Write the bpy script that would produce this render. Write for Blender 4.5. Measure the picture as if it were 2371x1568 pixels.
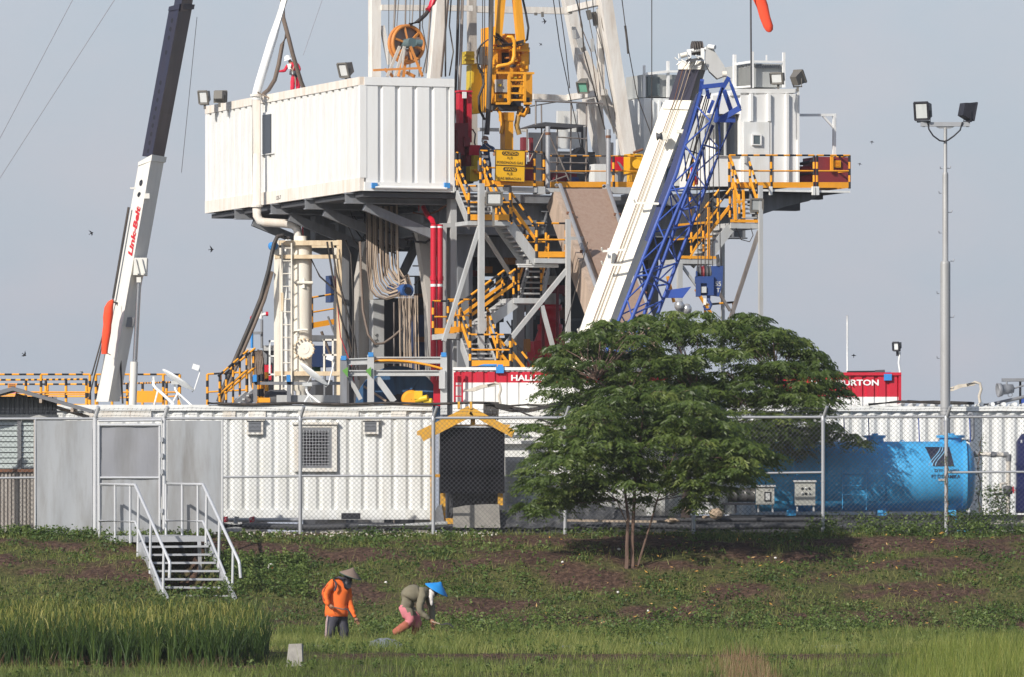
import bpy, bmesh, math, random
import numpy as np
from mathutils import Vector, Matrix
random.seed(7); np.random.seed(7)
rng = np.random.default_rng(11)
SC = bpy.context.scene
COL = SC.collection
for o in list(bpy.data.objects): bpy.data.objects.remove(o)

# ------------------------------------------------------------------ camera, sky, sun, exposure
F = 17000.0; CU = 1185.0; HV = 1301.0; CH = 1.64          # telephoto view: focal length in photo pixels, horizon row, eye height
cam = bpy.data.cameras.new('camera'); camo = bpy.data.objects.new('camera', cam); COL.objects.link(camo)
cam.sensor_width = 36.0; cam.lens = F/2370.0*36.0; cam.shift_y = (HV-784.0)/2370.0
cam.clip_start = 1.0; cam.clip_end = 20000.0
camo.location = (0, 0, CH); camo.rotation_euler = (math.radians(90), 0, 0)
SC.camera = camo
SUN_AZ = math.radians(-141.0); SUN_EL = math.radians(32.0)  # azimuth from +Y towards +X: behind the camera, to its left
sunv = Vector((math.sin(SUN_AZ)*math.cos(SUN_EL), math.cos(SUN_AZ)*math.cos(SUN_EL), math.sin(SUN_EL)))
sl = bpy.data.lights.new('sun', 'SUN'); sl.energy = 4.1; sl.angle = math.radians(0.6); sl.color = (1.0, 0.945, 0.86)
so = bpy.data.objects.new('sun', sl); COL.objects.link(so); so.rotation_euler = sunv.to_track_quat('Z', 'Y').to_euler(); so.location = (0, 0, 60)
W = bpy.data.worlds.new('World'); SC.world = W; W.use_nodes = True
nt = W.node_tree; nt.nodes.clear()
out = nt.nodes.new('ShaderNodeOutputWorld'); bg = nt.nodes.new('ShaderNodeBackground'); sky = nt.nodes.new('ShaderNodeTexSky')
sky.sky_type = 'NISHITA'; sky.sun_disc = False; sky.sun_elevation = SUN_EL; sky.sun_rotation = SUN_AZ % (2*math.pi)
sky.air_density = 1.0; sky.dust_density = 1.5; sky.ozone_density = 2.0; sky.altitude = 20
bg.inputs['Strength'].default_value = 0.1
# humid air: the sky pales to an even blue grey towards the horizon, the same all the way round
L = nt.links.new
tcw = nt.nodes.new('ShaderNodeTexCoord'); sxw = nt.nodes.new('ShaderNodeSeparateXYZ'); L(tcw.outputs['Generated'], sxw.inputs[0])
mrw = nt.nodes.new('ShaderNodeMapRange'); mrw.inputs['From Min'].default_value = 0.0; mrw.inputs['From Max'].default_value = .40
mrw.inputs['To Min'].default_value = .97; mrw.inputs['To Max'].default_value = .0; L(sxw.outputs['Z'], mrw.inputs['Value'])
nzw = nt.nodes.new('ShaderNodeTexNoise'); nzw.inputs['Scale'].default_value = 34; nzw.inputs['Detail'].default_value = 5; nzw.inputs['Roughness'].default_value = .55
mpw = nt.nodes.new('ShaderNodeMapping'); mpw.inputs['Scale'].default_value = (1, 1, 1.8); L(tcw.outputs['Generated'], mpw.inputs['Vector']); L(mpw.outputs[0], nzw.inputs['Vector'])
crw = nt.nodes.new('ShaderNodeValToRGB'); crw.color_ramp.elements[0].position = .3; crw.color_ramp.elements[0].color = (.413, .465, .548, 1)
crw.color_ramp.elements[1].position = .72; crw.color_ramp.elements[1].color = (.475, .483, .55, 1); L(nzw.outputs['Fac'], crw.inputs[0])
scw = nt.nodes.new('ShaderNodeVectorMath'); scw.operation = 'SCALE'; scw.inputs['Scale'].default_value = 10.0; L(crw.outputs[0], scw.inputs[0])
mlw = nt.nodes.new('ShaderNodeMix'); mlw.data_type = 'RGBA'; L(mrw.outputs[0], mlw.inputs[0]); L(sky.outputs[0], mlw.inputs['A']); L(scw.outputs[0], mlw.inputs['B'])
hzw = nt.nodes.new('ShaderNodeMapRange'); hzw.inputs['From Min'].default_value = .0; hzw.inputs['From Max'].default_value = .085; hzw.inputs['To Min'].default_value = .90; hzw.inputs['To Max'].default_value = 1.04; L(sxw.outputs['Z'], hzw.inputs['Value'])
mmw = nt.nodes.new('ShaderNodeVectorMath'); mmw.operation = 'SCALE'; L(mlw.outputs['Result'], mmw.inputs[0]); L(hzw.outputs[0], mmw.inputs['Scale'])
L(mmw.outputs[0], bg.inputs['Color']); L(bg.outputs[0], out.inputs['Surface'])
SC.view_settings.view_transform = 'Standard'; SC.view_settings.look = 'None'; SC.view_settings.gamma = 1.0
SC.view_settings.use_curve_mapping = False; SC.view_settings.exposure = 0.22
SC.render.engine = 'CYCLES'; SC.cycles.max_bounces = 6; SC.cycles.diffuse_bounces = 3; SC.cycles.transparent_max_bounces = 8

# ------------------------------------------------------------------ coordinates
def P(u, v, Y): return Vector(((u-CU)*Y/F, Y, CH+(HV-v)*Y/F))
def px(n, Y): return n*Y/F
A0 = P(834, 439, 180.0); A0 = Vector((A0.x, A0.y, 0))
E2 = Vector((.9395, .3426, 0)).normalized(); E1 = Vector((-E2.y, E2.x, 0)); UP = Vector((0, 0, 1))
PAD = 2.30
def R(a, b, z): return A0+E2*a+E1*b+UP*z
def RY(u, b): return (b+A0.dot(E1))/((u-CU)/F*E1.x+E1.y)
def RP(u, v, b=0.0): return P(u, v, RY(u, b))             # the point of the rig's vertical plane b seen at (u, v)

# ------------------------------------------------------------------ materials
MATS = {}
def _new(name):
    m = bpy.data.materials.new(name); m.use_nodes = True; m.node_tree.nodes.clear(); return m, m.node_tree
def paint(name, col, rough=.5, metal=0., dirt=.25, dcol=None, rust=0., streak=True, bump=.0, scale=1., spec=.4):
    if name in MATS: return MATS[name]
    m, t = _new(name); N = t.nodes.new; l = t.links.new
    o = N('ShaderNodeOutputMaterial'); b = N('ShaderNodeBsdfPrincipled'); l(b.outputs[0], o.inputs[0])
    b.inputs['Roughness'].default_value = rough; b.inputs['Metallic'].default_value = metal
    b.inputs['Specular IOR Level'].default_value = spec
    tc = N('ShaderNodeTexCoord'); mp = N('ShaderNodeMapping'); l(tc.outputs['Object'], mp.inputs['Vector'])
    mp.inputs['Scale'].default_value = (3.1*scale, 3.1*scale, (.45 if streak else 3.1)*scale)
    mp.inputs['Location'].default_value = (random.random()*9, random.random()*9, random.random()*9)
    nz = N('ShaderNodeTexNoise'); nz.inputs['Scale'].default_value = 1.6; nz.inputs['Detail'].default_value = 8; nz.inputs['Roughness'].default_value = .68
    l(mp.outputs[0], nz.inputs['Vector'])
    mr = N('ShaderNodeMapRange'); mr.inputs['From Min'].default_value = .42; mr.inputs['From Max'].default_value = .78
    mr.inputs['To Max'].default_value = dirt*1.6; l(nz.outputs['Fac'], mr.inputs['Value'])
    mx = N('ShaderNodeMix'); mx.data_type = 'RGBA'; l(mr.outputs[0], mx.inputs[0])
    mx.inputs['A'].default_value = (*col, 1)
    d = dcol or tuple(c*.5+.03*k for c, k in zip(col, (1., .8, .6)))
    mx.inputs['B'].default_value = (*d, 1)
    last = mx.outputs['Result']
    if rust > 0:
        n2 = N('ShaderNodeTexNoise'); n2.inputs['Scale'].default_value = 2.3; n2.inputs['Detail'].default_value = 10; n2.inputs['Roughness'].default_value = .75
        l(mp.outputs[0], n2.inputs['Vector'])
        r2 = N('ShaderNodeMapRange'); r2.inputs['From Min'].default_value = .68-.22*rust; r2.inputs['From Max'].default_value = .80-.2*rust
        r2.inputs['To Max'].default_value = min(1., .5+rust*.6); l(n2.outputs['Fac'], r2.inputs['Value'])
        m2 = N('ShaderNodeMix'); m2.data_type = 'RGBA'; l(r2.outputs[0], m2.inputs[0]); l(last, m2.inputs['A'])
        m2.inputs['B'].default_value = (.22, .085, .035, 1); last = m2.outputs['Result']
    l(last, b.inputs['Base Color'])
    rr = N('ShaderNodeMapRange'); rr.inputs['To Min'].default_value = max(.05, rough-.12); rr.inputs['To Max'].default_value = min(1, rough+.15)
    l(nz.outputs['Fac'], rr.inputs['Value']); l(rr.outputs[0], b.inputs['Roughness'])
    if bump > 0:
        n3 = N('ShaderNodeTexNoise'); n3.inputs['Scale'].default_value = 14*scale; n3.inputs['Detail'].default_value = 4; l(tc.outputs['Object'], n3.inputs['Vector'])
        bp = N('ShaderNodeBump'); bp.inputs['Strength'].default_value = bump; bp.inputs['Distance'].default_value = .03
        l(n3.outputs['Fac'], bp.inputs['Height']); l(bp.outputs[0], b.inputs['Normal'])
    MATS[name] = m; return m
def leafmat(name, c0, c1, c2, trans=.35, rough=.55):
    """foliage: colour runs c0..c1..c2 by the per-leaf attribute 'tone'"""
    m, t = _new(name); N = t.nodes.new; l = t.links.new
    o = N('ShaderNodeOutputMaterial'); b = N('ShaderNodeBsdfPrincipled'); tr = N('ShaderNodeBsdfTranslucent'); ms = N('ShaderNodeMixShader')
    at = N('ShaderNodeAttribute'); at.attribute_name = 'tone'; cr = N('ShaderNodeValToRGB')
    cr.color_ramp.elements[0].color = (*c0, 1); cr.color_ramp.elements[1].color = (*c2, 1)
    e = cr.color_ramp.elements.new(.5); e.color = (*c1, 1)
    l(at.outputs['Fac'], cr.inputs[0]); l(cr.outputs[0], b.inputs['Base Color']); l(cr.outputs[0], tr.inputs['Color'])
    b.inputs['Roughness'].default_value = rough; b.inputs['Specular IOR Level'].default_value = .35; ms.inputs[0].default_value = trans
    l(b.outputs[0], ms.inputs[1]); l(tr.outputs[0], ms.inputs[2]); l(ms.outputs[0], o.inputs[0])
    MATS[name] = m; return m
def glass(name, col, rough=.08):
    return paint(name, col, rough=rough, dirt=.12, spec=.8)
WH = paint('white_paint', (.80, .80, .785), .45, dirt=.16, dcol=(.55, .50, .42), rust=.06)
WH2 = paint('aged_white_paint', (.77, .78, .77), .5, dirt=.3, dcol=(.50, .47, .38), rust=.18)
WHE = paint('rust_edged_white', (.74, .73, .69), .55, dirt=.45, dcol=(.55, .42, .28), rust=.34)
WHM = paint('mast_white_paint', (.74, .71, .66), .5, dirt=.45, dcol=(.42, .33, .25), rust=.25)
CR = paint('cream_paint', (.79, .75, .66), .5, dirt=.25, dcol=(.5, .38, .25), rust=.08)
CRR = paint('rusty_cream_paint', (.72, .60, .42), .55, dirt=.5, dcol=(.45, .26, .12), rust=.35)
GS = paint('grey_steel_paint', (.22, .23, .25), .5, dirt=.4, dcol=(.12, .11, .10), rust=.08)
WHD = paint('doghouse_white', (.74, .74, .72), .5, dirt=.42, dcol=(.56, .53, .48), rust=.05, scale=1.6)
LG = paint('light_grey_paint', (.46, .47, .47), .5, dirt=.35, dcol=(.30, .27, .23), rust=.1)
DG = paint('dark_grey_paint', (.07, .072, .08), .6, dirt=.4, rust=.06)
YE = paint('safety_yellow_paint', (.86, .36, .02), .45, dirt=.2, dcol=(.5, .22, .04))
OR = paint('machine_orange_paint', (.90, .40, .025), .42, dirt=.35, dcol=(.45, .17, .02), rust=.05)
OY = paint('hoist_yellow_paint', (.62, .45, .03), .5, dirt=.35, dcol=(.3, .2, .04))
BK = paint('black_paint', (.016, .016, .022), .5, dirt=.08, dcol=(.03, .03, .03))
RB = paint('black_rubber', (.03, .028, .028), .55, dirt=.5, dcol=(.13, .10, .08))
CB = paint('brown_hose_rubber', (.16, .12, .095), .6, dirt=.4)
TAN = paint('tan_cable', (.42, .33, .25), .6, dirt=.4)
RD = paint('red_paint', (.55, .010, .035), .4, dirt=.3, dcol=(.30, .03, .03))
DR = paint('dark_red_paint', (.20, .012, .022), .5, dirt=.4)
MR = paint('maroon_paint', (.22, .03, .04), .5, dirt=.3)
BL = paint('jib_blue_paint', (.035, .085, .36), .4, dirt=.3, dcol=(.03, .05, .2))
LB = paint('bright_blue_paint', (.04, .25, .62), .45, dirt=.3)
NV = paint('navy_boom_paint', (.022, .022, .045), .4, dirt=.35, dcol=(.05, .035, .03))
RBL = paint('reel_blue_paint', (.04, .115, .24), .5, dirt=.5, dcol=(.03, .06, .10))
TB = paint('tank_blue_paint', (.065, .40, .74), .42, dirt=.4, dcol=(.04, .22, .45), rust=.08)
GV = paint('galvanised_steel', (.42, .43, .45), .42, metal=.35, dirt=.3, dcol=(.28, .28, .29))
GVL = paint('bright_galvanised_tube', (.62, .63, .65), .35, metal=.3, dirt=.25, dcol=(.42, .42, .43))
SHT = paint('zinc_sheet', (.37, .385, .405), .5, metal=.2, dirt=.8, dcol=(.24, .235, .23), scale=.5)
RU = paint('rusty_ramp_steel', (.33, .235, .18), .6, dirt=.55, dcol=(.25, .15, .11), rust=.2, scale=2.4)
RUS = paint('rust_brown_steel', (.20, .09, .05), .7, dirt=.5)
ST = paint('bare_steel_pipe', (.30, .27, .25), .45, metal=.4, dirt=.6, dcol=(.12, .08, .06), rust=.2)
GL = glass('dark_window_glass', (.02, .026, .035))
GLG = glass('green_grey_glass', (.10, .13, .14), .12)
LENS = paint('lamp_lens', (.66, .67, .66), .15, dirt=.05, spec=.9)  # whitened so the lamp glass reads as reflecting the sun
LENSG = paint('green_lamp_lens', (.25, .62, .45), .15, dirt=.1, spec=.9)
LAMP = paint('lamp_housing_grey', (.15, .14, .125), .5, dirt=.3)
LAMPB = paint('lamp_housing_black', (.022, .022, .03), .4, dirt=.2)
ORC = paint('orange_cloth', (.90, .085, .03), .8, dirt=.15, streak=False)
CONC = paint('concrete', (.36, .34, .31), .85, dirt=.5, dcol=(.2, .19, .18), streak=False, bump=.3)
TARP = paint('black_tarpaulin', (.05, .052, .058), .45, dirt=.5, dcol=(.10, .10, .105), streak=False, bump=.2)
PLS = paint('grey_plastic_film', (.17, .19, .24), .3, dirt=.4, streak=False)
SIL = paint('silver_foil', (.62, .62, .62), .25, metal=.6, dirt=.3, streak=False)
STONE = paint('tan_stone', (.50, .38, .27), .9, dirt=.5, streak=False, bump=.4)
ROOF = paint('grey_roof_sheet', (.20, .205, .22), .5, metal=.2, dirt=.4)
WOOD = paint('bleached_wood', (.45, .36, .28), .8, dirt=.5, rust=.1)
TXR = paint('red_lettering', (.55, .02, .03), .5, dirt=.1)
TXB = paint('black_lettering', (.015, .015, .02), .6, dirt=.1)
TXW = paint('white_lettering', (.80, .80, .80), .5, dirt=.1)
TXN = paint('navy_lettering', (.012, .016, .04), .6, dirt=.1)
SGY = paint('sign_yellow', (.85, .46, .015), .45, dirt=.12)
BARK = paint('tree_bark', (.16, .10, .075), .9, dirt=.6, dcol=(.09, .06, .05), bump=.5)

# ------------------------------------------------------------------ mesh building
ORG = {}
def basis(d, up=None):
    d = d.normalized(); up = up or (Vector((0, 0, 1)) if abs(d.z) < .95 else Vector((0, 1, 0)))
    x = d.cross(up).normalized(); y = x.cross(d).normalized(); return x, y, d
class MB:
    def __init__(s): s.v = []; s.f = []; s.m = []; s.s = []
    def add(s, vs, fs, mi=0, sm=False):
        o = len(s.v); s.v += [Vector(x) for x in vs]
        for f in fs: s.f.append([o+i for i in f]); s.m.append(mi); s.s.append(sm)
        return s
    def hexa(s, p, mi=0):
        return s.add(p, [(0, 3, 2, 1), (4, 5, 6, 7), (0, 1, 5, 4), (1, 2, 6, 5), (2, 3, 7, 6), (3, 0, 4, 7)], mi)
    def box(s, c, d, mi=0, ax=None):
        X, Y, Z = ax or (Vector((1, 0, 0)), Vector((0, 1, 0)), UP)
        c = Vector(c); x = X*d[0]/2; y = Y*d[1]/2; z = Z*d[2]/2
        return s.hexa([c-x-y-z, c+x-y-z, c+x+y-z, c-x+y-z, c-x-y+z, c+x-y+z, c+x+y+z, c-x+y+z], mi)
    def rbox(s, u0, v0, u1, v1, b0, b1, mi=0):
        """box on the rig's axes whose front face at depth b0 is seen at (u0,v0)-(u1,v1)"""
        p = RP(u0, v0, b0); q = RP(u1, v1, b0); q2 = Vector((q.x, q.y, p.z)); zb = q.z
        d = E1*(b1-b0); lo = [Vector((p.x, p.y, zb)), Vector((q.x, q.y, zb))]; hi = [p, q2]
        return s.hexa([lo[0], lo[1], lo[1]+d, lo[0]+d, hi[0], hi[1], hi[1]+d, hi[0]+d], mi)
    def pbox(s, u0, v0, u1, v1, Y0, dep, mi=0):
        p = P(u0, v0, Y0); q = P(u1, v1, Y0)
        return s.box(((p.x+q.x)/2, Y0+dep/2, (p.z+q.z)/2), (abs(q.x-p.x), dep, abs(p.z-q.z)), mi)
    def bar(s, p, q, w, h=None, mi=0, up=None):
        h = h or w; x, y, d = basis(q-p, up); x = x*w/2; y = y*h/2
        return s.hexa([p-x-y, p+x-y, p+x+y, p-x+y, q-x-y, q+x-y, q+x+y, q-x+y], mi)
    def ibeam(s, p, q, w, h, mi=0, up=None, t=.03):
        x, y, d = basis(q-p, up)
        for sg in (-1, 1): s.bar(p+y*sg*(h/2-t/2), q+y*sg*(h/2-t/2), w, t, mi, up)
        return s.bar(p, q, t, h-2*t-.002, mi, up)
    def tube(s, p, q, r, r2=None, n=8, mi=0, caps=True):
        r2 = r if r2 is None else r2; x, y, d = basis(q-p)
        ring = [(x*math.cos(2*math.pi*i/n)+y*math.sin(2*math.pi*i/n)) for i in range(n)]
        s.add([p+c*r for c in ring]+[q+c*r2 for c in ring], [(i, (i+1) % n, n+(i+1) % n, n+i) for i in range(n)], mi, True)
        if caps:
            s.add([p+c*r for c in ring], [tuple(range(n-1, -1, -1))], mi); s.add([q+c*r2 for c in ring], [tuple(range(n))], mi)
        return s
    def path(s, pts, r, n=6, mi=0, r2=None):
        pts = [Vector(p) for p in pts]; k = len(pts); vs = []; fs = []; x = None
        for i, p in enumerate(pts):
            d = (pts[min(i+1, k-1)]-pts[max(i-1, 0)])
            d = d.normalized() if d.length > 1e-9 else UP
            if x is None: x, y, _ = basis(d)
            else:
                x = (x-d*x.dot(d)); x = x.normalized() if x.length > 1e-6 else basis(d)[0]
                y = d.cross(x)
            rr = r if r2 is None else r+(r2-r)*i/(k-1)
            vs += [p+(x*math.cos(2*math.pi*j/n)+y*math.sin(2*math.pi*j/n))*rr for j in range(n)]
        for i in range(k-1):
            for j in range(n): fs.append((i*n+j, i*n+(j+1) % n, (i+1)*n+(j+1) % n, (i+1)*n+j))
        s.add(vs, fs, mi, True); s.add(vs[:n], [tuple(range(n-1, -1, -1))], mi); s.add(vs[-n:], [tuple(range(n))], mi); return s
    def lathe(s, c, ax, prof, n=24, mi=0, sm=True):
        c = Vector(c); x, y, d = basis(Vector(ax))
        vs = []; fs = []
        for (r, t) in prof: vs += [c+d*t+(x*math.cos(2*math.pi*j/n)+y*math.sin(2*math.pi*j/n))*max(r, 1e-4) for j in range(n)]
        for i in range(len(prof)-1):
            for j in range(n): fs.append((i*n+j, i*n+(j+1) % n, (i+1)*n+(j+1) % n, (i+1)*n+j))
        return s.add(vs, fs, mi, sm)
    def prism(s, poly, ext, mi=0):
        n = len(poly); poly = [Vector(p) for p in poly]
        return s.add(poly+[p+ext for p in poly], [tuple(range(n-1, -1, -1)), tuple(range(n, 2*n))]+[(i, (i+1) % n, n+(i+1) % n, n+i) for i in range(n)], mi)
    def ell(s, c, rx, ry, rz, mi=0, n=14, k=8, ax=None):
        X, Y, Z = ax or (Vector((1, 0, 0)), Vector((0, 1, 0)), UP); c = Vector(c); vs = []; fs = []
        for i in range(k+1):
            th = math.pi*i/k
            for j in range(n):
                ph = 2*math.pi*j/n; vs.append(c+X*rx*math.sin(th)*math.cos(ph)+Y*ry*math.sin(th)*math.sin(ph)+Z*rz*math.cos(th))
        for i in range(k):
            for j in range(n): fs.append((i*n+j, (i+1)*n+j, (i+1)*n+(j+1) % n, i*n+(j+1) % n))
        return s.add(vs, fs, mi, True)
    def torus(s, c, ax, Rr, r, n=28, k=8, mi=0):
        return s.lathe(c, ax, [(Rr+r*math.cos(2*math.pi*i/k), r*math.sin(2*math.pi*i/k)) for i in range(k+1)], n, mi)
    def corr(s, p0, p1, z0, z1, pitch, depth, outv, flat=.5, slope=.12, mi=0, t=.004):
        """trapezoid corrugated sheet from p0 to p1 between heights z0 and z1; ridges lie on the p0-p1 line, grooves go -outv"""
        d = (p1-p0); d.z = 0; Lh = d.length; d.normalize(); prof = []; x = 0.
        while x < Lh:
            for (fx, dd) in ((0, 0), (flat, 0), (flat+slope, 1), (1-slope, 1)):
                if x+fx*pitch <= Lh: prof.append((x+fx*pitch, dd))
            x += pitch
        prof.append((Lh, 0)); vs = []; fs = []
        for (x, dd) in prof:
            q = p0+d*x-outv*depth*dd; vs += [Vector((q.x, q.y, z0)), Vector((q.x, q.y, z1))]
        for i in range(len(prof)-1): fs.append((2*i, 2*i+2, 2*i+3, 2*i+1))
        return s.add(vs, fs, mi)
    def stripe(s, p, q, r, per=.16, n=6, a=0, b=1):
        Ld = (q-p).length; k = max(2, int(round(Ld/per)))
        for i in range(k): s.tube(p.lerp(q, i/k), p.lerp(q, (i+1)/k), r, n=n, mi=(a if i % 2 == 0 else b), caps=(i in (0, k-1)))
        return s
    def sbar(s, p, q, w, h, per=.2, a=0, b=1):
        Ld = (q-p).length; k = max(2, int(round(Ld/per)))
        for i in range(k): s.bar(p.lerp(q, i/k), p.lerp(q, (i+1)/k), w, h, mi=(a if i % 2 == 0 else b))
        return s
    def mesh(s, name, mats, org=Vector((0, 0, 0))):
        me = bpy.data.meshes.new(name); me.from_pydata([tuple(v-org) for v in s.v], [], s.f)
        if not isinstance(mats, (list, tuple)): mats = [mats]
        for m in mats: me.materials.append(m)
        me.polygons.foreach_set('material_index', [min(i, len(mats)-1) for i in s.m]); me.polygons.foreach_set('use_smooth', s.s)
        if len(s.f) < 30000:
            bm = bmesh.new(); bm.from_mesh(me); bmesh.ops.recalc_face_normals(bm, faces=bm.faces); bm.to_mesh(me); bm.free()
        me.update(); return me
    def base(s):
        xs = [v.x for v in s.v]; ys = [v.y for v in s.v]; zs = [v.z for v in s.v]
        return Vector(((min(xs)+max(xs))/2, (min(ys)+max(ys))/2, min(zs)))
    def build(s, name, mats, parent=None, label=None, cat=None, group=None, kind=None):
        org = ORG[parent.name] if parent else s.base()
        o = bpy.data.objects.new(name, s.mesh(name, mats, org)); COL.objects.link(o)
        if parent: o.parent = parent
        else: o.location = org
        ORG[o.name] = org
        return tag(o, label, cat, group, kind)
def tag(o, label=None, cat=None, group=None, kind=None):
    if label: o['label'] = label
    if cat: o['category'] = cat
    if group: o['group'] = group
    if kind: o['kind'] = kind
    return o
def thing(name, loc, label, cat, group=None):
    o = bpy.data.objects.new(name, None); COL.objects.link(o); o.location = loc; ORG[o.name] = Vector(loc); o.empty_display_size = .3
    return tag(o, label, cat, group)
def copies(name, me, parent, locs):
    """alike parts sharing one mesh (mesh made about its own base point)"""
    r = []
    for l in locs:
        o = bpy.data.objects.new(name, me); COL.objects.link(o); o.parent = parent; o.location = Vector(l)-ORG[parent.name]; ORG[o.name] = Vector(l); r.append(o)
    return r
def text(s, mat, parent, org, xd, yd, height, width=None, ext=.004, bold=.0, shear=0., name='lettering'):
    cu = bpy.data.curves.new(name, 'FONT'); cu.body = s; cu.offset = bold; cu.extrude = .0; cu.resolution_u = 3; cu.shear = shear
    ob = bpy.data.objects.new('tmp_text', cu); me = bpy.data.meshes.new_from_object(ob); bpy.data.objects.remove(ob)
    co = np.empty(len(me.vertices)*3, 'f'); me.vertices.foreach_get('co', co); co = co.reshape(-1, 3)
    mn = co.min(0); mxx = co.max(0); sy = height/(mxx[1]-mn[1]); sx = sy if width is None else width/(mxx[0]-mn[0])
    xd = Vector(xd).normalized(); yd = Vector(yd).normalized(); zd = xd.cross(yd); po = ORG[parent.name]
    for v in me.vertices:
        v.co = Vector(org)-po+xd*((v.co.x-mn[0])*sx)+yd*((v.co.y-mn[1])*sy)+zd*ext
    me.materials.clear(); me.materials.append(mat)
    o = bpy.data.objects.new(name, me); COL.objects.link(o); o.parent = parent; ORG[o.name] = po; return o
def npmesh(name, V, Q, mat, tone=None, parent=None, kind=None, label=None, cat=None, org=None):
    """numpy quads -> one mesh object"""
    me = bpy.data.meshes.new(name); n = len(V); k = len(Q)
    org = np.array(ORG[parent.name]) if parent else (np.array(org) if org is not None else np.array([V[:, 0].mean(), V[:, 1].mean(), V[:, 2].min()]))
    me.vertices.add(n); me.vertices.foreach_set('co', (V-org).astype('f').ravel())
    me.loops.add(k*4); me.loops.foreach_set('vertex_index', Q.astype('i').ravel())
    me.polygons.add(k); me.polygons.foreach_set('loop_start', np.arange(0, k*4, 4, dtype='i'))
    try: me.polygons.foreach_set('loop_total', np.full(k, 4, 'i'))
    except Exception: pass
    if tone is not None:
        a = me.attributes.new('tone', 'FLOAT', 'POINT'); a.data.foreach_set('value', tone.astype('f'))
    me.materials.append(mat); me.update(calc_edges=True); me.validate()
    o = bpy.data.objects.new(name, me); COL.objects.link(o)
    if parent: o.parent = parent
    else: o.location = org
    ORG[o.name] = Vector(org); return tag(o, label, cat, None, kind)

# ------------------------------------------------------------------ value noise and terrain
def _h(ix, iy, s): 
    n = (ix.astype(np.int64)*374761393+iy.astype(np.int64)*668265263+s*982451653) & 0x7fffffff
    n = ((n ^ (n >> 13))*1274126177) & 0x7fffffff
    return ((n ^ (n >> 16)) & 0xffff)/65535.
def vn(x, y, s=0):
    ix = np.floor(x); iy = np.floor(y); fx = x-ix; fy = y-iy; fx = fx*fx*(3-2*fx); fy = fy*fy*(3-2*fy)
    return (_h(ix, iy, s)*(1-fx)+_h(ix+1, iy, s)*fx)*(1-fy)+(_h(ix, iy+1, s)*(1-fx)+_h(ix+1, iy+1, s)*fx)*fy
def fbm(x, y, s=0, o=4):
    r = 0; a = .5; t = 0
    for i in range(o): r = r+a*vn(x*2**i, y*2**i, s+i*17); t += a; a *= .5
    return r/t
KY = np.array([-9000, 60, 110, 128, 132, 136, 138.3, 139.0, 146, 150, 153, 155.5, 158.5, 160.5, 162.2, 164, 9000.])
KZ = np.array([-1.0, -1.0, -.85, -.62, -.45, -.27, -.24, -.12, -.05, -.01, .12, .37, 1.54, 2.06, 2.28, PAD, PAD])
def gz(x, y):
    x = np.asarray(x, float); y = np.asarray(y, float)
    z = np.interp(y, KY, KZ)
    fade = np.clip((162.5-y)/2, 0, 1)*np.clip((y-100)/20, 0, 1)
    bank = np.clip((y-152.5)/3, 0, 1)*np.clip((162-y)/2, 0, 1)
    xc = x-(159.5-y)*.252
    pit = np.clip((xc+8.0)/.15, 0, 1)*np.clip((-6.75-xc)/.15, 0, 1)*np.clip((y-156.9)/.4, 0, 1)*np.clip((161.2-y)/.3, 0, 1)
    return z-pit*.75+fade*((fbm(x*.9, y*.9, 3)-.5)*.10+bank*(fbm(x*.55, y*.8, 9)-.5)*.42+(fbm(x*3, y*3, 5, 2)-.5)*.05)
def gz1(x, y): return float(gz(np.array([x]), np.array([y]))[0])
def soil(x, y):
    """0 = bare earth, 1 = full plant cover"""
    n = fbm(x*.62+3, y*1.5+7, 21, 4)
    bank = np.clip((y-153.3)/1.0, 0, 1)*np.clip((162.2-y)/1.0, 0, 1)
    lower = np.exp(-((y-155.0)/.9)**2)*np.clip((x+2.0)/1.5, 0, 1)*.26+np.exp(-((y-160.0)/1.4)**2)*.10
    right = np.clip((x-1)/6, 0, 1)*.05
    ridge = np.exp(-((y-139.0)/.45)**2)*np.clip((x+3.2)/.6, 0, 1)*.55
    d = n-bank*(lower+right)-ridge+.05*(1-bank)-.035*bank+(fbm(x*2.2, y*4.2, 91, 4)-.5)*.34
    return np.clip((d-.285)/.17, 0, 1)
# ------------------------------------------------------------------ ground: one sheet out to the horizon
xs = np.concatenate([[-6000, -1500, -400, -120, -50, -28, -20], np.arange(-16, 16.01, .14), [20, 28, 50, 120, 400, 1500, 6000]])
ys = np.concatenate([[-3000, -600, -100, 0, 40, 70, 90, 100, 108, 114], np.arange(118, 165.01, .14), [168, 175, 190, 220, 300, 600, 1500, 6000]])
GX, GY = np.meshgrid(xs, ys); gzv = gz(GX.ravel(), GY.ravel())
V = np.stack([GX.ravel(), GY.ravel(), gzv], 1); nx = len(xs); ny = len(ys)
I, J = np.meshgrid(np.arange(nx-1), np.arange(ny-1)); i0 = (J*nx+I).ravel()
Q = np.stack([i0, i0+1, i0+nx+1, i0+nx], 1)
gm, t = _new('earth_and_turf'); N = t.nodes.new; l = t.links.new
o_ = N('ShaderNodeOutputMaterial'); b_ = N('ShaderNodeBsdfPrincipled'); l(b_.outputs[0], o_.inputs[0]); b_.inputs['Roughness'].default_value = .95; b_.inputs['Specular IOR Level'].default_value = .1
at = N('ShaderNodeAttribute'); at.attribute_name = 'tone'; tc = N('ShaderNodeTexCoord')
n1 = N('ShaderNodeTexNoise'); n1.inputs['Scale'].default_value = 11; n1.inputs['Detail'].default_value = 9; n1.inputs['Roughness'].default_value = .75; l(tc.outputs['Object'], n1.inputs['Vector'])
c1 = N('ShaderNodeValToRGB'); e = c1.color_ramp.elements; e[0].position = .35; e[0].color = (.022, .013, .012, 1); e[1].position = .68; e[1].color = (.190, .115, .085, 1)
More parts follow.
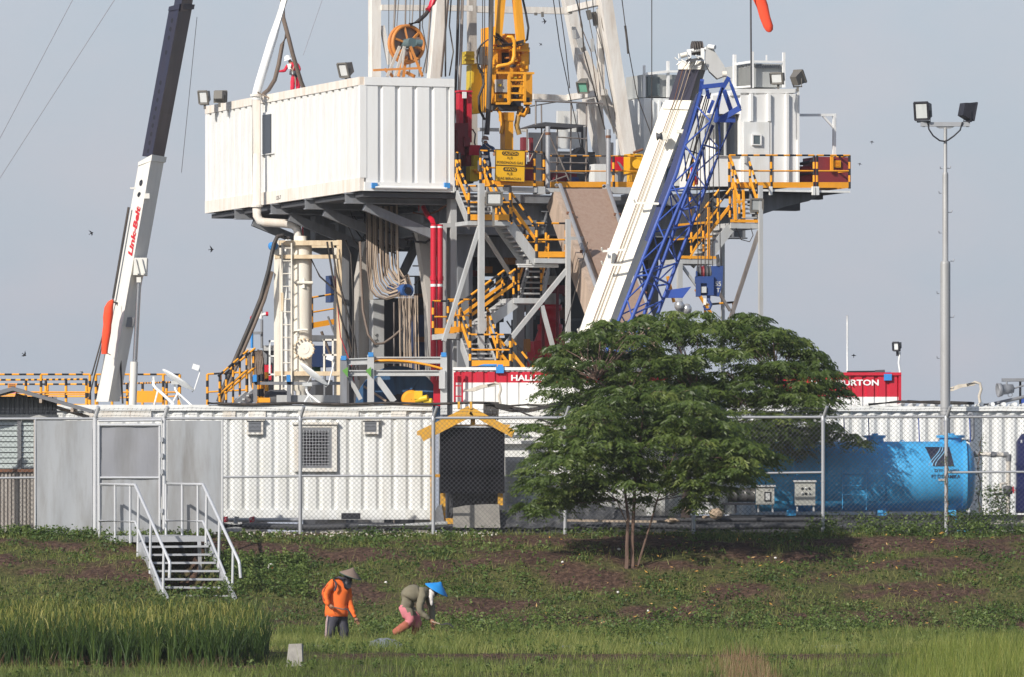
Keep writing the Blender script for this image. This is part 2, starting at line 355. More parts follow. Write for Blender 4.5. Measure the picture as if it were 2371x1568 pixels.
e2 = c1.color_ramp.elements.new(.52); e2.color = (.088, .054, .040, 1); l(n1.outputs['Fac'], c1.inputs[0])
c2 = N('ShaderNodeValToRGB'); e = c2.color_ramp.elements; e[0].position = .35; e[0].color = (.030, .048, .014, 1); e[1].position = .7; e[1].color = (.14, .15, .045, 1); l(n1.outputs['Fac'], c2.inputs[0])
mx = N('ShaderNodeMix'); mx.data_type = 'RGBA'; l(at.outputs['Fac'], mx.inputs[0]); l(c1.outputs[0], mx.inputs['A']); l(c2.outputs[0], mx.inputs['B']); l(mx.outputs['Result'], b_.inputs['Base Color'])
bp = N('ShaderNodeBump'); bp.inputs['Strength'].default_value = .9; bp.inputs['Distance'].default_value = .05; l(n1.outputs['Fac'], bp.inputs['Height']); l(bp.outputs[0], b_.inputs['Normal'])
npmesh('ground', V, Q, gm, tone=soil(V[:, 0], V[:, 1])*.75, kind='structure', org=(0, 0, 0), label='grassy field rising to a weedy earth bank below the fence', cat='ground')
GRAVEL = paint('gravel_yard_grey', (.085, .083, .085), .95, dirt=.5, streak=False, bump=.6)
MB().hexa([Vector(p) for p in ((-200, 163.2, PAD-.3), (200, 163.2, PAD-.3), (200, 420, PAD-.3), (-200, 420, PAD-.3), (-200, 163.2, PAD+.012), (200, 163.2, PAD+.012), (200, 420, PAD+.012), (-200, 420, PAD+.012))]).build('gravel_yard', GRAVEL, kind='structure', label='grey gravel yard behind the wire fence', cat='yard')

# ------------------------------------------------------------------ perimeter fence
FY = 162.0
def fz(v): return CH+(HV-v)*FY/F
def fx(u): return (u-CU)*FY/F
fence = thing('perimeter_fence', (fx(1185), FY, PAD-.05), 'long galvanised chain link fence with angled barbed wire arms along the bank top', 'fence')
RT = .032; top_z = lambda x: fz(970)+(x-fx(0))/(fx(2370)-fx(0))*(fz(965)-fz(970))
rail = MB(); rail.tube(Vector((fx(-90), FY, top_z(fx(-90)))), Vector((fx(2470), FY, top_z(fx(2470)))), RT, n=10).build('top_rail', GV, fence)
post_u = [(-80, 'b'), (514, 's'), (695, 'a'), (1003, 'a'), (1308, 'a'), (1605, 'a'), (1905, 'a'), (2190, 'a'), (2478, 'a'), (220, 'g'), (380, 'g')]
pm = MB(); zb = fz(1232)-.1
pm.tube(Vector((0, 0, 0)), Vector((0, 0, fz(967)-zb)), .042, n=12); pm.tube(Vector((0, 0, fz(967)-zb-.02)), Vector((.085, -.12, fz(967)-zb+.24)), .036, n=10)
pm.lathe((0, 0, fz(967)-zb-.08), UP, [(.05, 0), (.05, .10), (.03, .13)], 12)
for k in (.5, 1.2): pm.lathe((0, 0, k), UP, [(.048, 0), (.048, .035)], 12)
pme = pm.mesh('post', GV)
copies('post', pme, fence, [Vector((fx(u), FY, zb)) for u, k in post_u if k == 'a' or k == 'b'])
gp = MB().tube(Vector((0, 0, 0)), Vector((0, 0, fz(967)-zb)), .052, n=12).tube(Vector((0, 0, fz(967)-zb-.02)), Vector((.085, -.12, fz(967)-zb+.24)), .045, n=10).mesh('gate_post', GVL)
copies('gate_post', gp, fence, [Vector((fx(u), FY, zb)) for u, k in post_u if k == 'g'])
MB().tube(Vector((fx(515), FY, zb)), Vector((fx(515), FY, fz(968))), .02, n=8).build('edge_post', GVL, fence)
MB().tube(Vector((fx(80), FY, zb)), Vector((fx(80), FY, fz(968))), .02, n=8).build('edge_post', paint('peeling_post', (.4, .36, .33), .7, dirt=.7, rust=.2), fence)
for u0, u1, v0, v1 in ((517, 692, 1105, 1103), (698, 1000, 1102, 1102), (1500, 1602, 1100, 1100), (1608, 1902, 1098, 1094), (2193, 2475, 1094, 1092), (-90, 80, 1108, 1106)):
    MB().tube(Vector((fx(u0), FY, fz(v0))), Vector((fx(u1), FY, fz(v1))), .027, n=10).build('mid_rail', GV, fence)
def chainlink(xa, xb, za, zt, y, s=.105, r=.0036):
    mb = MB(); h = zt-za
    k = int((xb-xa+h)/s)+1
    for i in range(k+1):
        x0 = xa-h+i*s
        for sg in (0, 1):
            a = (x0, za); b = (x0+h, zt)
            t0 = max(0, (xa-x0)/h); t1 = min(1, (xb-x0)/h)
            if t1 <= t0+.01: continue
            if sg == 0: p = Vector((x0+h*t0, y-.003, za+h*t0)); q = Vector((x0+h*t1, y-.003, za+h*t1))
            else: p = Vector((x0+h*t0, y+.003, zt-h*t0)); q = Vector((x0+h*t1, y+.003, zt-h*t1))
            mb.tube(p, q, r, n=3, caps=False)
    return mb
WIRE = paint('fence_wire', (.13, .135, .15), .5, metal=.3, dirt=.3)
for a, b in ((515, 695), (695, 1003), (1003, 1308), (1308, 1605), (1605, 1905), (1905, 2190), (2190, 2475), (-90, 80)):
    chainlink(fx(a), fx(b), fz(1236), fz(968), FY+.05).build('chain_link_mesh', WIRE, fence, kind='stuff')
for v, dx, dy in ((961, .02, -.03), (953, .05, -.06), (946, .08, -.1)):
    pts = []
    for i in range(61):
        u = -80+i*(2558/60.); sag = .015*math.sin(i*1.7)+.012*math.sin(i*.6)
        pts.append(Vector((fx(u)+dx, FY+dy, fz(v)-.01+sag)))
    mb = MB().path(pts, .0035, n=3)
    for i in range(60):
        for k in range(4):
            c = pts[i].lerp(pts[i+1], (k+.5)/4); mb.tube(c+Vector((-.012, 0, -.02)), c+Vector((.012, 0, .02)), .004, n=3, caps=False)
    mb.build('barbed_wire', WIRE, fence)
# flat zinc sheets on both sides of the gate, and the gate leaf
def sheet(u0, v0, u1, v1, name='sheet_panel', y=FY-.02, m=SHT):
    a = Vector((fx(u0), y, fz(v1))); b = Vector((fx(u1), y, fz(v0))); mb = MB(); nX = 8; vs = []; fs = []
    for j in range(nX+1):
        for i in range(nX+1):
            vs.append(Vector((a.x+(b.x-a.x)*i/nX, y+.012*math.sin(i*1.3+j*.4+u0)*math.sin(j*.9+.5), a.z+(b.z-a.z)*j/nX)))
    for j in range(nX):
        for i in range(nX): q = j*(nX+1)+i; fs.append((q, q+1, q+nX+2, q+nX+1))
    return mb.add(vs, fs, 0, True).build(name, m, fence if name == 'sheet_panel' else gate)
sheet(83, 974, 214, 1250); sheet(388, 974, 512, 1247)
MB().tube(Vector((fx(82), FY-.03, fz(1250))), Vector((fx(82), FY-.03, fz(972))), .016, n=6).build('panel_edge', GVL, fence)
gate = thing('gate', (fx(300), FY-.03, fz(1240)), 'grey sheet metal gate leaf in a tube frame at the top of the steel steps', 'gate')
g = MB(); yy = FY-.05
for p, q, r in (((228, 984), (372, 984), .035), ((229, 1240), (229, 984), .035), ((370, 1240), (370, 984), .03), ((229, 1106), (370, 1106), .026), ((229, 1236), (370, 1236), .03)):
    g.tube(Vector((fx(p[0]), yy, fz(p[1]))), Vector((fx(q[0]), yy, fz(q[1]))), r, n=10)
g.build('frame', GVL, gate)
sheet(230, 987, 369, 1104, 'infill_sheet', yy+.02, paint('zinc_sheet_dark', (.29, .295, .32), .5, metal=.25, dirt=.6, dcol=(.2, .2, .2), scale=.5)); sheet(230, 1107, 369, 1236, 'infill_sheet', yy+.02)
MB().tube(Vector((fx(228), yy-.03, fz(975))), Vector((fx(374), yy-.03, fz(973))), .03, n=8).build('header_bar', GVL, gate)
for v in (1018, 1055, 1092, 1183): MB().box((fx(375), yy-.02, fz(v)), (.06, .07, .1)).build('latch', GV, gate)

# ------------------------------------------------------------------ steel steps down the bank
steps = thing('steel_steps', tuple(P(430, 1400, 156.8)), 'galvanised steel steps with tube handrails from the gate landing down the bank', 'steps')
YT, YB = 159.5, 156.5
lb = [P(228, 1240, 161.7), P(325, 1243, YT), P(475, 1241, YT), P(388, 1237, 161.7)]
MB().hexa([p-UP*.12 for p in lb]+lb).build('landing', GV, steps)
tl, tr = P(322, 1248, YT), P(478, 1246, YT); bl, br = P(388, 1398, YB), P(546, 1400, YB)
for a, b in ((tl, bl), (tr, br)):
    MB().hexa([a-UP*.28-Vector((.02, 0, 0)), a-UP*.28+Vector((.02, 0, 0)), b-UP*.02+Vector((.02, -.25, -.1)), b-UP*.02+Vector((-.02, -.25, -.1)),
               a+Vector((-.02, 0, .02)), a+Vector((.02, 0, .02)), b+Vector((.02, 0, .16)), b+Vector((-.02, 0, .16))]).build('stringer', GV, steps)
for i in range(1, 9):
    f = i/8.; a = tl.lerp(bl, f); b = tr.lerp(br, f); a += Vector((.03, 0, 0)); b -= Vector((.03, 0, 0))
    MB().box((a+b)/2, ((b-a).length, .24, .045), ax=((b-a).normalized(), Vector((0, 1, 0)), UP)).build('tread', GV, steps)
for s, (L0, L1, T, B, bend) in enumerate((((230, 1122), (313, 1123), (313, 1123), (392, 1300), (392, 1338)), ((384, 1121), (470, 1122), (470, 1122), (553, 1300), (557, 1338)))):
    a = P(*L0, 161.4 if s == 0 else 161.4); b = P(*L1, YT+.1); c = P(*B, YB-.1); d = P(*bend, YB-.1)
    MB().path([P(L0[0], L0[1]+3, 161.4), a+Vector((.03, 0, 0)), b, b.lerp(c, .04), c, c+Vector((.01, 0, -.05)), d], .034, n=9).build('handrail', GVL, steps)
    a2 = a-UP*.80; b2 = b-UP*.80; c2 = P(B[0]-6, 1392, YB)
    MB().path([a2, b2, b2.lerp(c2, .03), c2], .028, n=8).build('lower_rail', GVL, steps)
    for k in range(4):
        t_ = (.0, .44, .86, 1.)[k]
        if k < 3:
            q = a.lerp(b, t_); bb = lb[0].lerp(lb[1], t_) if s == 0 else lb[3].lerp(lb[2], t_)
            MB().tube(q, Vector((q.x, q.y, bb.z-.14)), .028, n=8).build('baluster', GVL, steps)
    for t_ in (.1, .46, .84):
        q = b.lerp(c, t_); w = (tl if s == 0 else tr).lerp(bl if s == 0 else br, min(1, t_+.10))
        MB().tube(q, Vector((q.x-.02, q.y, w.z-.16 if t_ < .8 else w.z-.05)), .030, n=8).build('baluster', GVL, steps)
for u, v0, v1, y in ((328, 1256, 1335, 159.3), (465, 1252, 1335, 159.3)): MB().bar(P(u-4, v0, y), P(u, v1+20, y), .08, .1).build('leg', GV, steps)

# ------------------------------------------------------------------ site office container behind the fence
CY = 164.9
office = thing('site_office_container', tuple(P(600, 1205, CY)), 'long white corrugated office container with a barred window behind the left fence', 'container')
def cz(v): return CH+(HV-v)*CY/F
def cx(u): return (u-CU)*CY/F
x0, x1 = cx(-115), cx(1000); zt, zb = cz(938), cz(1180)
c = MB(); YV = Vector((0, -1, 0)); D = .055
# the wall is left open where windows sit: panels above, below and between
holes = [(572, 607, 958, 1003), (690, 776, 982, 1086), (841, 876, 958, 1002)]
pitch = px(34.5, CY)
c.corr(Vector((x0, CY, 0)), Vector((x1, CY, 0)), zb, zt-.12, pitch, .042, YV, flat=.54, slope=.19)
c.build('corrugated_wall', WH2, office)
x2 = cx(1148)
MB().hexa([Vector(p) for p in ((x0, CY+.08, zb), (x1, CY+.08, zb), (x1, CY+2.4, zb), (x0, CY+2.4, zb), (x0, CY+.08, zt), (x1, CY+.08, zt), (x1, CY+2.4, zt), (x0, CY+2.4, zt))]).build('shell', WH2, office)
MB().box(((x0+x1)/2, CY-.01, zt-.06), (x1-x0, .10, .13)).build('top_beam', WH2, office)
MB().box(((x0+x1)/2, CY+.03, (cz(1180)+cz(1203))/2-.0), (x1-x0, .12, cz(1180)-cz(1203))).build('bottom_beam', WH2, office)
for xa, xb in ((cx(195), cx(350)), (cx(515), cx(545)), (cx(575), cx(615)), (cx(690), cx(830)), (cx(905), cx(940))):
    MB().box(((xa+xb)/2, CY-.012, (cz(945)+cz(966))/2), (xb-xa, .05, cz(948)-cz(972))).build('patch_plate', WHE, office)
def vent(u0, v0, u1, v1):
    w = MB().pbox(u0-4, v0-3, u1+5, v1+5, CY-.09, .07); w.build('window_frame', WHE, office)
    h = MB().pbox(u0-7, v0-6, u1+9, v0-2, CY-.13, .13).build('awning', WHE, office)
    f = MB().pbox(u0, v0, u1, v1, CY-.095, .012).build('window', paint('dim_grey_pane', (.16, .17, .19), .4, dirt=.3), office)
    m = MB()
    for k in range(3): m.pbox(u0+1, v0+(v1-v0)*(k+.3)/3, u1-1, v0+(v1-v0)*(k+.42)/3, CY-.11, .012)
    m.build('louvre', GS, f)
vent(575, 976, 604, 1001); vent(844, 976, 871, 1000)
fr = MB()
for a in ((681, 983, 780, 990), (681, 1084, 780, 1092), (681, 990, 692, 1084), (768, 990, 780, 1084)): fr.pbox(*a, CY-.085, .08)
fr.build('window_frame', WHE, office)
fr = MB()
for a in ((692, 990, 768, 998), (692, 1077, 768, 1084), (692, 998, 700, 1077), (761, 998, 768, 1077)): fr.pbox(*a, CY-.075, .06)
wf = fr.build('inner_frame', GS, office)
win = MB().pbox(700, 998, 761, 1077, CY-.03, .02).build('window', paint('dark_interior', (.012, .013, .018), .8, dirt=.1, spec=.1), office)
for i in range(9):
    u = 702.5+i*7.1; MB().tube(P(u, 996, CY-.085), P(u, 1078, CY-.085), .0065, n=5).build('window_bar', GVL, win)
for i in range(11):
    v = 1000.5+i*7.3; MB().tube(P(699, v, CY-.10), P(762, v, CY-.10), .0065, n=5).build('window_bar', GVL, win)
MB().pbox(676, 978, 782, 983, CY-.13, .13).build('awning', WHE, office)
for u in (30, 180, 350, 560, 760, 960): MB().pbox(u, 1203, u+40, 1232, CY+.1, .5).build('support_block', CONC, office)
MB().pbox(790, 1188, 834, 1202, CY-.035, .02).build('forklift_pocket', BK, office)
# long cables and pipes along the foot of the fence
MB().path([P(u, 1219+2*math.sin(u*.02), 163.3) for u in range(515, 2400, 60)], .07, n=8).build('ground_pipe', DG, label='long dark grey pipe lying along the foot of the fence', cat='pipe')
MB().path([P(830, 1219, 163.0), P(960, 1216, 163.0), P(1035, 1212, 163.1)], .05, n=8).build('white_pipe', LG, label='pale pipe lying on the dark pipe in front of the office container', cat='pipe')
MB().path([P(u, 1205-(u-1300)*.004, 163.9) for u in range(1250, 2000, 50)], .05, n=8).build('ground_hose', DG, label='dark hose lying behind the fence under the trees', cat='hose')
rp = thing('valve_pair', tuple(P(570, 1212, 163.6)), 'red and white handled pipe valves on the ground under the office container', 'valve')
mb = MB(); mb.tube(P(545, 1213, 163.6), P(548, 1196, 163.6), .05); mb.tube(P(580, 1214, 163.6), P(594, 1200, 163.6), .07); mb.tube(P(515, 1204, 163.8), P(700, 1204, 163.8), .045); mb.build('valve_body', GV, rp)
for u in (522, 583): MB().torus(P(u, 1203, 163.5), Vector((.3, -1, .2)), .05, .016, 14, 6).tube(P(u-6, 1212, 163.5), P(u+5, 1196, 163.5), .018).build('red_handle', RD, rp)
MB().path([P(1148, 1192, 164.), P(1148, 1162, 164.)], .01, n=5).build('marker_rod', LG, label='thin pale rod standing beside the office container end', cat='rod')

# ------------------------------------------------------------------ shed at the left edge
SY = 163.3
shed = thing('corrugated_shed', tuple(P(20, 1238, SY)), 'grey corrugated iron shed with a low pitched roof at the left edge', 'shed')
rf = MB(); r0 = P(30, 897, SY-.7); rr = P(212, 950, SY-.7); rl = P(-160, 950, SY-.7); dd = Vector((0, 1.6, .0)); th = Vector((0, 0, -.055))
def roofside(a, b):
    n = 40; vs = []; fs = []
    for i in range(n+1):
        off = dd*(i/n); bz = Vector((0, 0, .018*(i % 2)))
        vs += [a+off+bz, b+off+bz, a+off+bz+th, b+off+bz+th]
    for i in range(n):
        q = 4*i; fs += [(q, q+1, q+5, q+4), (q+2, q+6, q+7, q+3), (q+1, q+3, q+7, q+5)]
    return vs, fs
for b in (rr, rl): rf.add(*roofside(r0, b))
rf.prism([r0, rr, rr+th*1.3, r0+th*1.3], Vector((0, .02, 0))); rf.prism([r0, r0+th*1.3, rl+th*1.3, rl], Vector((0, .02, 0)))
rf.build('roof', ROOF, shed)
rb = MB()
for k in (.35, .75): q = r0.lerp(rr, k)+th*2.2; rb.bar(q, q+dd, .06, .09)
rb.bar(r0+th*2.6+dd*.5, rr+th*2.6+dd*.5-Vector((.1, 0, 0)), .05, .08); rb.build('rafter', WOOD, shed)
w = MB().corr(P(-160, 0, SY), P(132, 0, SY), CH+(HV-962)*SY/F, CH+(HV-918)*SY/F, px(11, SY), .03, YV).build('upper_wall', ROOF, shed)
WALLC = paint('weathered_corrugated_sheet', (.40, .37, .34), .7, dirt=.6, dcol=(.2, .16, .13))
MB().corr(P(-160, 0, SY), P(83, 0, SY), CH+(HV-1245)*SY/F, CH+(HV-1093)*SY/F, px(8.6, SY), .035, YV).build('lower_wall', WALLC, shed)
MB().pbox(-160, 960, 135, 972, SY-.05, .08).build('header_beam', LG, shed)
MB().pbox(-160, 1086, 83, 1093, SY-.05, .08).build('sill_beam', RUS, shed)
for u in (40, 78): MB().pbox(u, 972, u+9, 1090, SY-.03, .1).build('wall_post', ROOF, shed)
for u0, u1 in ((-60, 40), (50, 78)):
    wn = MB().pbox(u0, 972, u1, 1088, SY+.06, .02).build('window', GLG, shed)
    for k in range(9):
        v = 974+k*12.5; p = P(u0, v, SY+.02); q = P(u1, v, SY+.02)
        MB().hexa([p+Vector((0, 0, -.1)), q+Vector((0, 0, -.1)), q+Vector((0, .012, -.1)), p+Vector((0, .012, -.1)), p+Vector((0, .03, 0)), q+Vector((0, .03, 0)), q+Vector((0, .042, 0)), p+Vector((0, .042, 0))]).build('glass_slat', glass('pale_louvre_glass', (.42, .47, .46), .15), wn)

# ------------------------------------------------------------------ yellow gabled shelter with a black board
BY = 163.6
shel = thing('yellow_shelter', tuple(P(1085, 1210, BY)), 'yellow gable roofed stand with a large blank black board behind the fence', 'shelter')
pk = P(1090, 946, BY-.25); el = P(974, 1000, BY-.25); er = P(1189, 998, BY-.25); dp = Vector((-.10, .95, .03)); tk = Vector((0, 0, -.09))
YEW = paint('aged_yellow_paint', (.70, .36, .03), .6, dirt=.5, dcol=(.4, .25, .08))
pb_ = pk+Vector((-.30, .6, .05))
for nm, a, b in (('roof_slope', pk, el), ('roof_slope', pk, er)):
    MB().hexa([a+tk, b+tk, b+tk+dp, a+tk+dp, a, b, b+dp, a+dp]).build(nm, YEW, shel)
MB().bar(pk-UP*.05-Vector((0, .03, 0)), er-UP*.07-Vector((0, .03, 0)), .05, .17).build('barge_board', YEW, shel)
MB().bar(pk-UP*.05-Vector((0, .03, 0)), el-UP*.10-Vector((0, .03, 0)), .05, .25).build('barge_board', YEW, shel)
MB().pbox(1089, 950, 1100, 990, BY-.1, .08).build('king_post', YEW, shel)
for u in (1062, 1090): MB().bar(P(u, 930, BY-.3), P(u, 948, BY-.3), .05).build('roof_pin', YEW, shel)
MB().pbox(1022, 983, 1180, 988, BY-.06, .06).build('tie_beam', YEW, shel)
MB().pbox(1018, 989, 1168, 1142, BY-.12, .03).build('black_board', paint('blackboard', (.007, .007, .010), .9, dirt=.1, spec=.1), shel)
MB().pbox(1016, 986, 1170, 990, BY-.14, .05).build('board_edge', GVL, shel)
for u, v1, y, w in ((996, 1212, BY+.35, 9), (1019, 1214, BY, 12), (1152, 1170, BY+.0, 12), (1112, 1200, BY+.5, 9)): MB().pbox(u, 990, u+w, v1, y, .12).build('post', YEW, shel)
MB().pbox(1005, 1098, 1020, 1105, BY+.1, .06).build('brace', YEW, shel)
MB().pbox(1032, 1200, 1052, 1216, BY-.1, .2).build('foot_block', YEW, shel)
rp_ = MB(); a = P(1000, 1214, BY+.2); b = P(1022, 1165, BY+.5); rp_.hexa([P(992, 1216, BY-.1), P(1030, 1216, BY-.1), P(1030, 1216, BY+.3), P(992, 1216, BY+.3), P(1012, 1172, BY-.1), P(1022, 1168, BY-.1), P(1022, 1168, BY+.3), P(1012, 1172, BY+.3)]); rp_.build('ramp_plate', GS, shel)
cb = MB()
MB().pbox(1040, 1130, 1152, 1200, BY+.45, .2).build('painted_shade_panel', DG, shel)  # dark panel put in for the shade behind the cables
for k in range(34):
    u = 1042+k*3.2; pts = [P(u, 1140, BY+.15)]
    for j in range(1, 6): pts.append(P(u+random.uniform(-9, 9), 1140+j*9, BY+.15+random.uniform(-.05, .05)))
    cb.path(pts, .012, n=4)
cb.path([P(1046, 1140, BY), P(1048, 1180, BY), P(1042, 1205, BY)], .02, n=5)
cb.build('hanging_cables', BK, shel, kind='stuff')
# concrete block and tarpaulin berm
blk = MB(); pts = [(1048, 1176), (1080, 1170), (1135, 1167), (1155, 1168), (1158, 1222), (1049, 1222)]
blk.prism([P(u, v, 163.05) for u, v in pts], Vector((0, .5, 0)))
blk.build('concrete_block', CONC, label='rough grey concrete block behind the fence below the black board', cat='block')
vs = []; fs = []; nu, nvv = 30, 8
for j in range(nvv+1):
    for i in range(nu+1):
        u = 1150+i*(352/nu); s = i/nu; prof = 1170+6*math.sin(s*9)+(s > .8)*(s-.8)*170+(8 if s < .1 else 0)
        v = prof+(1222-prof)*(j/nvv); yy_ = 163.6-.5*(j/nvv)+.07*math.sin(i*1.1+j*1.9)+.05*math.sin(i*2.3)
        vs.append(P(u, v+2*math.sin(i*.9+j), yy_))
for j in range(nvv):
    for i in range(nu): q = j*(nu+1)+i; fs.append((q, q+1, q+nu+2, q+nu+1))
for i in range(nu+1): vs.append(vs[i]+Vector((0, .8, -.25)))
o0 = (nvv+1)*(nu+1)
for i in range(nu): fs.append((i+1, i, o0+i, o0+i+1))
MB().add(vs, fs, 0, True).build('tarpaulin', TARP, label='dark tarpaulin sheet draped over a low mound under the tree', cat='tarpaulin')
MB().bar(P(1310, 1205, 163.0), P(1520, 1208, 163.0), .06, .05).build('timber_plank', WOOD, label='bleached timber plank lying in front of the dark tarpaulin', cat='plank')
def rock(u, v, w, h, Y, label, m=STONE):
    mb = MB(); c = P(u, v-h/2, Y); mb.ell(c, px(w, Y)/2, .14, px(h, Y)/2, 0, 9, 6)
    for q in mb.v: q += Vector((random.uniform(-1, 1), random.uniform(-1, 1), random.uniform(-1, 1)))*.02
    mb.s = [False]*len(mb.s); return mb.build('rock', m, label=label, cat='rock', group='pale rocks behind the fence')
rock(1658, 1202, 36, 24, 163.6, 'tan boulder with an upright edge behind the fence, largest pale rock')
rock(1593, 1190, 17, 22, 164., 'small tan rock beside the dark tree trunk behind the fence')
rock(1556, 1210, 36, 9, 163.3, 'flat orange tan stone lying by the pipe behind the fence')
rock(1632, 1200, 12, 6, 163.6, 'tiny pale stone just left of the largest pale rock')
MB().pbox(1178, 1171, 1216, 1178, 164., .2).build('folded_cloth', paint('cream_cloth', (.75, .62, .5), .9, dirt=.2), label='small cream bundle lying on the tarpaulin mound near the grey cabinet', cat='bundle')

# ------------------------------------------------------------------ white tank, equipment cabin, grey cabinet
KYY = 165.6
cab = thing('white_equipment_cabin', tuple(P(1230, 1200, KYY)), 'white smooth sided equipment cabin between the black board and the trees', 'cabin')
MB().pbox(1140, 946, 1320, 1200, KYY+.3, 2.2).build('cabin_body', WH2, cab)
MB().pbox(1140, 946, 1320, 1028, KYY+.12, .25).build('upper_panel', WH, cab)
for v in (962, 978, 994, 1010): MB().pbox(1145, v, 1318, v+2.5, KYY+.10, .03).build('panel_rib', WH, cab)
tk_ = thing('white_silo_tank', tuple(P(1430, 1190, KYY)), 'white horizontal tank with rounded end behind the front tree', 'tank')
cc = P(1370, 1112, KYY+1.1); rad = .98
MB().lathe(cc, Vector((1, 0, 0)), [(.01, -1.75), (.5, -1.68), (.78, -1.5), (.93, -1.2), (rad, -.85), (rad, 1.6), (.9, 1.9), (.5, 2.1), (.01, 2.15)], 40).build('tank_shell', WH, tk_)
for x in (-.85, .4, 1.6): MB().lathe(cc+Vector((x, 0, 0)), Vector((1, 0, 0)), [(rad+.002, -.04), (rad+.03, -.04), (rad+.03, .04), (rad+.002, .04)], 40, sm=False).build('tank_band', WH2, tk_)
for x in (-.7, 1.3): MB().box((cc.x+x, cc.y, PAD+.3), (.15, 1.5, .6)).build('saddle', LG, tk_)
gc = thing('grey_cabinet', tuple(P(1193, 1200, KYY-.3)), 'grey louvred cabinet standing right of the black board', 'cabinet')
MB().pbox(1169, 1058, 1215, 1200, KYY-.3, .45).build('cabinet_body', paint('pale_cabinet_grey', (.58, .58, .57), .5, dirt=.3), gc)
for v0, v1 in ((1068, 1118), (1124, 1165)):
    d_ = MB().pbox(1174, v0, 1211, v1, KYY-.32, .02).build('grille', LG, gc); m = MB()
    for k in range(int((v1-v0)/5)): m.pbox(1176, v0+2+k*5, 1209, v0+4+k*5, KYY-.335, .015)
    m.build('grille_slat', LG, d_)
skid = thing('white_corrugated_skid', tuple(P(1590, 1190, 166.4)), 'white corrugated box unit standing behind the two tree trunks', 'container')
MB().corr(P(1485, 0, 166.4), P(1700, 0, 166.4), CH+(HV-1190)*166.4/F, CH+(HV-985)*166.4/F, px(26, 166), .05, YV).build('corrugated_wall', WH2, skid)
MB().pbox(1485, 985, 1700, 1190, 166.5, 1.6).build('shell', WH2, skid)

# ------------------------------------------------------------------ right hand corrugated container
QY = 169.5
rc = thing('white_store_container', tuple(P(2080, 1190, QY)), 'long white corrugated container behind the blue tank at right', 'container')
zt = CH+(HV-939)*QY/F; zb = CH+(HV-1192)*QY/F
MB().corr(P(1690, 0, QY), P(2560, 0, QY), zb, zt-.14, px(29.5, QY), .05, YV, flat=.30, slope=.26).build('corrugated_wall', WH2, rc)
a = P(1690, 0, QY); b = P(2560, 0, QY)
MB().hexa([Vector((a.x, QY+.07, zb)), Vector((b.x, QY+.07, zb)), Vector((b.x, QY+2.4, zb)), Vector((a.x, QY+2.4, zb)), Vector((a.x, QY+.07, zt-.02)), Vector((b.x, QY+.07, zt-.02)), Vector((b.x, QY+2.4, zt-.02)), Vector((a.x, QY+2.4, zt-.02))]).build('shell', WH2, rc)
MB().box(((a.x+b.x)/2, QY-.01, zt-.08), (b.x-a.x, .1, .10)).build('top_beam', WH2, rc)
rs = MB()
for i in range(34): rs.tube(P(1700+i*26, 936, QY+.1), P(1700+i*26, 936, QY+.1)+Vector((0, 2.0, 0)), .05, n=6)
rs.build('roof_ribs', WH2, rc)
MB().box(((a.x+b.x)/2, QY+.4, (PAD+zb)/2), (b.x-a.x, .4, zb-PAD)).build('base_block', CONC, rc)
MB().path([P(2010, 937, QY-.1), P(2080, 930, QY), P(2120, 931, QY), P(2190, 934, QY), P(2255, 934, QY)], .035, n=6).path([P(2100, 929, QY), P(2160, 930, QY), P(2250, 933, QY)], .03, n=6).build('black_hose', RB, label='black hose lying on the roof edge of the right white container', cat='hose')

# ------------------------------------------------------------------ blue horizontal tank
TY = 165.5; tr_ = px(81.5, TY); tc_ = P(2000, 1103.5, TY+tr_)
tank = thing('blue_tank', tuple(P(2000, 1187, TY+tr_)), 'large light blue horizontal tank with a black emblem behind the fence', 'tank')
xa = P(1752, 0, TY+tr_).x; xb = P(2232, 0, TY+tr_).x; ca = Vector((xa, tc_.y, tc_.z))
Lk = xb-xa
MB().lathe(ca, Vector((1, 0, 0)), [(.01, -.16), (tr_*.5, -.13), (tr_*.85, -.05), (tr_, 0), (tr_, Lk), (tr_*.93, Lk+.10), (tr_*.72, Lk+.19), (tr_*.4, Lk+.25), (.01, Lk+.27)], 56).build('tank_shell', TB, tank)
for u, w in ((1835, .05), (2042, .05), (2230, .09)):
    x = P(u, 0, TY+tr_).x-xa
    MB().lathe(ca, Vector((1, 0, 0)), [(tr_+.001, x-w/2), (tr_+.03, x-w/2), (tr_+.03, x+w/2), (tr_+.001, x+w/2)], 56, sm=False).build('flange_band', TB, tank)
for u, w in ((2025, 50), (2200, 66)):
    p = P(u, 1024, TY+tr_); r = px(w, TY)/2
    mh = MB().lathe(p, UP, [(r*.8, -.1), (r*.8, .10), (r, .10), (r, .125), (r*1.02, .13), (r*1.02, .155), (.3*r, .16), (.28*r, .2), (.01, .2)], 28, sm=False).build('manway', TB, tank)
for u in (1958, 2098): 
    p = P(u-10, 1024, TY+tr_); MB().torus(p, Vector((0, 1, 0)), .045, .01, 14, 6).build('lifting_eye', TB, tank)
for u in (1830, 2040, 2200):
    p = P(u, 1187, TY+tr_); MB().hexa([Vector((p.x-.12, p.y-.32, PAD)), Vector((p.x+.12, p.y-.32, PAD)), Vector((p.x+.12, p.y+.72, PAD)), Vector((p.x-.12, p.y+.72, PAD)),
        Vector((p.x-.10, p.y-tr_*.40, tc_.z-tr_*.9)), Vector((p.x+.10, p.y-tr_*.40, tc_.z-tr_*.9)), Vector((p.x+.10, p.y+tr_*.60, tc_.z-tr_*.76)), Vector((p.x-.10, p.y+tr_*.60, tc_.z-tr_*.76))]).build('saddle', TB, tank)
for y in (-.5, .5): MB().box((ca.x+Lk/2, tc_.y+y, PAD+.11), (Lk+.1, .1, .18)).build('skid_beam', TB, tank)
rl = MB()
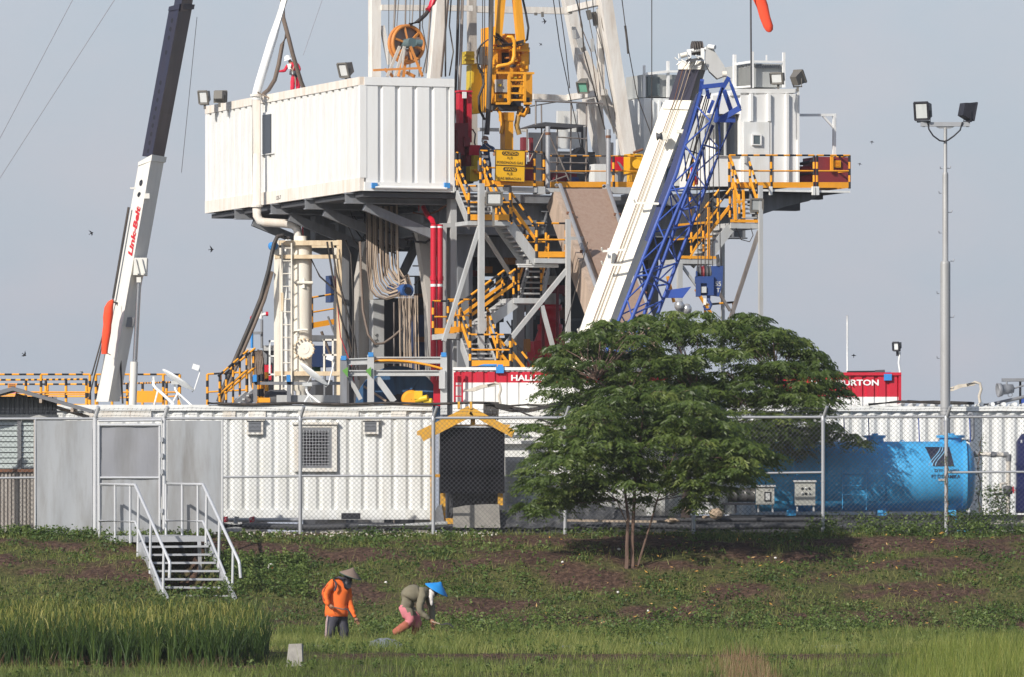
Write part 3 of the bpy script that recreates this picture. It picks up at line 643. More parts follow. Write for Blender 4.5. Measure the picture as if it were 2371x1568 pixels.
for u in (1955, 2012, 2128, 2188, 2246): rl.tube(P(u, 1024, TY+tr_*.7), P(u-2, 966, TY+tr_*.7), .014, n=6)
rl.tube(P(1955, 967, TY+tr_*.7), P(2246, 966, TY+tr_*.7), .014, n=6); rl.build('top_railing', BL, tank)
ld = MB()
for u in (1950, 2005): ld.tube(P(u, 1085, TY-.05), P(u, 1180, TY-.05), .012, n=6)
for v in (1097, 1124, 1145): ld.tube(P(1950, v, TY-.05), P(2005, v, TY-.05), .01, n=6)
ld.build('ladder', TB, tank)
def ontank(u, v, e=.006):
    """point on the front of the shell seen at (u,v)"""
    z = CH+(HV-v)*(TY+.3)/F; dz = z-tc_.z; y = tc_.y-math.sqrt(max(.01, (tr_+e)**2-dz*dz)); return Vector(((u-CU)*y/F, y, CH+(HV-v)*y/F))
lg = MB(); n = 8; vs = []; fs = []
for i in range(n+1):
    f = i/n; v = 1035+f*45; vs += [ontank(2140+20*f**.8, v), ontank(2197+12*f, v)]
for i in range(n): fs.append((2*i, 2*i+1, 2*i+3, 2*i+2))
lg.add(vs, fs, 0, True).build('emblem', TXN, tank)
for k in range(3):
    vs = []; fs = []
    for i in range(13):
        f = i/12; v = 1036+f*43; u = 2176+k*6-(26+k*0)*(3*f*f-2*f**3)*1.0+f*k*1.5
        vs += [ontank(u-.9, v, .012), ontank(u+.9, v, .012)]
    for i in range(12): fs.append((2*i, 2*i+1, 2*i+3, 2*i+2))
    MB().add(vs, fs, 0, True).build('emblem_stripe', paint('pale_blue_stripe', (.25, .52, .78), .5, dirt=.1), tank)
for s_, u, v, wd, h in (('DYNA HJN', 2163, 1095, 56, 9), ('PT DYNAMIKA', 2156, 1107.5, 66, 8.5)):
    p = ontank(u, v, .014); q = ontank(u, v-h, .014); text(s_, TXN, tank, p, (1, 0, 0), q-p, (q-p).length, px(wd, TY), ext=.0, bold=.01)
p = ontank(2172, 1113.5, .012); q = ontank(2172, 1108.5, .012); MB().prism([p, p+Vector((.16, 0, 0)), q+Vector((.16, 0, 0)), q], Vector((0, -.004, 0))).build('data_plate', LG, tank)
# pipes at the tank's right end
pw = thing('pvc_pipework', tuple(P(2335, 1190, TY)), 'grey and cream plastic pipework running right from the end of the blue tank', 'pipe')
PVC = paint('cream_pvc', (.62, .58, .52), .5, dirt=.3)
MB().path([P(2240, 1050, TY+.9), P(2255, 1051, TY+.9), P(2325, 1053, TY+.8), P(2332, 1057, TY+.8), P(2334, 1066, TY+.8), P(2333, 1188, TY+.8)], .055, n=10).build('main_pipe', PVC, pw)
mb = MB()
for a_, b_ in (((2254, 1051), (2264, 1051.5)), ((2293, 1052.5), (2306, 1053)), ((2322, 1053), (2334, 1054)), ((2334, 1052), (2334, 1068))): mb.tube(P(*a_, TY+.8), P(*b_, TY+.8), .068, n=10)
mb.build('coupling', GS, pw)
MB().path([P(2316, 1145, TY+.7), P(2316, 1120, TY+.7), P(2333, 1119, TY+.8)], .03, n=8).build('branch_pipe', PVC, pw)
MB().lathe(P(2333, 1142, TY+.75), UP, [(.01, -.02), (.1, -.02), (.11, .05), (.11, .13), (.06, .17), (.01, .17)], 14).build('valve', DG, pw)
MB().tube(P(2341, 1135, TY+.6), P(2352, 1135, TY+.6), .012).tube(P(2345, 1126, TY+.6), P(2346, 1142, TY+.6), .016).build('valve_handle', RD, pw)
pv = MB().path([P(2222, 1019, TY+.8), P(2243, 1020, TY+.8), P(2250, 1018, TY+.8), P(2252, 1011, TY+.8), P(2252, 962, TY+.8), P(2249, 957, TY+.8), P(2243, 957, TY+.8), P(2242, 962, TY+.8)], .035, n=8)
pv.build('vent_pipe', GS, pw)
dt = thing('dark_blue_water_tank', tuple(P(2410, 1188, 165.)), 'dark navy plastic water tank cut by the right edge', 'tank')
MB().lathe(P(2405, 1188, 165.4), UP, [(.01, 0), (.52, 0), (.53, .1), (.52, .5), (.54, .55), (.52, .6), (.52, 1.05), (.54, 1.1), (.52, 1.15), (.52, 1.6), (.40, 1.78), (.2, 1.82), (.2, 1.88), (.01, 1.9)], 36).build('tank_body', paint('navy_plastic', (.010, .013, .07), .35, dirt=.15), dt)
text('S', TXW, dt, P(2362, 1026, 164.85), (1, 0, 0), UP, .07, ext=.0, bold=.02)
MB().pbox(1040, 1194, 2212, 1242, 164.75, .08).build('dark_shade_strip', TARP, label='low dark strip standing in for the shade below the blue tank', cat='shade strip')  # dark strip added in place of the shade under the tank
# control boxes and drum under the trees
def cbox(u0, v0, u1, v1, Y, legs, label, win):
    t_ = thing('control_box', tuple(P((u0+u1)/2, 1187, Y)), label, 'control box', 'grey control boxes in front of the blue tank')
    MB().pbox(u0, v0+4, u1, v1, Y, .25).build('housing', paint('control_box_grey', (.40, .40, .37), .5, dirt=.3), t_)
    MB().pbox(u0-3, v0, u1+3, v0+4.5, Y-.04, .33).build('rain_hood', LG, t_)
    for u in (u0+3, u1-6): MB().pbox(u, v1, u+4, legs, Y+.05, .06).build('leg', LG, t_)
    if win: MB().pbox(u0+19, v0+16, u1-7, v1-8, Y-.012, .012).build('window_rim', BK, t_); MB().pbox(u0+22, v0+19, u1-10, v1-11, Y-.02, .01).build('window', LG, t_)
    else:
        for j in range(2):
            for k in range(3): MB().lathe(P(u0+17+k*8, v0+19+j*12, Y), Vector((0, -1, 0)), [(.028, 0), (.028, .02), (.01, .025)], 10).build('dial', LENS if (j+k) % 2 else BK, t_)
cbox(1750, 1123, 1792, 1169, 164.4, 1186, 'smaller grey control box with a tall rounded window beside the drum', True)
cbox(1840, 1112, 1887, 1170, 164.2, 1184, 'larger grey control box with rows of dials on two legs', False)
dr = thing('oil_drum', tuple(P(1718, 1163, 164.8)), 'dark dented drum lying on a low black stand', 'drum')
MB().lathe(P(1684, 1146, 164.8), Vector((1, 0, 0)), [(.01, 0), (.17, 0), (.175, .02), (.16, .03), (.16, .2), (.17, .21), (.16, .22), (.16, .42), (.17, .43), (.16, .44), (.16, .6), (.175, .62), (.01, .62)], 24).build('drum_body', paint('drum_grey', (.10, .10, .10), .4, metal=.4, dirt=.6, rust=.15), dr)
sd = thing('drum_stand', tuple(P(1720, 1187, 164.8)), 'low black steel stand carrying the dark drum', 'stand')
MB().pbox(1672, 1164, 1760, 1169, 164.65, .35).build('stand_top', BK, sd)
for u in (1674, 1700, 1752): MB().pbox(u, 1169, u+5, 1188, 164.7, .05).build('leg', BK, sd)
# ------------------------------------------------------------------ drilling rig: axes a (along its front), b (towards its back)
ZF = CH+(HV-439)*180/F
def LY(u, a):
    base = A0+E2*a; k = (u-CU)/F; return (base+E1*((base.x-k*base.y)/(k*E1.y-E1.x))).y
def LP(u, v, a=0.): return P(u, v, LY(u, a))              # point of the rig's side plane a seen at (u, v)
AX = (E2, E1, UP)
def rbars(par, name, mat, lst, b=0., round_=False, n=8):
    for e in lst:
        b0 = e[5] if len(e) > 5 else b; b1 = e[6] if len(e) > 6 else b0
        p = RP(e[0], e[1], b0); q = RP(e[2], e[3], b1); w = px(e[4], p.y)
        m = MB()
        if round_: m.tube(p, q, w/2, n=n)
        else: m.bar(p, q, w, w, up=(E1 if abs((q-p).normalized().dot(E1)) < .9 else None))
        m.build(name, mat, par)
def rboxes(par, name, mat, lst, b0=0., dep=.3):
    r = None
    for e in lst:
        bb = e[4] if len(e) > 4 else b0; d = e[5] if len(e) > 5 else dep
        r = MB().rbox(e[0], e[1], e[2], e[3], bb, bb+d).build(name, mat, par)
    return r
POSTM = {}
def railing(name, label, group, pts, h=1.05, spacing=1.3, kick=True, parent=None, r=.026, kickh=.14, mid=True):
    """striped yellow and black guard rail along base points"""
    t_ = parent or thing(name, tuple(pts[0]), label, 'railing', group)
    for i in range(len(pts)-1):
        a, b = Vector(pts[i]), Vector(pts[i+1]); Ld = (b-a).length; k = max(1, int(round(Ld/spacing)))
        MB().stripe(a+UP*h, b+UP*h, r, .17).build('top_rail', [YE, BK], t_)
        if mid: MB().tube(a+UP*h*.53, b+UP*h*.53, r*.9, n=6).build('mid_rail', YE, t_)
        if kick: MB().bar(a+UP*(kickh/2+.02), b+UP*(kickh/2+.02), .02, kickh).build('kick_plate', YE, t_)
        for j in range(k+1):
            if j == 0 and i > 0: continue
            key = round(h, 2)
            if key not in POSTM: POSTM[key] = MB().stripe(Vector((0, 0, 0)), Vector((0, 0, h)), .033, .16).mesh('post', [BK, YE])
            copies('post', POSTM[key], t_, [a.lerp(b, j/k)])
    return t_
def stair(name, label, tl, tr, bl, br, n, mat, parent=None, hand=True, group='steel stairs of the rig', treadm=None):
    t_ = parent or thing(name, tuple(bl), label, 'stairs', group)
    for a, b in ((tl, bl), (tr, br)): MB().bar(a-UP*.12, b-UP*.12, .05, .26).build('stringer', mat, t_)
    for i in range(1, n):
        f = i/n; a = tl.lerp(bl, f); b = tr.lerp(br, f); d = (b-a).normalized()
        MB().box((a+b)/2-UP*.03, ((b-a).length-.07, .24, .04), ax=(d, UP.cross(d), UP)).build('tread', treadm or LG, t_)
    if hand:
        for a, b in ((tl, bl), (tr, br)):
            MB().stripe(a+UP*.98, b+UP*.98, .027, .2).build('handrail', [YE, BK], t_)
            MB().tube(a+UP*.52, b+UP*.52, .03, n=6).build('mid_rail', YE, t_)
            for f in (.05, .5, .95): q = a.lerp(b, f); MB().stripe(q, q+UP*.98, .028, .16).build('baluster', [YE, BK], t_)
    return t_
def floodlight(p, aim, label, w=.42, h=.42, hm=None, lens=None, post=None):
    w *= .88; h *= .88
    hm = hm or LAMP; aim = Vector(aim).normalized(); x, y, d = basis(aim)
    t_ = thing('floodlight', tuple(p-UP*(h*.7)), label, 'floodlight', 'floodlights around the drilling site')
    mb = MB(); f = [p+d*.10+x*sx*w/2+y*sy*h/2 for sx, sy in ((-1, -1), (1, -1), (1, 1), (-1, 1))]; k = [p-d*.16+x*sx*w*.36+y*sy*h*.36 for sx, sy in ((-1, -1), (1, -1), (1, 1), (-1, 1))]
    mb.hexa(k+f); mb.build('housing', hm, t_)
    fr = MB()
    for i in range(4): a, b = f[i], f[(i+1) % 4]; fr.bar(a+d*.015, b+d*.015, .045, .04)
    fr.build('lens_rim', hm, t_)
    MB().hexa([p+d*.102+x*sx*w*.40+y*sy*h*.40 for sx, sy in ((-1, -1), (1, -1), (1, 1), (-1, 1))]+[p+d*.112+x*sx*w*.40+y*sy*h*.40 for sx, sy in ((-1, -1), (1, -1), (1, 1), (-1, 1))]).build('lens', lens or LENS, t_)
    br = MB()
    for sg in (-1, 1): br.bar(p+x*sg*w*.47, p+x*sg*w*.47-UP*h*.62, .02, .05)
    br.bar(p-x*w*.48-UP*h*.62, p+x*w*.48-UP*h*.62, .05, .03); br.bar(p-UP*h*.62, p-UP*(h*.62+(post or .12)), .06); br.build('bracket', hm, t_)
    return t_

# substructure and floor
sub = thing('rig_substructure', tuple(R(4, 3, PAD)), 'grey steel drilling rig substructure carrying the drill floor', 'rig structure')
MB().box(R(6.0, 6.0, ZF-.12), (7.4, 10.5, .2), ax=AX).build('drill_floor', GS, sub)
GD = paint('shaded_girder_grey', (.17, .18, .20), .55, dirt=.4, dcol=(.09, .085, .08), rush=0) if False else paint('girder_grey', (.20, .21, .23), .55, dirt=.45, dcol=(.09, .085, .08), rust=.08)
for b_ in (1.1, 4.5, 8.2, 11): MB().ibeam(R(2.2, b_, ZF-.62), R(10.6, b_, ZF-.62), .3, .78, up=UP).build('floor_girder', GD, sub)
for a_ in (2.4, 5.2, 7.6, 10.2): MB().ibeam(R(a_, .9, ZF-.7), R(a_, 11.2, ZF-.7), .28, .6, up=UP).build('floor_joist', GD, sub)
MB().box(R(6.3, 2.5, ZF-1.25), (7.8, .25, .5), ax=AX).build('lower_girder', GD, sub)
rboxes(sub, 'column', LG, [(1025, 517, 1034, 1238, .3, .3), (1043, 440, 1057, 1238, .3, .3), (1034, 517, 1043, 527, .3, .25), (1226, 690, 1234, 1238, 5.0), (1196, 703, 1214, 1238, 4.6)])
rboxes(sub, 'column', GS, [(1060, 520, 1094, 1238, 1.2, .4), (790, 556, 808, 1238, 6.5, .4), (810, 556, 833, 1238, 6.7, .4), (1450, 450, 1480, 1238, 2.6, .4), (1500, 450, 1524, 1238, 5, .4)])
rboxes(sub, 'box_panel', LG, [(864, 694, 889, 1238, 5.2, .35)])
LGW = paint('warm_grey_paint', (.50, .47, .43), .55, dirt=.4, dcol=(.32, .27, .22), rust=.12)
text('DS-6', TXB, sub, RP(875, 802, 5.2)-E1*.012, UP, -E2, px(9, 186), px(29, 186), ext=.0)
def panel(u4, b, dep, mat=LGW, name='box_panel'):
    MB().prism([RP(u, v, b) for u, v in u4], E1*dep).build(name, mat, sub)
panel([(845, 560), (864, 560), (864, 1238), (830, 1238), (830, 640)], 5.6, .35)
panel([(966, 536), (998, 532), (998, 900), (994, 900), (990, 700)], 2.0, .3)
rbars(sub, 'brace', GS, [(964, 566, 922, 654, 17), (893, 560, 893, 640, 8), (1262, 560, 1300, 700, 9)], 6)
rbars(sub, 'pipe_run', ST, [(912, 700, 912, 1238, 4, 4.6), (1000, 616, 955, 616, 3, 5), (930, 640, 1000, 640, 3, 7), (984, 605, 984, 690, 3, 7), (958, 660, 990, 630, 3, 7)], 4.6, True)
DKB = paint('tank_navy', (.03, .06, .16), .5, dirt=.4)
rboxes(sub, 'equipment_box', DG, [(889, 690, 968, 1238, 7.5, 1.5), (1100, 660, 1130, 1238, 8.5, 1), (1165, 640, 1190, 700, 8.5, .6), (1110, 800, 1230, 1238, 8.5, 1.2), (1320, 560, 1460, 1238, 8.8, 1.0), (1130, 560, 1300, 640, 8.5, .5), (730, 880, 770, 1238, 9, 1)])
rboxes(sub, 'equipment_box', DKB, [(967, 729, 998, 857, 7, .8), (765, 638, 776, 700, 9, .4), (700, 800, 772, 850, 9, .6)])
rboxes(sub, 'equipment_box', paint('machine_green', (.02, .16, .05), .5, dirt=.3), [(727, 820, 742, 862, 9.2, .4)])
for e in ((968, 780, 998, 792), (966, 680, 998, 688)): rboxes(sub, 'rusty_channel', RUS, [e+(6.8, .3)])
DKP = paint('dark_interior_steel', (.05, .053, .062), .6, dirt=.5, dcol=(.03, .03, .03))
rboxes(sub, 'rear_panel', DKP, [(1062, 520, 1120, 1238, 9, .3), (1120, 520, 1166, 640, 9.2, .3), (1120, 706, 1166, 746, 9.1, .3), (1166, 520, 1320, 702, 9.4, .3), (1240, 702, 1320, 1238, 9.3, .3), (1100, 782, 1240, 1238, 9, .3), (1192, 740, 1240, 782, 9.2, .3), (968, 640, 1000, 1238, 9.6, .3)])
for k in range(70):
    u = random.uniform(1060, 1310); v = random.uniform(530, 840); b_ = random.uniform(4.8, 8.5); m_ = (GS, DG, ST, GS, DR, RUS, DKP)[k % 7]
    if k % 2: rbars(sub, 'pipe_run', m_, [(u, v, u+random.choice((0, 0, 40, -30)), v+random.choice((90, 120, 0, 60)), random.uniform(3, 9), b_)], b_, True)
    else: rboxes(sub, 'equipment_box', m_, [(u, v, u+random.uniform(8, 26), v+random.uniform(8, 40), b_, .3)])
for k in range(24):
    u = random.uniform(735, 990); v = random.uniform(690, 900); rbars(sub, 'pipe_run', (GS, ST, DG, CB)[k % 4], [(u, v, u+random.choice((0, 0, 30)), v+random.uniform(40, 120), random.uniform(3, 7), random.uniform(6, 9))], 7, True)
# heavy shaded floor beams seen under the left of the floor
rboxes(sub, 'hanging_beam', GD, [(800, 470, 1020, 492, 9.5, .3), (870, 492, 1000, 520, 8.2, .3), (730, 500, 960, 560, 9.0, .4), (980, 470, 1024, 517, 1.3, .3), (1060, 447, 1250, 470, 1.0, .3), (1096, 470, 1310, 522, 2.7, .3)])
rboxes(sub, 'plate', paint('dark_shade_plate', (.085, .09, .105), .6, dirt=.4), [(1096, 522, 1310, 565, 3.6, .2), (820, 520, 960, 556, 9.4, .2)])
# tangled cables under the doghouse
tg = MB()
for k in range(26):
    p = RP(random.uniform(800, 960), random.uniform(470, 520), random.uniform(4, 7)); q = RP(random.uniform(830, 980), random.uniform(500, 560), random.uniform(4, 7)); m_ = (p+q)/2-UP*random.uniform(.2, .7)
    tg.path([p, p.lerp(m_, .6)-UP*.1, m_, q.lerp(m_, .5)-UP*.1, q], .025, n=4)
tg.build('cable_tangle', RB, sub, kind='stuff')

# ------------------------------------------------------------------ doghouse
dog = thing('doghouse', tuple(R(1.2, 6, ZF)), 'large white corrugated steel doghouse cabin on the left of the drill floor', 'cabin')
ZT = CH+(HV-178)*180/F; Lb = 12.5; Wa = 2.44; zb_ = ZF-.03
MB().corr(R(0, Lb, 0), R(0, .12, 0), zb_+.3, ZT-.2, .50, .05, -E2, flat=.56, slope=.02).build('side_wall', WHD, dog)
MB().corr(R(.14, 0, 0), R(Wa-.1, 0, 0), zb_+.2, ZT-.2, .445, .05, -E1, flat=.70, slope=.06).build('front_wall', WH, dog)
MB().hexa([R(.07, .07, zb_), R(Wa, .07, zb_), R(Wa, Lb, zb_), R(.07, Lb, zb_), R(.07, .07, ZT-.03), R(Wa, .07, ZT-.03), R(Wa, Lb, ZT-.03), R(.07, Lb, ZT-.03)]).build('shell', WH, dog)
def rb_box(par, name, mat, a0, a1, b0, b1, z0, z1): return MB().hexa([R(a0, b0, z0), R(a1, b0, z0), R(a1, b1, z0), R(a0, b1, z0), R(a0, b0, z1), R(a1, b0, z1), R(a1, b1, z1), R(a0, b1, z1)]).build(name, mat, par)
WHR = paint('white_paint_rust_edge', (.78, .74, .68), .5, dirt=.4, dcol=(.62, .42, .26), rust=.12)
rb_box(dog, 'top_rail', WHR, -.02, .1, .0, Lb, ZT-.2, ZT); rb_box(dog, 'top_rail', WH, .1, Wa, -.02, .1, ZT-.2, ZT)
rb_box(dog, 'bottom_rail', WHR, -.02, .1, .0, Lb, zb_, zb_+.32); rb_box(dog, 'bottom_rail', WH, .1, Wa, -.03, .1, zb_, zb_+.22)
rb_box(dog, 'corner_post', WH, -.01, .16, -.01, .14, zb_+.32, ZT-.2); rb_box(dog, 'corner_post', WH, Wa-.12, Wa, -.01, .1, zb_+.22, ZT-.2); rb_box(dog, 'corner_post', WH, -.01, .1, Lb-.15, Lb, zb_+.32, ZT-.2)
for u in (866, 1034):
    p = RP(u, 430, -.04); MB().box(p, (.14, .1, .13), ax=AX).build('lug_block', LB, dog)
MB().tube(RP(868, 434, -.06), RP(1034, 437, -.06), .04, n=8).build('front_pipe', WH, dog)
def lquad(u0, u1, vt0, vb0, vt1, vb1, a, dep, mat, name, par):
    p = [LP(u0, vb0, a), LP(u1, vb1, a), LP(u1, vt1, a), LP(u0, vt0, a)]
    return MB().prism(p, E2*dep).build(name, mat, par)
wfr = lquad(603, 632, 262, 360, 258, 356, -.045, .05, WH, 'window_frame', dog)
lquad(607, 627, 267, 357, 264, 354, -.06, .02, GL, 'window', dog)
tp = LP(640, 463, -.03); text('DS-7', TXB, dog, tp-UP*.0, -E1, UP, .10, .34, ext=.0, bold=.0, name='lettering')
for i, u in enumerate((556, 640, 719, 812)):
    b_ = (LP(u, 480, 0)-A0).dot(E1)
    MB().ibeam(R(-.15, b_, zb_-.15), R(3.2, b_, zb_-.15), .2, .27, up=UP).build('floor_beam', GS, dog)
    MB().bar(R(.35, b_, zb_-.34), R(2.5, b_, zb_-1.15), .14, .22, up=UP).build('bracket', GS, dog)
rb_box(dog, 'floor_underside', DG, .1, Wa+.3, .1, Lb-.2, zb_-.14, zb_-.03)
# red air lines inside the substructure, vent line up the doghouse wall
vl = thing('vent_line', tuple(LP(594, 505, -.3)), 'thick white vent pipe running up the doghouse wall and on to the mast', 'pipe')
Yv = LY(594, -.3)
MB().path([P(676, -60, Yv+.8), P(632, 88, Yv+.5), P(601, 190, Yv), P(595, 212, Yv), P(593, 232, Yv)], px(10.5, Yv), n=14).build('upper_pipe', WH, vl)
MB().path([P(593, 232, Yv), P(594, 480, Yv), P(595, 500, Yv), P(601, 511, Yv), P(612, 515, Yv), P(660, 518, Yv), P(678, 521, Yv), P(688, 530, Yv), P(690, 545, Yv), P(690, 562, Yv)], px(10, Yv), n=14).build('lower_pipe', WHR, vl)
for v in (224, 480): MB().lathe(P(593.5, v, Yv), UP, [(.1, 0), (.16, 0), (.16, .06), (.1, .06)], 16, sm=False).bar(P(593, v-3, Yv), P(600, v-3, Yv)+Vector((.0, .5, 0)), .05).build('clamp', WHM, vl)
MB().path([P(596, 214, Yv-.12), P(612, 222, Yv-.1), P(640, 236, Yv), P(655, 240, Yv+.2)], .02, n=4).build('safety_rope', TAN, label='thin rope tied from the white vent pipe across the doghouse roof', cat='rope')

# ------------------------------------------------------------------ mud gas separator vessel in its cream frame
VY = 184.0
ves = thing('separator_vessel', tuple(P(700, 930, VY)), 'tall cream gas separator vessel with a bolted flange in a rusty cream frame', 'vessel')
MB().lathe(P(699, 935, VY), UP, [(.16, 0), (.16, .3), (.22, .35), (px(23, VY), .75), (px(23, VY), 3.9), (px(21, VY), 4.02), (.13, 4.05), (.13, 4.2)], 28).build('vessel_shell', CR, ves)
MB().lathe(P(667, 925, VY-.1), UP, [(.14, 0), (.14, 2.0), (.16, 2.05), (.16, 3.9), (.07, 4.0)], 18).build('side_pipe', WH2, ves)
for u, w in ((640, 12), (785, 12)):
    MB().rbox(u-w/2, 556, u+w/2, 925, RY(0, 0)*0+3.0, 3.14) if False else None
    MB().pbox(u-6, 556, u, 925, VY-.35, .16).pbox(u, 556, u+6, 925, VY-.37, .15).build('frame_post', CRR if u > 700 else CR, ves)
for u in (648, 776): MB().pbox(u-3, 558, u+3, 925, VY+1.0, .1).build('frame_post', CR, ves)
for v0, v1, y in ((557, 568, -.36), (590, 599, -.38), (860, 870, -.38), (568, 574, 1.0)): MB().pbox(636, v0, 790, v1, VY+y, .12).build('frame_beam', CRR, ves)
for e in ((747, 785, 783, 789), (747, 820, 783, 824)): MB().pbox(e[0], e[1], e[2], e[3], VY-.3, .05).build('guard_rail', CR, ves)
for u in (748, 768): MB().pbox(u, 785, u+4, 862, VY-.3, .05).build('guard_rail', CR, ves)
for e in ((622, 788, 636, 792), (622, 788, 626, 870), (622, 823, 636, 826), (622, 865, 636, 869)): MB().pbox(*e, VY-.3, .05).build('guard_rail', WH2, ves)
for u in (653, 675): MB().tube(P(u, 563, VY-.42), P(u, 925, VY-.42), .022, n=6).build('ladder_rail', CR, ves)
for k in range(12): v = 575+k*29.5; MB().tube(P(653, v, VY-.42), P(675, v, VY-.42), .016, n=6).build('ladder_rung', CR, ves)
fl = MB().lathe(P(705, 808, VY-.24), Vector((-.12, -1, 0)), [(.20, 0), (.25, 0), (.25, .06), (.13, .065), (.13, .075), (.01, .075)], 28, sm=False).build('blind_flange', CR, ves)
for k in range(16):
    an = 2*math.pi*k/16; c_ = P(705+22.5*math.cos(an), 808+22.5*math.sin(an), VY-.24); MB().tube(c_+Vector((0, .05, 0)), c_+Vector((-.015, -.13, 0)), .026, n=6).build('bolt', CRR, fl)
MB().tube(P(682, 655, VY-.26), P(724, 655, VY-.26), .042, n=10).tube(P(703, 645, VY-.2), P(703, 668, VY-.24), .05, n=8).build('gauge_manifold', CR, ves)
MB().path([P(680, 770, VY-.3), P(688, 766, VY-.34), P(700, 764, VY-.36), P(712, 764, VY-.36)], .032, n=8).build('drain_pipe', CR, ves)
MB().tube(P(690, 655, VY-.24), P(690, 780, VY-.26), .018, n=6).build('sight_tube', WH2, ves)
MB().pbox(650, 678, 656, 720, VY-.45, .05).build('valve_box', CRR, ves)
# black hose drooping left from the frame and its blue end
bh = thing('black_hose', tuple(P(505, 932, VY-1)), 'long thick black hose slung from the separator frame down to the left', 'hose')
HPTS = [(668, 552), (655, 546), (642, 548), (634, 566), (622, 625), (604, 690), (580, 750), (552, 815), (528, 872), (505, 930)]
MB().path([P(u, v, VY-.5-.05*i) for i, (u, v) in enumerate(HPTS)], px(5, VY), n=8, r2=px(5.5, VY)).build('hose_pipe', RB, bh)
MB().path([P(u+8, v+4, VY-.4-.05*i) for i, (u, v) in enumerate(HPTS[4:])], px(4, VY), n=8).build('hose_pipe', CB, bh)
MB().lathe(P(631, 570, VY-.5), Vector((-.5, -.6, -.1)), [(.01, -.1), (.1, -.1), (.1, .06), (.06, .08), (.01, .08)], 14).build('hose_cap', LB, bh)
# generator / hose manifold behind the railing
man = thing('hose_manifold', tuple(P(590, 928, 185)), 'grey skid wrapped with hoses beside the separator frame', 'machine')
MB().pbox(572, 812, 632, 925, 185.5, 1.0).build('skid_body', GS, man); MB().pbox(608, 800, 640, 812, 185.3, .8).build('skid_cover', LG, man)
MB().pbox(570, 806, 588, 925, 185.2, .4).build('crumpled_sheet', paint('pale_sheet', (.55, .55, .56), .6, dirt=.5), man)
m_ = MB()
for k in range(22):
    u = random.uniform(575, 606); m_.path([P(u, 808+random.uniform(0, 14), 185.1), P(u+random.uniform(-5, 5), 840, 185.05), P(u+random.uniform(-8, 8), 890, 185.1), P(u+random.uniform(-10, 30), 922, 185)], .025, n=4)
m_.build('hose_bundle', CB, man, kind='stuff')
MB().pbox(612, 845, 628, 880, 184.6, .2).build('red_box', RD, man)
for u, v0, v1, hm, hl in ((583, 735, 806, LB, 'blue mast post with a small red beacon left of the separator'), (606, 728, 806, GS, 'grey post with a white and red alarm horn left of the separator')):
    bc = thing('beacon_post', tuple(P(u, v1, 185)), hl, 'beacon', 'signal posts by the hose skid')
    MB().tube(P(u, v1, 185), P(u, v0+12, 185), .035, n=8).build('pole', hm, bc)
    if u < 600: MB().tube(P(u, v0+14, 185), P(u, v0+4, 185), .05).build('lamp_base', GS, bc); MB().lathe(P(u, v0+4, 185), UP, [(.05, 0), (.05, .05), (.01, .09)], 10).build('red_lamp', RD, bc)
    else:
        MB().tube(P(u-2, v0+10, 185), P(u-2, v0-8, 185), .045).tube(P(u-2, v0+2, 185), P(u+10, v0-1, 185), .04).build('horn_body', WH, bc); MB().tube(P(u+9, v0-1, 185), P(u+15, v0-1, 185), .055).tube(P(u-2, v0-8, 185), P(u-2, v0-14, 185), .04).build('red_lamp', RD, bc)
        MB().pbox(586, 768, 605, 774, 184.9, .15).build('side_lamp', GS, bc)

# ------------------------------------------------------------------ hose bundle and blue guide drum under the floor
cbn = thing('service_loop_cables', tuple(RP(905, 690, 2.6)), 'bundle of tan service cables looping under the drill floor over a blue drum', 'cables')
DRB = 2.2
MB().tube(RP(908, 672, DRB+.9), RP(944, 673, DRB), px(15, 182), n=20).build('guide_drum', paint('drum_blue', (.03, .10, .30), .5, dirt=.4), cbn)
MB().tube(RP(943, 673, DRB-.02), RP(946, 673, DRB-.1), px(8, 182), n=16).build('drum_hub', BK, cbn)
for k in range(17):
    u = 848+k*4.3+random.uniform(-1, 1); ue = 905+k*1.6; vb = 690-k*3.+random.uniform(-5, 5); c_ = RP(u, 470, DRB+1.5)
    pts = [RP(u, 478, DRB+1.5), RP(u+random.uniform(-3, 3), 560, DRB+1.2), RP(u+2, 620+random.uniform(-10, 10), DRB+.9), RP(u+8-k*.2, vb-22, DRB+.6), RP(u+22-k*.4, vb-4, DRB+.5), RP((u+ue)/2+14, vb+2, DRB+.4), RP(ue+14, vb-6, DRB+.2), RP(ue+24, 672, DRB+.1)]
    fine = []
    for i in range(len(pts)-1):
        for t_ in (0, .5): fine.append(pts[i].lerp(pts[i+1], t_))
    fine.append(pts[-1]); MB().path(fine, px(2.0, 182), n=6).build('cable', TAN if k % 3 else CB, cbn)
for k in range(13):
    u = 925+k*3.4; j_ = random.uniform(-1.6, 1.6); MB().path([RP(u-2+k*.2, 685, DRB-.1-.05*(k % 3)), RP(u+j_, 740, DRB-.3-.1*(k % 2)), RP(u+1+j_*1.6, 800, DRB-.4), RP(u+3+j_, 880, DRB-.6)], px(1.25, 181), n=6).build('cable', (TAN, CB, TAN, WOOD)[k % 4], cbn)
lh = thing('drooping_hose', tuple(RP(880, 800, 2)), 'brown hose drooping in a long loop below the floor', 'hose')
MB().path([RP(833, 560, 3.2), RP(835, 640, 3.), RP(840, 720, 2.6), RP(852, 775, 2.3), RP(868, 797, 2.2), RP(888, 795, 2.2), RP(910, 780, 2.1), RP(930, 762, 2.)], px(3, 183), n=7).build('hose_pipe', CB, lh)
MB().path([RP(918, 470, 2.6), RP(920, 560, 2.4), RP(921, 620, 2.2), RP(925, 660, 2.)], px(2.5, 183), n=7).build('hose_pipe', TAN, lh)
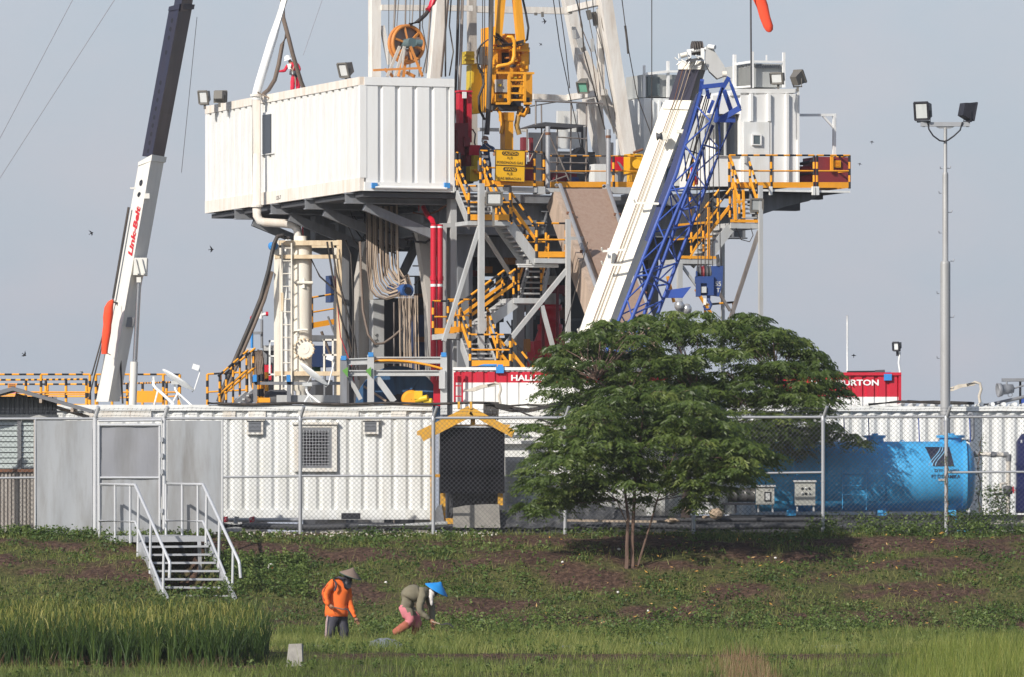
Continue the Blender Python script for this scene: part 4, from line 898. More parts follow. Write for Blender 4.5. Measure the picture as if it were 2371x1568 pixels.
for pts in (((757, 560), (770, 640), (785, 720), (805, 790), (825, 870)), ((767, 560), (778, 630), (800, 710), (822, 790), (830, 880)), ((800, 556), (812, 590), (818, 700), (815, 900)), ((720, 600), (740, 640), (775, 672))):
    MB().path([P(u, v, VY-.6) for u, v in pts], px(2.3, VY), n=6).build('hanging_line', RB, lh)
MB().path([P(u, v, VY-.55) for u, v in ((775, 640), (788, 780), (815, 850), (822, 905))], .012, n=4).build('red_line', RD, lh)
MB().path([RP(955, 540, 2), RP(962, 560, 2), RP(985, 562, 1.9), RP(1000, 552, 1.8), RP(1015, 538, 1.2), RP(1030, 522, .5)], px(3, 182), n=6).build('hose_pipe', RB, lh)
MB().path([RP(955, 492, 1.2), RP(985, 498, 1.1), RP(1010, 490, 1.), RP(1036, 474, .6)], px(3, 182), n=6).build('hose_pipe', RUS, lh)
# red standpipes
rp2 = thing('red_standpipes', tuple(RP(1011, 925, .0)), 'pair of vertical red pipes with white bands beside the grey corner column', 'pipe')
for u in (1003.5, 1018):
    MB().tube(RP(u, 925, -.05), RP(u, 520, -.05), px(7.2, 180), n=14).build('pipe_body', RD, rp2)
    MB().tube(RP(u, 664, -.05), RP(u, 658, -.05), px(7.3, 180), n=14).tube(RP(u, 528, -.05), RP(u, 524, -.05), px(7.3, 180), n=14).build('white_band', WH, rp2)
    MB().tube(RP(u, 650, -.05), RP(u, 640, -.05), px(8.5, 180), n=14).tube(RP(u, 900, -.05), RP(u, 880, -.05), px(8, 180), n=14).build('union', RD, rp2)
MB().path([RP(1003, 522, -.05), RP(1000, 510, .2), RP(990, 500, .8), RP(980, 480, 1.2)], px(6, 180), n=10).build('upper_bend', RD, rp2)
for u, v0_, v1_, b_ in ((972, 530, 470, 3), (702, 548, 505, 11.5)): MB().tube(RP(u, v0_, b_), RP(u, v1_, b_), px(4, 182), n=8).build('upper_bend', RD, rp2)

# ------------------------------------------------------------------ cable reel and its frame on the pad
CYR = 176.
reel = thing('cable_reel', tuple(P(920, 1010, CYR)), 'big dark blue cable reel with a yellow hub motor in front of the rig', 'reel')
rc_ = P(921, 947, CYR+.5)
MB().lathe(rc_, Vector((0, -1, 0)), [(.35, .06), (px(99, CYR), .06), (px(100, CYR), .03), (px(100, CYR), -.02), (px(98, CYR), -.04), (.5, -.04)], 56, sm=False).build('front_flange', RBL, reel)
MB().lathe(rc_+Vector((0, .9, 0)), Vector((0, -1, 0)), [(.3, .04), (px(99, CYR), .04), (px(99, CYR), -.03), (.3, -.03)], 56, sm=False).build('back_flange', RBL, reel)
MB().lathe(rc_+Vector((0, .85, 0)), Vector((0, -1, 0)), [(.62, 0), (.62, .85)], 36).build('drum', DG, reel)
for k in range(8):
    an = 2*math.pi*k/8+.2; d_ = Vector((math.cos(an), 0, math.sin(an))); MB().bar(rc_+d_*.34+Vector((0, -.09, 0)), rc_+d_*.98+Vector((0, -.09, 0)), .07, .05).build('spoke', RBL if k % 3 else WOOD, reel)
MB().lathe(rc_, Vector((0, -1, 0)), [(.01, .1), (.36, .1), (.36, .07)], 28, sm=False).build('hub_plate', BK, reel)
hm_ = P(952, 926, CYR+.2)
MB().lathe(hm_, Vector((0, -1, 0)), [(.01, .16), (.17, .16), (.23, .1), (.25, -.05), (.22, -.2)], 24, sm=False).build('hub_guard', YE, reel)
MB().tube(P(962, 927, CYR), P(990, 921, CYR-.1), .075, n=12).tube(P(982, 930, CYR), P(1000, 930, CYR-.05), .08, n=12).box(P(968, 915, CYR), (.2, .2, .2)).build('motor', paint('motor_yellow', (.75, .50, .02), .45, dirt=.2), reel)
fr = thing('reel_frame', tuple(P(920, 935, CYR)), 'grey steel frame with an orange curved cover standing around the cable reel', 'frame')
for u, v0 in ((795, 830), (858, 822), (1027, 822)):
    MB().ibeam(P(u, 960, CYR-.3), P(u, v0, CYR-.3), .16, .16, up=Vector((0, 1, 0))).build('frame_post', GS if u < 800 else LG, fr)
    MB().pbox(u-6, v0-6, u+6, v0+4, CYR-.4, .1).build('lifting_lug', LB, fr)
for a_, b_ in (((795, 864), (1032, 864)), ((797, 838), (860, 836)), ((860, 834), (1028, 834))): MB().ibeam(P(*a_, CYR-.25), P(*b_, CYR-.25), .12, .14 if a_[1] > 840 else .16, up=UP).build('frame_beam', LG, fr)
MB().bar(P(872, 874, CYR-.2), P(912, 930, CYR-.2), .15, .15).build('frame_brace', LG, fr)
MB().bar(P(808, 874, CYR-.2), P(835, 925, CYR-.2), .1).build('frame_brace', LG, fr)
for u in (792, 846): MB().prism([P(u, 858, CYR-.45), P(u+13, 850, CYR-.45), P(u+13, 874, CYR-.45)], Vector((0, .03, 0))).build('green_gusset', paint('gusset_green', (.12, .32, .06), .5, dirt=.2), fr)
vs = [];
for i in range(13):
    f = i/12; vs += [P(866+f*157, 836+18*f**2*1.0-3*math.sin(f*3.1), CYR-.35), P(866+f*157, 836+18*f**2-3*math.sin(f*3.1)-3, CYR+.9)]
MB().add(vs, [(2*i, 2*i+2, 2*i+3, 2*i+1) for i in range(12)], 0, True).build('curved_cover', paint('cover_orange', (.60, .24, .04), .55, dirt=.4), fr)
MB().path([P(866+i/12*157, 836+18*(i/12)**2-3*math.sin(i/12*3.1), CYR-.37) for i in range(13)], .03, n=5).build('cover_edge', YE, fr)
for e in ((1016, 858, 1030, 900),): MB().pbox(*e, CYR-.5, .25).build('junction_box', LG, fr)
MB().pbox(1003, 880, 1024, 940, CYR+.2, .5).build('red_hose_pile', RD, label='heap of red hose beside the cable reel frame', cat='hose')
bm_ = thing('low_skid_rack', tuple(P(680, 932, 178)), 'low grey skid rack with a dark tank behind the left dish', 'rack')
MB().pbox(590, 884, 795, 891, 178, .15).build('rack_beam', GS, bm_)
for u in (586, 664): MB().pbox(u, 878, u+9, 932, 178, .12).build('rack_post', GS, bm_); MB().pbox(u-1, 868, u+8, 884, 177.9, .1).build('lifting_lug', LB, bm_)
MB().lathe(P(640, 928, 178.6), Vector((1, 0, 0)), [(.01, -.3), (.2, -.28), (.27, -.15), (.27, .2), (.2, .35), (.01, .4)], 18).build('dark_tank', DG, bm_)
MB().pbox(640, 915, 790, 932, 178.2, .6).build('pump_block', LG, bm_)
MB().pbox(598, 921, 625, 932, 177.8, .3).build('yellow_step', YE, bm_)

# ------------------------------------------------------------------ mast
mast = thing('drilling_mast', tuple(R(5, 4, ZF)), 'white steel drilling mast rising from the drill floor out of the picture', 'mast')
rboxes(mast, 'rear_post', WHM, [(861, -60, 882, 182, 5.5, .3)])
rbars(mast, 'leg', WHM, [(1025, -60, 997, 260, 26, 3.5), (1390, -60, 1456, 370, 28, 3.5), (1302, -60, 1405, 432, 25, 7), (1348, 122, 1462, 362, 19, 3.9)])
rbars(mast, 'inner_column', paint('stained_mast_grey', (.50, .46, .41), .55, dirt=.7, dcol=(.28, .23, .19), rust=.3), [(1091, -60, 1094, 345, 18, 6)])
rbars(mast, 'crossbeam', WHM, [(882, 18, 1092, 20, 13, 5.5), (1100, 22, 1322, 26, 15, 6), (1318, 22, 1386, 6, 14, 6, 3.6), (1234, 224, 1322, 228, 13, 6), (1318, 226, 1400, 214, 14, 6, 3.6), (1098, 300, 1220, 302, 8, 6.4)])
rbars(mast, 'vertical_strut', WHM, [(1389, 20, 1391, 245, 14, 3.8), (1382, 245, 1398, 430, 20, 4.5), (1345, 240, 1352, 430, 18, 6), (1097, 260, 1099, 300, 8, 6)])
rbars(mast, 'diagonal_strut', WHM, [(884, 60, 902, 150, 10, 5.6), (1398, 50, 1436, 300, 5, 4), (1365, 230, 1410, 420, 17, 4.6), (1325, 60, 1372, 170, 9, 6.5)])
rbars(mast, 'ladder_rail', ST, [(918, -60, 906, 178, 5, 4.5), (940, -60, 936, 178, 4, 4.6), (1041, -60, 1019, 178, 9, 3.4), (1002, -40, 985, 170, 5, 3.7), (973, -50, 970, 178, 4, 5), (960, -50, 946, 178, 3, 5)], 4.5, True)
rbars(mast, 'bracket', LAMP, [(1361, 24, 1366, 46, 9, 3.7), (1374, 28, 1379, 60, 9, 3.8), (1240, 30, 1240, 36, 6, 5.8), (1255, 28, 1256, 40, 5, 5.8), (1345, 95, 1352, 120, 9, 6)])
rbars(mast, 'junction_box', LG, [(1340, 90, 1347, 110, 12, 5.5), (1370, 90, 1372, 120, 7, 3.5), (1328, 70, 1330, 90, 7, 6)])
for u0, v0, u1, v1 in ((1275, -20, 1313, 205), (1288, -20, 1314, 200), (1438, -20, 1446, 80)): pass
floodlight(RP(1351, 198, 3.2), (-.3, -1, -.7), 'green lensed floodlight on the white mast leg', .30, .36, LAMP, LENSG)
# wire ropes, hoses near the travelling block
ln = thing('standpipe_hoses', tuple(RP(1063, 330, 3)), 'dark vertical pipes and hoses hanging beside the red wrench', 'hose')
for u0, u1, v1, w, m_ in ((1062, 1050, 300, 7, RB), (1071, 1058, 300, 7.5, ST), (1031, 1031, 178, 4, RB), (1117, 1117, 350, 2, RB), (1122, 1120, 330, 2, RB)): MB().path([RP(u0, -30, 3), RP((u0*2+u1)/3, v1*.4, 3), RP(u1, v1, 3)], px(w/2, 184), n=8).build('hose_pipe', m_, ln)
mc_ = thing('mast_cables', tuple(RP(1030, 170, 4)), 'loose black cables and lines hanging inside the white mast legs', 'cables')
for k in range(12):
    u = (900, 925, 950, 985, 1012, 1046, 1328, 1338, 1352, 1368, 1384, 1400)[k]; e_ = random.uniform(-8, 8); lo = 176 if u < 1050 else random.uniform(240, 420)
    sl_ = 0 if u < 1050 else .22
    MB().path([RP(u, -30, 3.6), RP(u+e_+sl_*60, 60, 3.5), RP(u-e_*.5+sl_*120, 120, 3.5), RP(u+e_+sl_*lo, lo, 3.6)], px(random.choice((.9, 1.2, 1.8)), 184), n=5).build('cable', (RB, CB, LAMP)[k % 3], mc_)
rh = thing('rotary_hose', tuple(RP(1127, 313, 2.4)), 'thick black rotary hose hanging in front of the orange top drive', 'hose')
MB().path([RP(1137, -30, 2.4), RP(1136, 100, 2.4), RP(1133, 180, 2.4), RP(1131, 240, 2.4), RP(1127, 312, 2.4)], px(5.8, 184), n=10).build('hose_pipe', paint('worn_hose', (.065, .058, .055), .6, dirt=.7, dcol=(.17, .15, .13)), rh)
bl_ = thing('belayed_line', tuple(RP(1314, 205, 3.4)), 'pair of thin wire ropes slanting down to the mast crossbeam', 'rope')
for u in (1278, 1291): MB().path([RP(u, -20, 3.4), RP(u+18, 110, 3.4), RP(1316+(u-1278)*.2, 205, 3.4)], .012, n=4).build('wire', RB, bl_)
MB().path([RP(1315, 205, 3.4), RP(1330, 270, 3.4), RP(1345, 345, 3.4)], .012, n=4).build('wire', RB, bl_)
gl = thing('tag_line_sling', tuple(RP(1480, 380, 2)), 'thin tag line with a shackle slanting from the mast top past the white boom', 'rope')
MB().path([RP(1437, -20, 2), RP(1446, 50, 2), RP(1452, 100, 2), RP(1474, 220, 2), RP(1510, 320, 2), RP(1522, 350, 2)], .012, n=4).build('wire', RB, gl)
MB().path([RP(1447, 60, 2), RP(1450, 84, 2), RP(1452, 100, 2), RP(1454, 125, 2)], .028, n=6).build('shackle', RB, gl)
MB().tube(RP(1508.5, -20, 3.), RP(1508.5, 420, 3.), .012, n=4).build('vertical_wire', RB, label='single thin vertical wire right of the mast', cat='rope')
# ------------------------------------------------------------------ sheave wheel on the doghouse roof
sw = thing('sheave_wheel', tuple(RP(935, 178, 2.5)), 'big rusty orange sheave wheel on a stand on the doghouse roof', 'wheel')
ORR = paint('rusty_orange', (.62, .24, .05), .55, dirt=.6, dcol=(.4, .16, .06), rust=.15)
cw = RP(945, 102, 2.2); axw = (E1*-1+E2*.22+UP*.05).normalized()
MB().torus(cw, axw, px(42, 182), px(4, 182), 44, 10).build('rim', ORR, sw); MB().torus(cw-axw*.16, axw, px(43, 182), px(4, 182), 44, 10).build('rim', ORR, sw)
MB().lathe(cw-axw*.1, axw, [(px(42, 182), -.1), (px(41, 182), .1)], 44).build('groove_band', ORR, sw)
MB().lathe(cw-axw*.1, axw, [(px(42, 182), .0), (.12, .01)], 44).build('web_plate', paint('web_grey_rust', (.33, .27, .25), .6, dirt=.6, rust=.2), sw)
for k in range(6):
    an = k*math.pi/3+.3; x_, y_, _ = basis(axw); d_ = x_*math.cos(an)+y_*math.sin(an); MB().bar(cw+d_*.1, cw+d_*.45, .05, .05).build('spoke', ORR, sw)
MB().tube(cw-axw*.1+E2*-.06, cw+axw*.30+E2*-.06, .12, n=14).tube(cw+axw*.25+E2*.05, cw+axw*.25+E2*.22, .085, n=12).build('hub_motor', paint('motor_teal', (.12, .18, .19), .5, dirt=.4), sw)
rbars(sw, 'stand_leg', LGW, [(936, 108, 914, 178, 6, 1.8), (925, 108, 896, 178, 6, 1.9), (936, 115, 928, 178, 4, 1.7)], 1.8)
rbars(sw, 'stand_leg', ORR, [(950, 108, 978, 178, 5, 1.8), (945, 120, 922, 178, 6, 2.4), (935, 130, 928, 178, 14, 2.3)], 1.8)
rbars(sw, 'base_frame', ORR, [(864, 163, 976, 158, 5, 1.6), (940, 168, 960, 178, 7, 2), (890, 160, 910, 178, 6, 2)], 1.8)
MB().path([RP(948, 58, 2.2), RP(968, 50, 2.2), RP(985, 34, 2.3), RP(995, 20, 2.4)], px(5, 182), n=8).build('sheave_hose', RB, sw)
MB().path([RP(990, 24, 2.3), RP(1000, 8, 2.4), RP(1008, -10, 2.4)], px(7, 182), n=8).build('red_hose_end', RD, sw)

# ------------------------------------------------------------------ top drive
tdv = thing('top_drive', tuple(RP(1180, 345, 2.8)), 'orange top drive unit hanging on twin bails in the mast', 'drilling machine')
B = 2.8
rbars(tdv, 'bail', OR, [(1166, -60, 1150, 105, 16, B-.2), (1190, -60, 1206, 105, 17, B-.2), (1152, -60, 1150, 80, 9, B+.3)])
def tb(name, lst, mat=OR): rboxes(tdv, name, mat, lst)
tb('side_frame', [(1138, 62, 1152, 166, B-.1, .8), (1206, 100, 1224, 166, B-.1, .9), (1152, 110, 1160, 240, B+.2, .6)])
tb('motor_body', [(1168, 78, 1192, 112, B+.1, .8), (1152, 150, 1206, 240, B+.15, .7), (1160, 112, 1206, 150, B+.3, .6)])
tb('crossbar', [(1143, 108, 1180, 114, B-.25, .15), (1180, 114, 1226, 120, B-.25, .15)])
tb('gearbox', [(1148, 218, 1180, 236, B-.2, .5), (1206, 168, 1232, 236, B-.1, .6)])
tb('recess_shade_block', [(1164, 122, 1178, 148, B+.22, .1), (1188, 190, 1204, 232, B+.08, .08), (1214, 226, 1226, 246, B-.14, .05), (1180, 233, 1206, 246, B-.1, .3)], BK)  # solid black blocks stand in for the shade inside recesses
tb('control_panel', [(1150, 184, 1175, 214, B-.22, .3)], LG)
MB().path([RP(1172, 92, B-.3), RP(1176, 86, B-.35), RP(1184, 86, B-.38), RP(1190, 94, B-.38), RP(1190, 130, B-.38), RP(1186, 144, B-.38), RP(1176, 150, B-.38), RP(1152, 154, B-.35), RP(1144, 160, B-.3), RP(1142, 172, B-.25)], px(4.6, 183), n=12).build('gooseneck_pipe', OR, tdv)
rbars(tdv, 'guard_bar', OR, [(1150, 169, 1236, 170, 5), (1178, 170, 1178, 240, 6), (1214, 170, 1214, 236, 6), (1178, 186, 1214, 186, 4), (1178, 200, 1214, 200, 4), (1178, 216, 1214, 217, 4), (1178, 232, 1214, 232, 4), (1148, 240, 1180, 240, 5), (1212, 240, 1230, 240, 5)], B-.55)
MB().prism([RP(1181, 184, B-.42), RP(1209, 184, B-.42), RP(1206, 197, B-.42), RP(1181, 197, B-.42)], E1*.03).build('maker_plate', OR, tdv)
text('NOV', TXB, tdv, RP(1181, 196, B-.45), E2, UP, px(10, 183), px(27, 183), ext=.0, bold=.02)
for u, v in ((1158, 224), (1170, 231), (1197, 223)): MB().tube(RP(u, v, B-.22), RP(u, v, B-.3), px(4, 183), n=10).build('port', BK, tdv)
tb('lower_body', [(1142, 240, 1206, 256, B, .5)], DG)
MB().rbox(1167, 260, 1190, 280, B-.1, B+.3).rbox(1169, 280, 1188, 348, B-.08, B+.28).build('quill_guide', OR, tdv)
MB().path([RP(1148, 252, B), RP(1158, 262, B), RP(1164, 290, B), RP(1160, 310, B)], px(5, 183), n=8).build('elevator_link', OR, tdv); MB().path([RP(1206, 246, B), RP(1200, 268, B), RP(1196, 290, B), RP(1202, 312, B)], px(6, 183), n=8).build('elevator_link', paint('dirty_gold', (.42, .24, .05), .5, dirt=.6), tdv)
MB().path([RP(1222, 240, B-.1), RP(1220, 258, B-.1), RP(1212, 268, B-.1), RP(1202, 264, B-.1)], px(5, 183), n=8).build('elevator_link', YE, tdv)
for k in range(9):
    pts = [RP(random.uniform(1140, 1165), random.uniform(75, 100), B-.3), RP(random.uniform(1150, 1190), random.uniform(100, 112), B-.4), RP(random.uniform(1195, 1215), random.uniform(92, 105), B-.35)]
    MB().path(pts, px(1.6, 183), n=5).build('hose', RB, tdv)
MB().path([RP(1208, -10, B-.2), RP(1217, 30, B-.2), RP(1223, 65, B-.2), RP(1220, 92, B-.2), RP(1208, 100, B-.2)], px(2.6, 183), n=6).build('hose', RB, tdv)
for k in range(5): MB().path([RP(1130-k*3, 92+k*2, B-.3), RP(1112-k*2, 106+k*3, B-.3), RP(1103+k, 135+k*6, B-.3), RP(1112+k*2, 170, B-.3)], px(1.8, 183), n=5).build('hose', RB, tdv)
MB().path([RP(1116, 170, B-.3), RP(1120, 195, B-.3), RP(1108, 225, B-.3), RP(1110, 255, B-.3), RP(1122, 278, B-.3)], px(3, 183), n=6).build('hose', RB, tdv)
tb('side_rail', [(1123, 65, 1131, 130, B+.2, .3), (1126, 160, 1140, 260, B+.3, .3), (1138, 166, 1148, 240, B-.05, .3)])
tb('valve_block', [(1118, 108, 1132, 150, B+.2, .3), (1220, 110, 1226, 150, B, .3), (1216, 250, 1228, 264, B+.2, .3)], DG)
for k in range(22): 
    u = random.uniform(1140, 1222); v = random.uniform(105, 240); s_ = random.uniform(3, 9)
    tb('fitting', [(u, v, u+s_, v+random.uniform(3, 8), B-.2-random.random()*.1, .2)], (OR, OR, DG, OY, ORR)[k % 5])
hy = thing('hoist_arm', tuple(RP(1100, 264, 3.4)), 'olive yellow hydraulic arm hanging left of the top drive', 'machine')
MB().prism([RP(u, v, 3.4) for u, v in ((1092, 150), (1106, 146), (1116, 165), (1118, 262), (1095, 264), (1091, 210))], E1*.4).build('arm_body', OY, hy)
MB().rbox(1079, 119, 1098, 148, 3.2, 3.7).build('arm_head', OY, hy)
for v in (126, 136): MB().rbox(1077, v, 1099, v+3, 3.15, 3.3).build('head_band', OY, hy)
# ------------------------------------------------------------------ iron roughneck and floor equipment
rn = thing('iron_roughneck', tuple(RP(1080, 438, 1.8)), 'tall dark red pipe wrench machine standing on the drill floor', 'machine')
rboxes(rn, 'tower_post', RD, [(1063, 211, 1072, 300, 1.9, .25), (1083, 211, 1092, 330, 1.9, .25)]); rboxes(rn, 'tower_plate', DR, [(1070, 213, 1086, 300, 2.1, .2), (1051, 285, 1084, 345, 1.6, .4), (1053, 345, 1095, 410, 1.7, .4)])
rboxes(rn, 'cross_plate', RD, [(1062, 209, 1094, 214, 1.85, .3), (1062, 298, 1094, 302, 1.85, .3), (1086, 336, 1114, 360, 1.4, .5)]); rboxes(rn, 'white_plate', WH, [(1071, 213, 1080, 228, 1.8, .04)])
rboxes(rn, 'arm', DR, [(1060, 300, 1075, 360, 1.4, .3), (1080, 360, 1092, 400, 1.4, .3), (1075, 318, 1088, 340, 1.3, .3)]); rboxes(rn, 'jaw', DG, [(1070, 385, 1096, 425, 1.3, .4)])
MB().path([RP(1094, 300, 1.8), RP(1100, 310, 1.8), RP(1098, 330, 1.8), RP(1102, 345, 1.8)], px(2, 182), n=5).build('hose', RB, rn)
fm = thing('floor_winch', tuple(RP(1108, 425, .9)), 'dirty yellow winch with white cloths behind the warning sign stairs', 'machine')
rboxes(fm, 'winch_body', OY, [(1097, 360, 1110, 418, 1.2, .4), (1088, 385, 1106, 420, 1.0, .4)]); rboxes(fm, 'winch_frame', OR, [(1104, 396, 1120, 402, .8, .3), (1098, 392, 1118, 396, .8, .2)]); rboxes(fm, 'white_cloth', WH, [(1107, 372, 1118, 396, .7, .05), (1112, 360, 1130, 366, .8, .05), (1122, 372, 1132, 384, .8, .05)])
dk = thing('maroon_slips_rack', tuple(RP(1222, 350, 2)), 'pair of maroon posts with a white cylinder beside the warning sign', 'machine')
rboxes(dk, 'rack_post', MR, [(1210, 318, 1218, 380, 1.6, .2), (1226, 319, 1234, 380, 1.6, .2)]); MB().tube(RP(1222, 375, 1.5), RP(1222, 322, 1.5), px(3, 182), n=10).build('cylinder', WH, dk); rboxes(dk, 'rack_base', DR, [(1206, 380, 1240, 425, 1.7, .4)])
de = thing('drawworks_shroud', tuple(RP(1255, 430, 4)), 'pale grey and white wind wall panels at the back of the drill floor', 'wall panel')
GP = paint('pale_grey_panel', (.46, .46, .45), .6, dirt=.25)
rboxes(de, 'panel', GP, [(1226, 307, 1262, 420, 4.5, .1), (1264, 306, 1290, 420, 4.6, .1), (1400, 330, 1420, 430, 5, .1)]); rboxes(de, 'panel', WH2, [(1290, 257, 1336, 343, 5.5, .1), (1448, 231, 1466, 350, 6.5, .1), (1468, 229, 1490, 350, 6.4, .1), (1289, 305, 1345, 345, 5.3, .1)])
rboxes(de, 'gap_shade_panel', DG, [(1337, 290, 1350, 430, 5.4, .2), (1262, 350, 1400, 440, 7, .3)]);  # solid dark panels painted in for the shade of gaps
MB().prism([RP(u, v, 4.8) for u, v in ((1320, 365), (1350, 340), (1368, 395), (1350, 435), (1325, 435))], E1*.6).build('dark_machine', DG, de)
rboxes(de, 'red_part', DR, [(1285, 398, 1335, 420, 4.2, .4), (1200, 400, 1240, 430, 3, .4)]); rboxes(de, 'blue_part', paint('drum_navy', (.02, .04, .16), .5, dirt=.3), [(1318, 410, 1340, 432, 4, .3)]); rboxes(de, 'white_box', WH2, [(1376, 380, 1420, 432, 3.2, .4)])
MB().path([RP(1420, 432, 2.6), RP(1440, 420, 2.6), RP(1446, 400, 2.6), RP(1440, 380, 2.6)], px(4, 183), n=6).build('hose', TAN, de)
rbx = thing('red_locker', tuple(RP(1437, 430, 1.5)), 'bright red locker behind the orange rail on the drill floor', 'locker')
rboxes(rbx, 'locker_body', RD, [(1420, 363, 1456, 396, 1.6, .5)]); MB().prism([RP(u, v, 1.58) for u, v in ((1428, 374), (1434, 376), (1446, 392), (1440, 394))], E1*.02).build('grey_tape', GS, rbx); rboxes(rbx, 'locker_stand', LG, [(1424, 396, 1430, 432, 1.7, .3), (1446, 396, 1452, 432, 1.7, .3)])
ym = thing('yellow_air_winch', tuple(RP(1470, 432, 1)), 'yellow air winch beside the white boom on the drill floor', 'winch')
MY = paint('winch_yellow', (.80, .42, .01), .4, dirt=.25, dcol=(.4, .2, .02))
rboxes(ym, 'winch_frame', MY, [(1460, 356, 1488, 402, .9, .5), (1464, 402, 1478, 420, .9, .4)]); MB().tube(RP(1474, 380, .85), RP(1474, 380, .5), px(11, 181), n=18).build('winch_drum', MY, ym); MB().tube(RP(1466, 354, 1), RP(1488, 346, 1), px(3, 181), n=8).build('lever', RUS, ym); rboxes(ym, 'base', OY, [(1418, 422, 1480, 434, .8, .4)])
# scaffold tower
scf = thing('scaffold_tower', tuple(RP(1300, 430, 1.5)), 'rusty tube scaffold tower with a small platform on the drill floor', 'scaffold')
rbars(scf, 'standard', ST, [(1240, 236, 1240, 300, 4), (1253, 243, 1255, 430, 3.5, 1.8), (1322, 236, 1320, 430, 4), (1358, 232, 1356, 430, 4), (1220, 300, 1220, 360, 4), (1290, 300, 1288, 430, 3)], 1.3, True)
rbars(scf, 'ledger', ST, [(1238, 234, 1395, 240, 4), (1225, 247, 1290, 236, 3, 1.3, 2.2), (1224, 356, 1358, 360, 3.5), (1262, 398, 1360, 402, 3.5), (1275, 422, 1360, 424, 3.5), (1262, 376, 1360, 378, 3.5), (1290, 318, 1358, 322, 3)], 1.25, True)
rbars(scf, 'scaffold_brace', ST, [(1225, 375, 1262, 300, 3.5), (1270, 310, 1320, 425, 4), (1262, 425, 1310, 408, 3.5)], 1.2, True)
MB().prism([RP(u, v, 1.1) for u, v in ((1220, 296), (1262, 283), (1360, 290), (1330, 297), (1262, 293))], E1*.8).build('platform', DG, scf)
for u, v0, v1, m_ in ((1268, 293, 450, GV), (1408, 300, 440, GV)):
    st_ = thing('standing_pipe', tuple(RP(u, v1, .4)), 'thick grey standing pipe at the %s of the rusty ramp head' % ('left' if u < 1300 else 'right'), 'pipe', 'grey pipes at the ramp head'); MB().tube(RP(u, v0, .4), RP(u, v1, .4), px(5.5, 181), n=12).build('pipe_body', m_, st_)
    MB().tube(RP(u, v0+14, .4), RP(u, v0+20, .4), px(6.4, 181), n=12).build('collar', RUS, st_)
# ------------------------------------------------------------------ warning sign, floor front, stair tower
rboxes(sub, 'edge_beam', LG, [(1056, 431, 1243, 446, -.12, .25), (1243, 432, 1262, 450, -.1, .3), (1262, 436, 1306, 446, 0, .3), (1404, 433, 1520, 450, .2, .3)])
rboxes(sub, 'toe_board', YE, [(1146, 423, 1240, 431, -.15, .03)])
def seg(lst, name, label, h, sp=1.2, kick=True, group='striped guard rails on the rig', **k): return railing(name, label, group, lst, h, sp, kick, **k)
seg([RP(1112, 432, -.1), RP(1237, 434, -.1), RP(1259, 436, .5)], 'guard_railing', 'yellow and black guard rail behind the yellow warning sign', .88, 1.3)
seg([RP(1056, 434, -.12), RP(1064, 434, -.12)], 'guard_railing', 'short striped guard rail at the right corner of the doghouse', .85, 1)
seg([RP(1262, 436, .7), RP(1420, 436, .7), RP(1500, 436, .7)], 'guard_railing', 'thin orange guard rail above the rusty ramp', .80, 2.2, r=.018)
sg = thing('warning_sign', tuple(RP(1180, 422, -.3)), 'yellow gas warning sign of two panels hung on the drill floor rail', 'sign')
QX = RP(1215.3, 349, -.3)-RP(1146.8, 346, -.3); QXn = QX.normalized(); QY_ = (UP-QXn*UP.dot(QXn)).normalized()
for i, (u, v, hh) in enumerate(((1146.8, 346, 36), (1146.2, 382.6, 36.4))):
    o_ = RP(u, v, -.3); H_ = px(hh, 181); Wd = QX.length
    c4 = [o_-QY_*H_, o_-QY_*H_+QX, o_+QX, o_]
    bd = MB().prism(c4, E1*.02).build('sign_panel', SGY, sg)
    eg = MB(); 
    for k in range(4): eg.bar(c4[k]-E1*.004, c4[(k+1) % 4]-E1*.004, .012, .012)
    eg.build('panel_edge', TXB, bd)
    def tx(s_, fx0, fx1, fy0, fy1, m_, e=.012, bold=.008): text(s_, m_, bd, o_+QX*fx0-QY_*H_*fy1-E1*e, QXn, QY_, H_*(fy1-fy0), Wd*(fx1-fx0), ext=.0, bold=bold)
    wd_ = ('CAUTION', 'AWAS')[i]; pa, pb = ((.22, .78), (.27, .73))[i]
    poly = []
    for k in range(16):
        an = 2*math.pi*k/16; cx_ = (pa+.06 if math.cos(an) < 0 else pb-.06); poly.append(o_+QX*(cx_+.06*math.cos(an))-QY_*H_*(.23-.13*math.sin(an))-E1*.004)
    MB().prism(poly, -E1*.004).build('black_pill', TXB, bd)
    tx(wd_, pa+.04, pb-.04, .14, .32, SGY, .018, .015); tx('H', .40, .46, .43, .59, TXB); tx('2', .47, .50, .54, .64, TXB); tx('S', .51, .58, .43, .59, TXB)
    tx(('POISONOUS GAS', 'GAS BERACUN')[i], (.05, .10)[i], (.93, .86)[i], .74, .90, TXB, bold=.012)
tw = thing('stair_tower', tuple(RP(1210, 1238, -2)), 'grey steel stair tower with five flights in front of the drill floor', 'stairs')
FB = -2.7
rbars(tw, 'tower_post', LG, [(1113.5, 425, 1113.5, 1238, 13), (1314.5, 508, 1314.5, 1238, 10), (1052, 700, 1052, 1238, 8, -1)], FB)
rbars(tw, 'brace', LG, [(1110, 524, 1027, 790, 9), (1312, 625, 1124, 855, 10), (1254, 708, 1292, 850, 9)], FB+.05)
rbars(tw, 'brace', LGW, [(1120, 540, 1187, 646, 8)], -1.2)
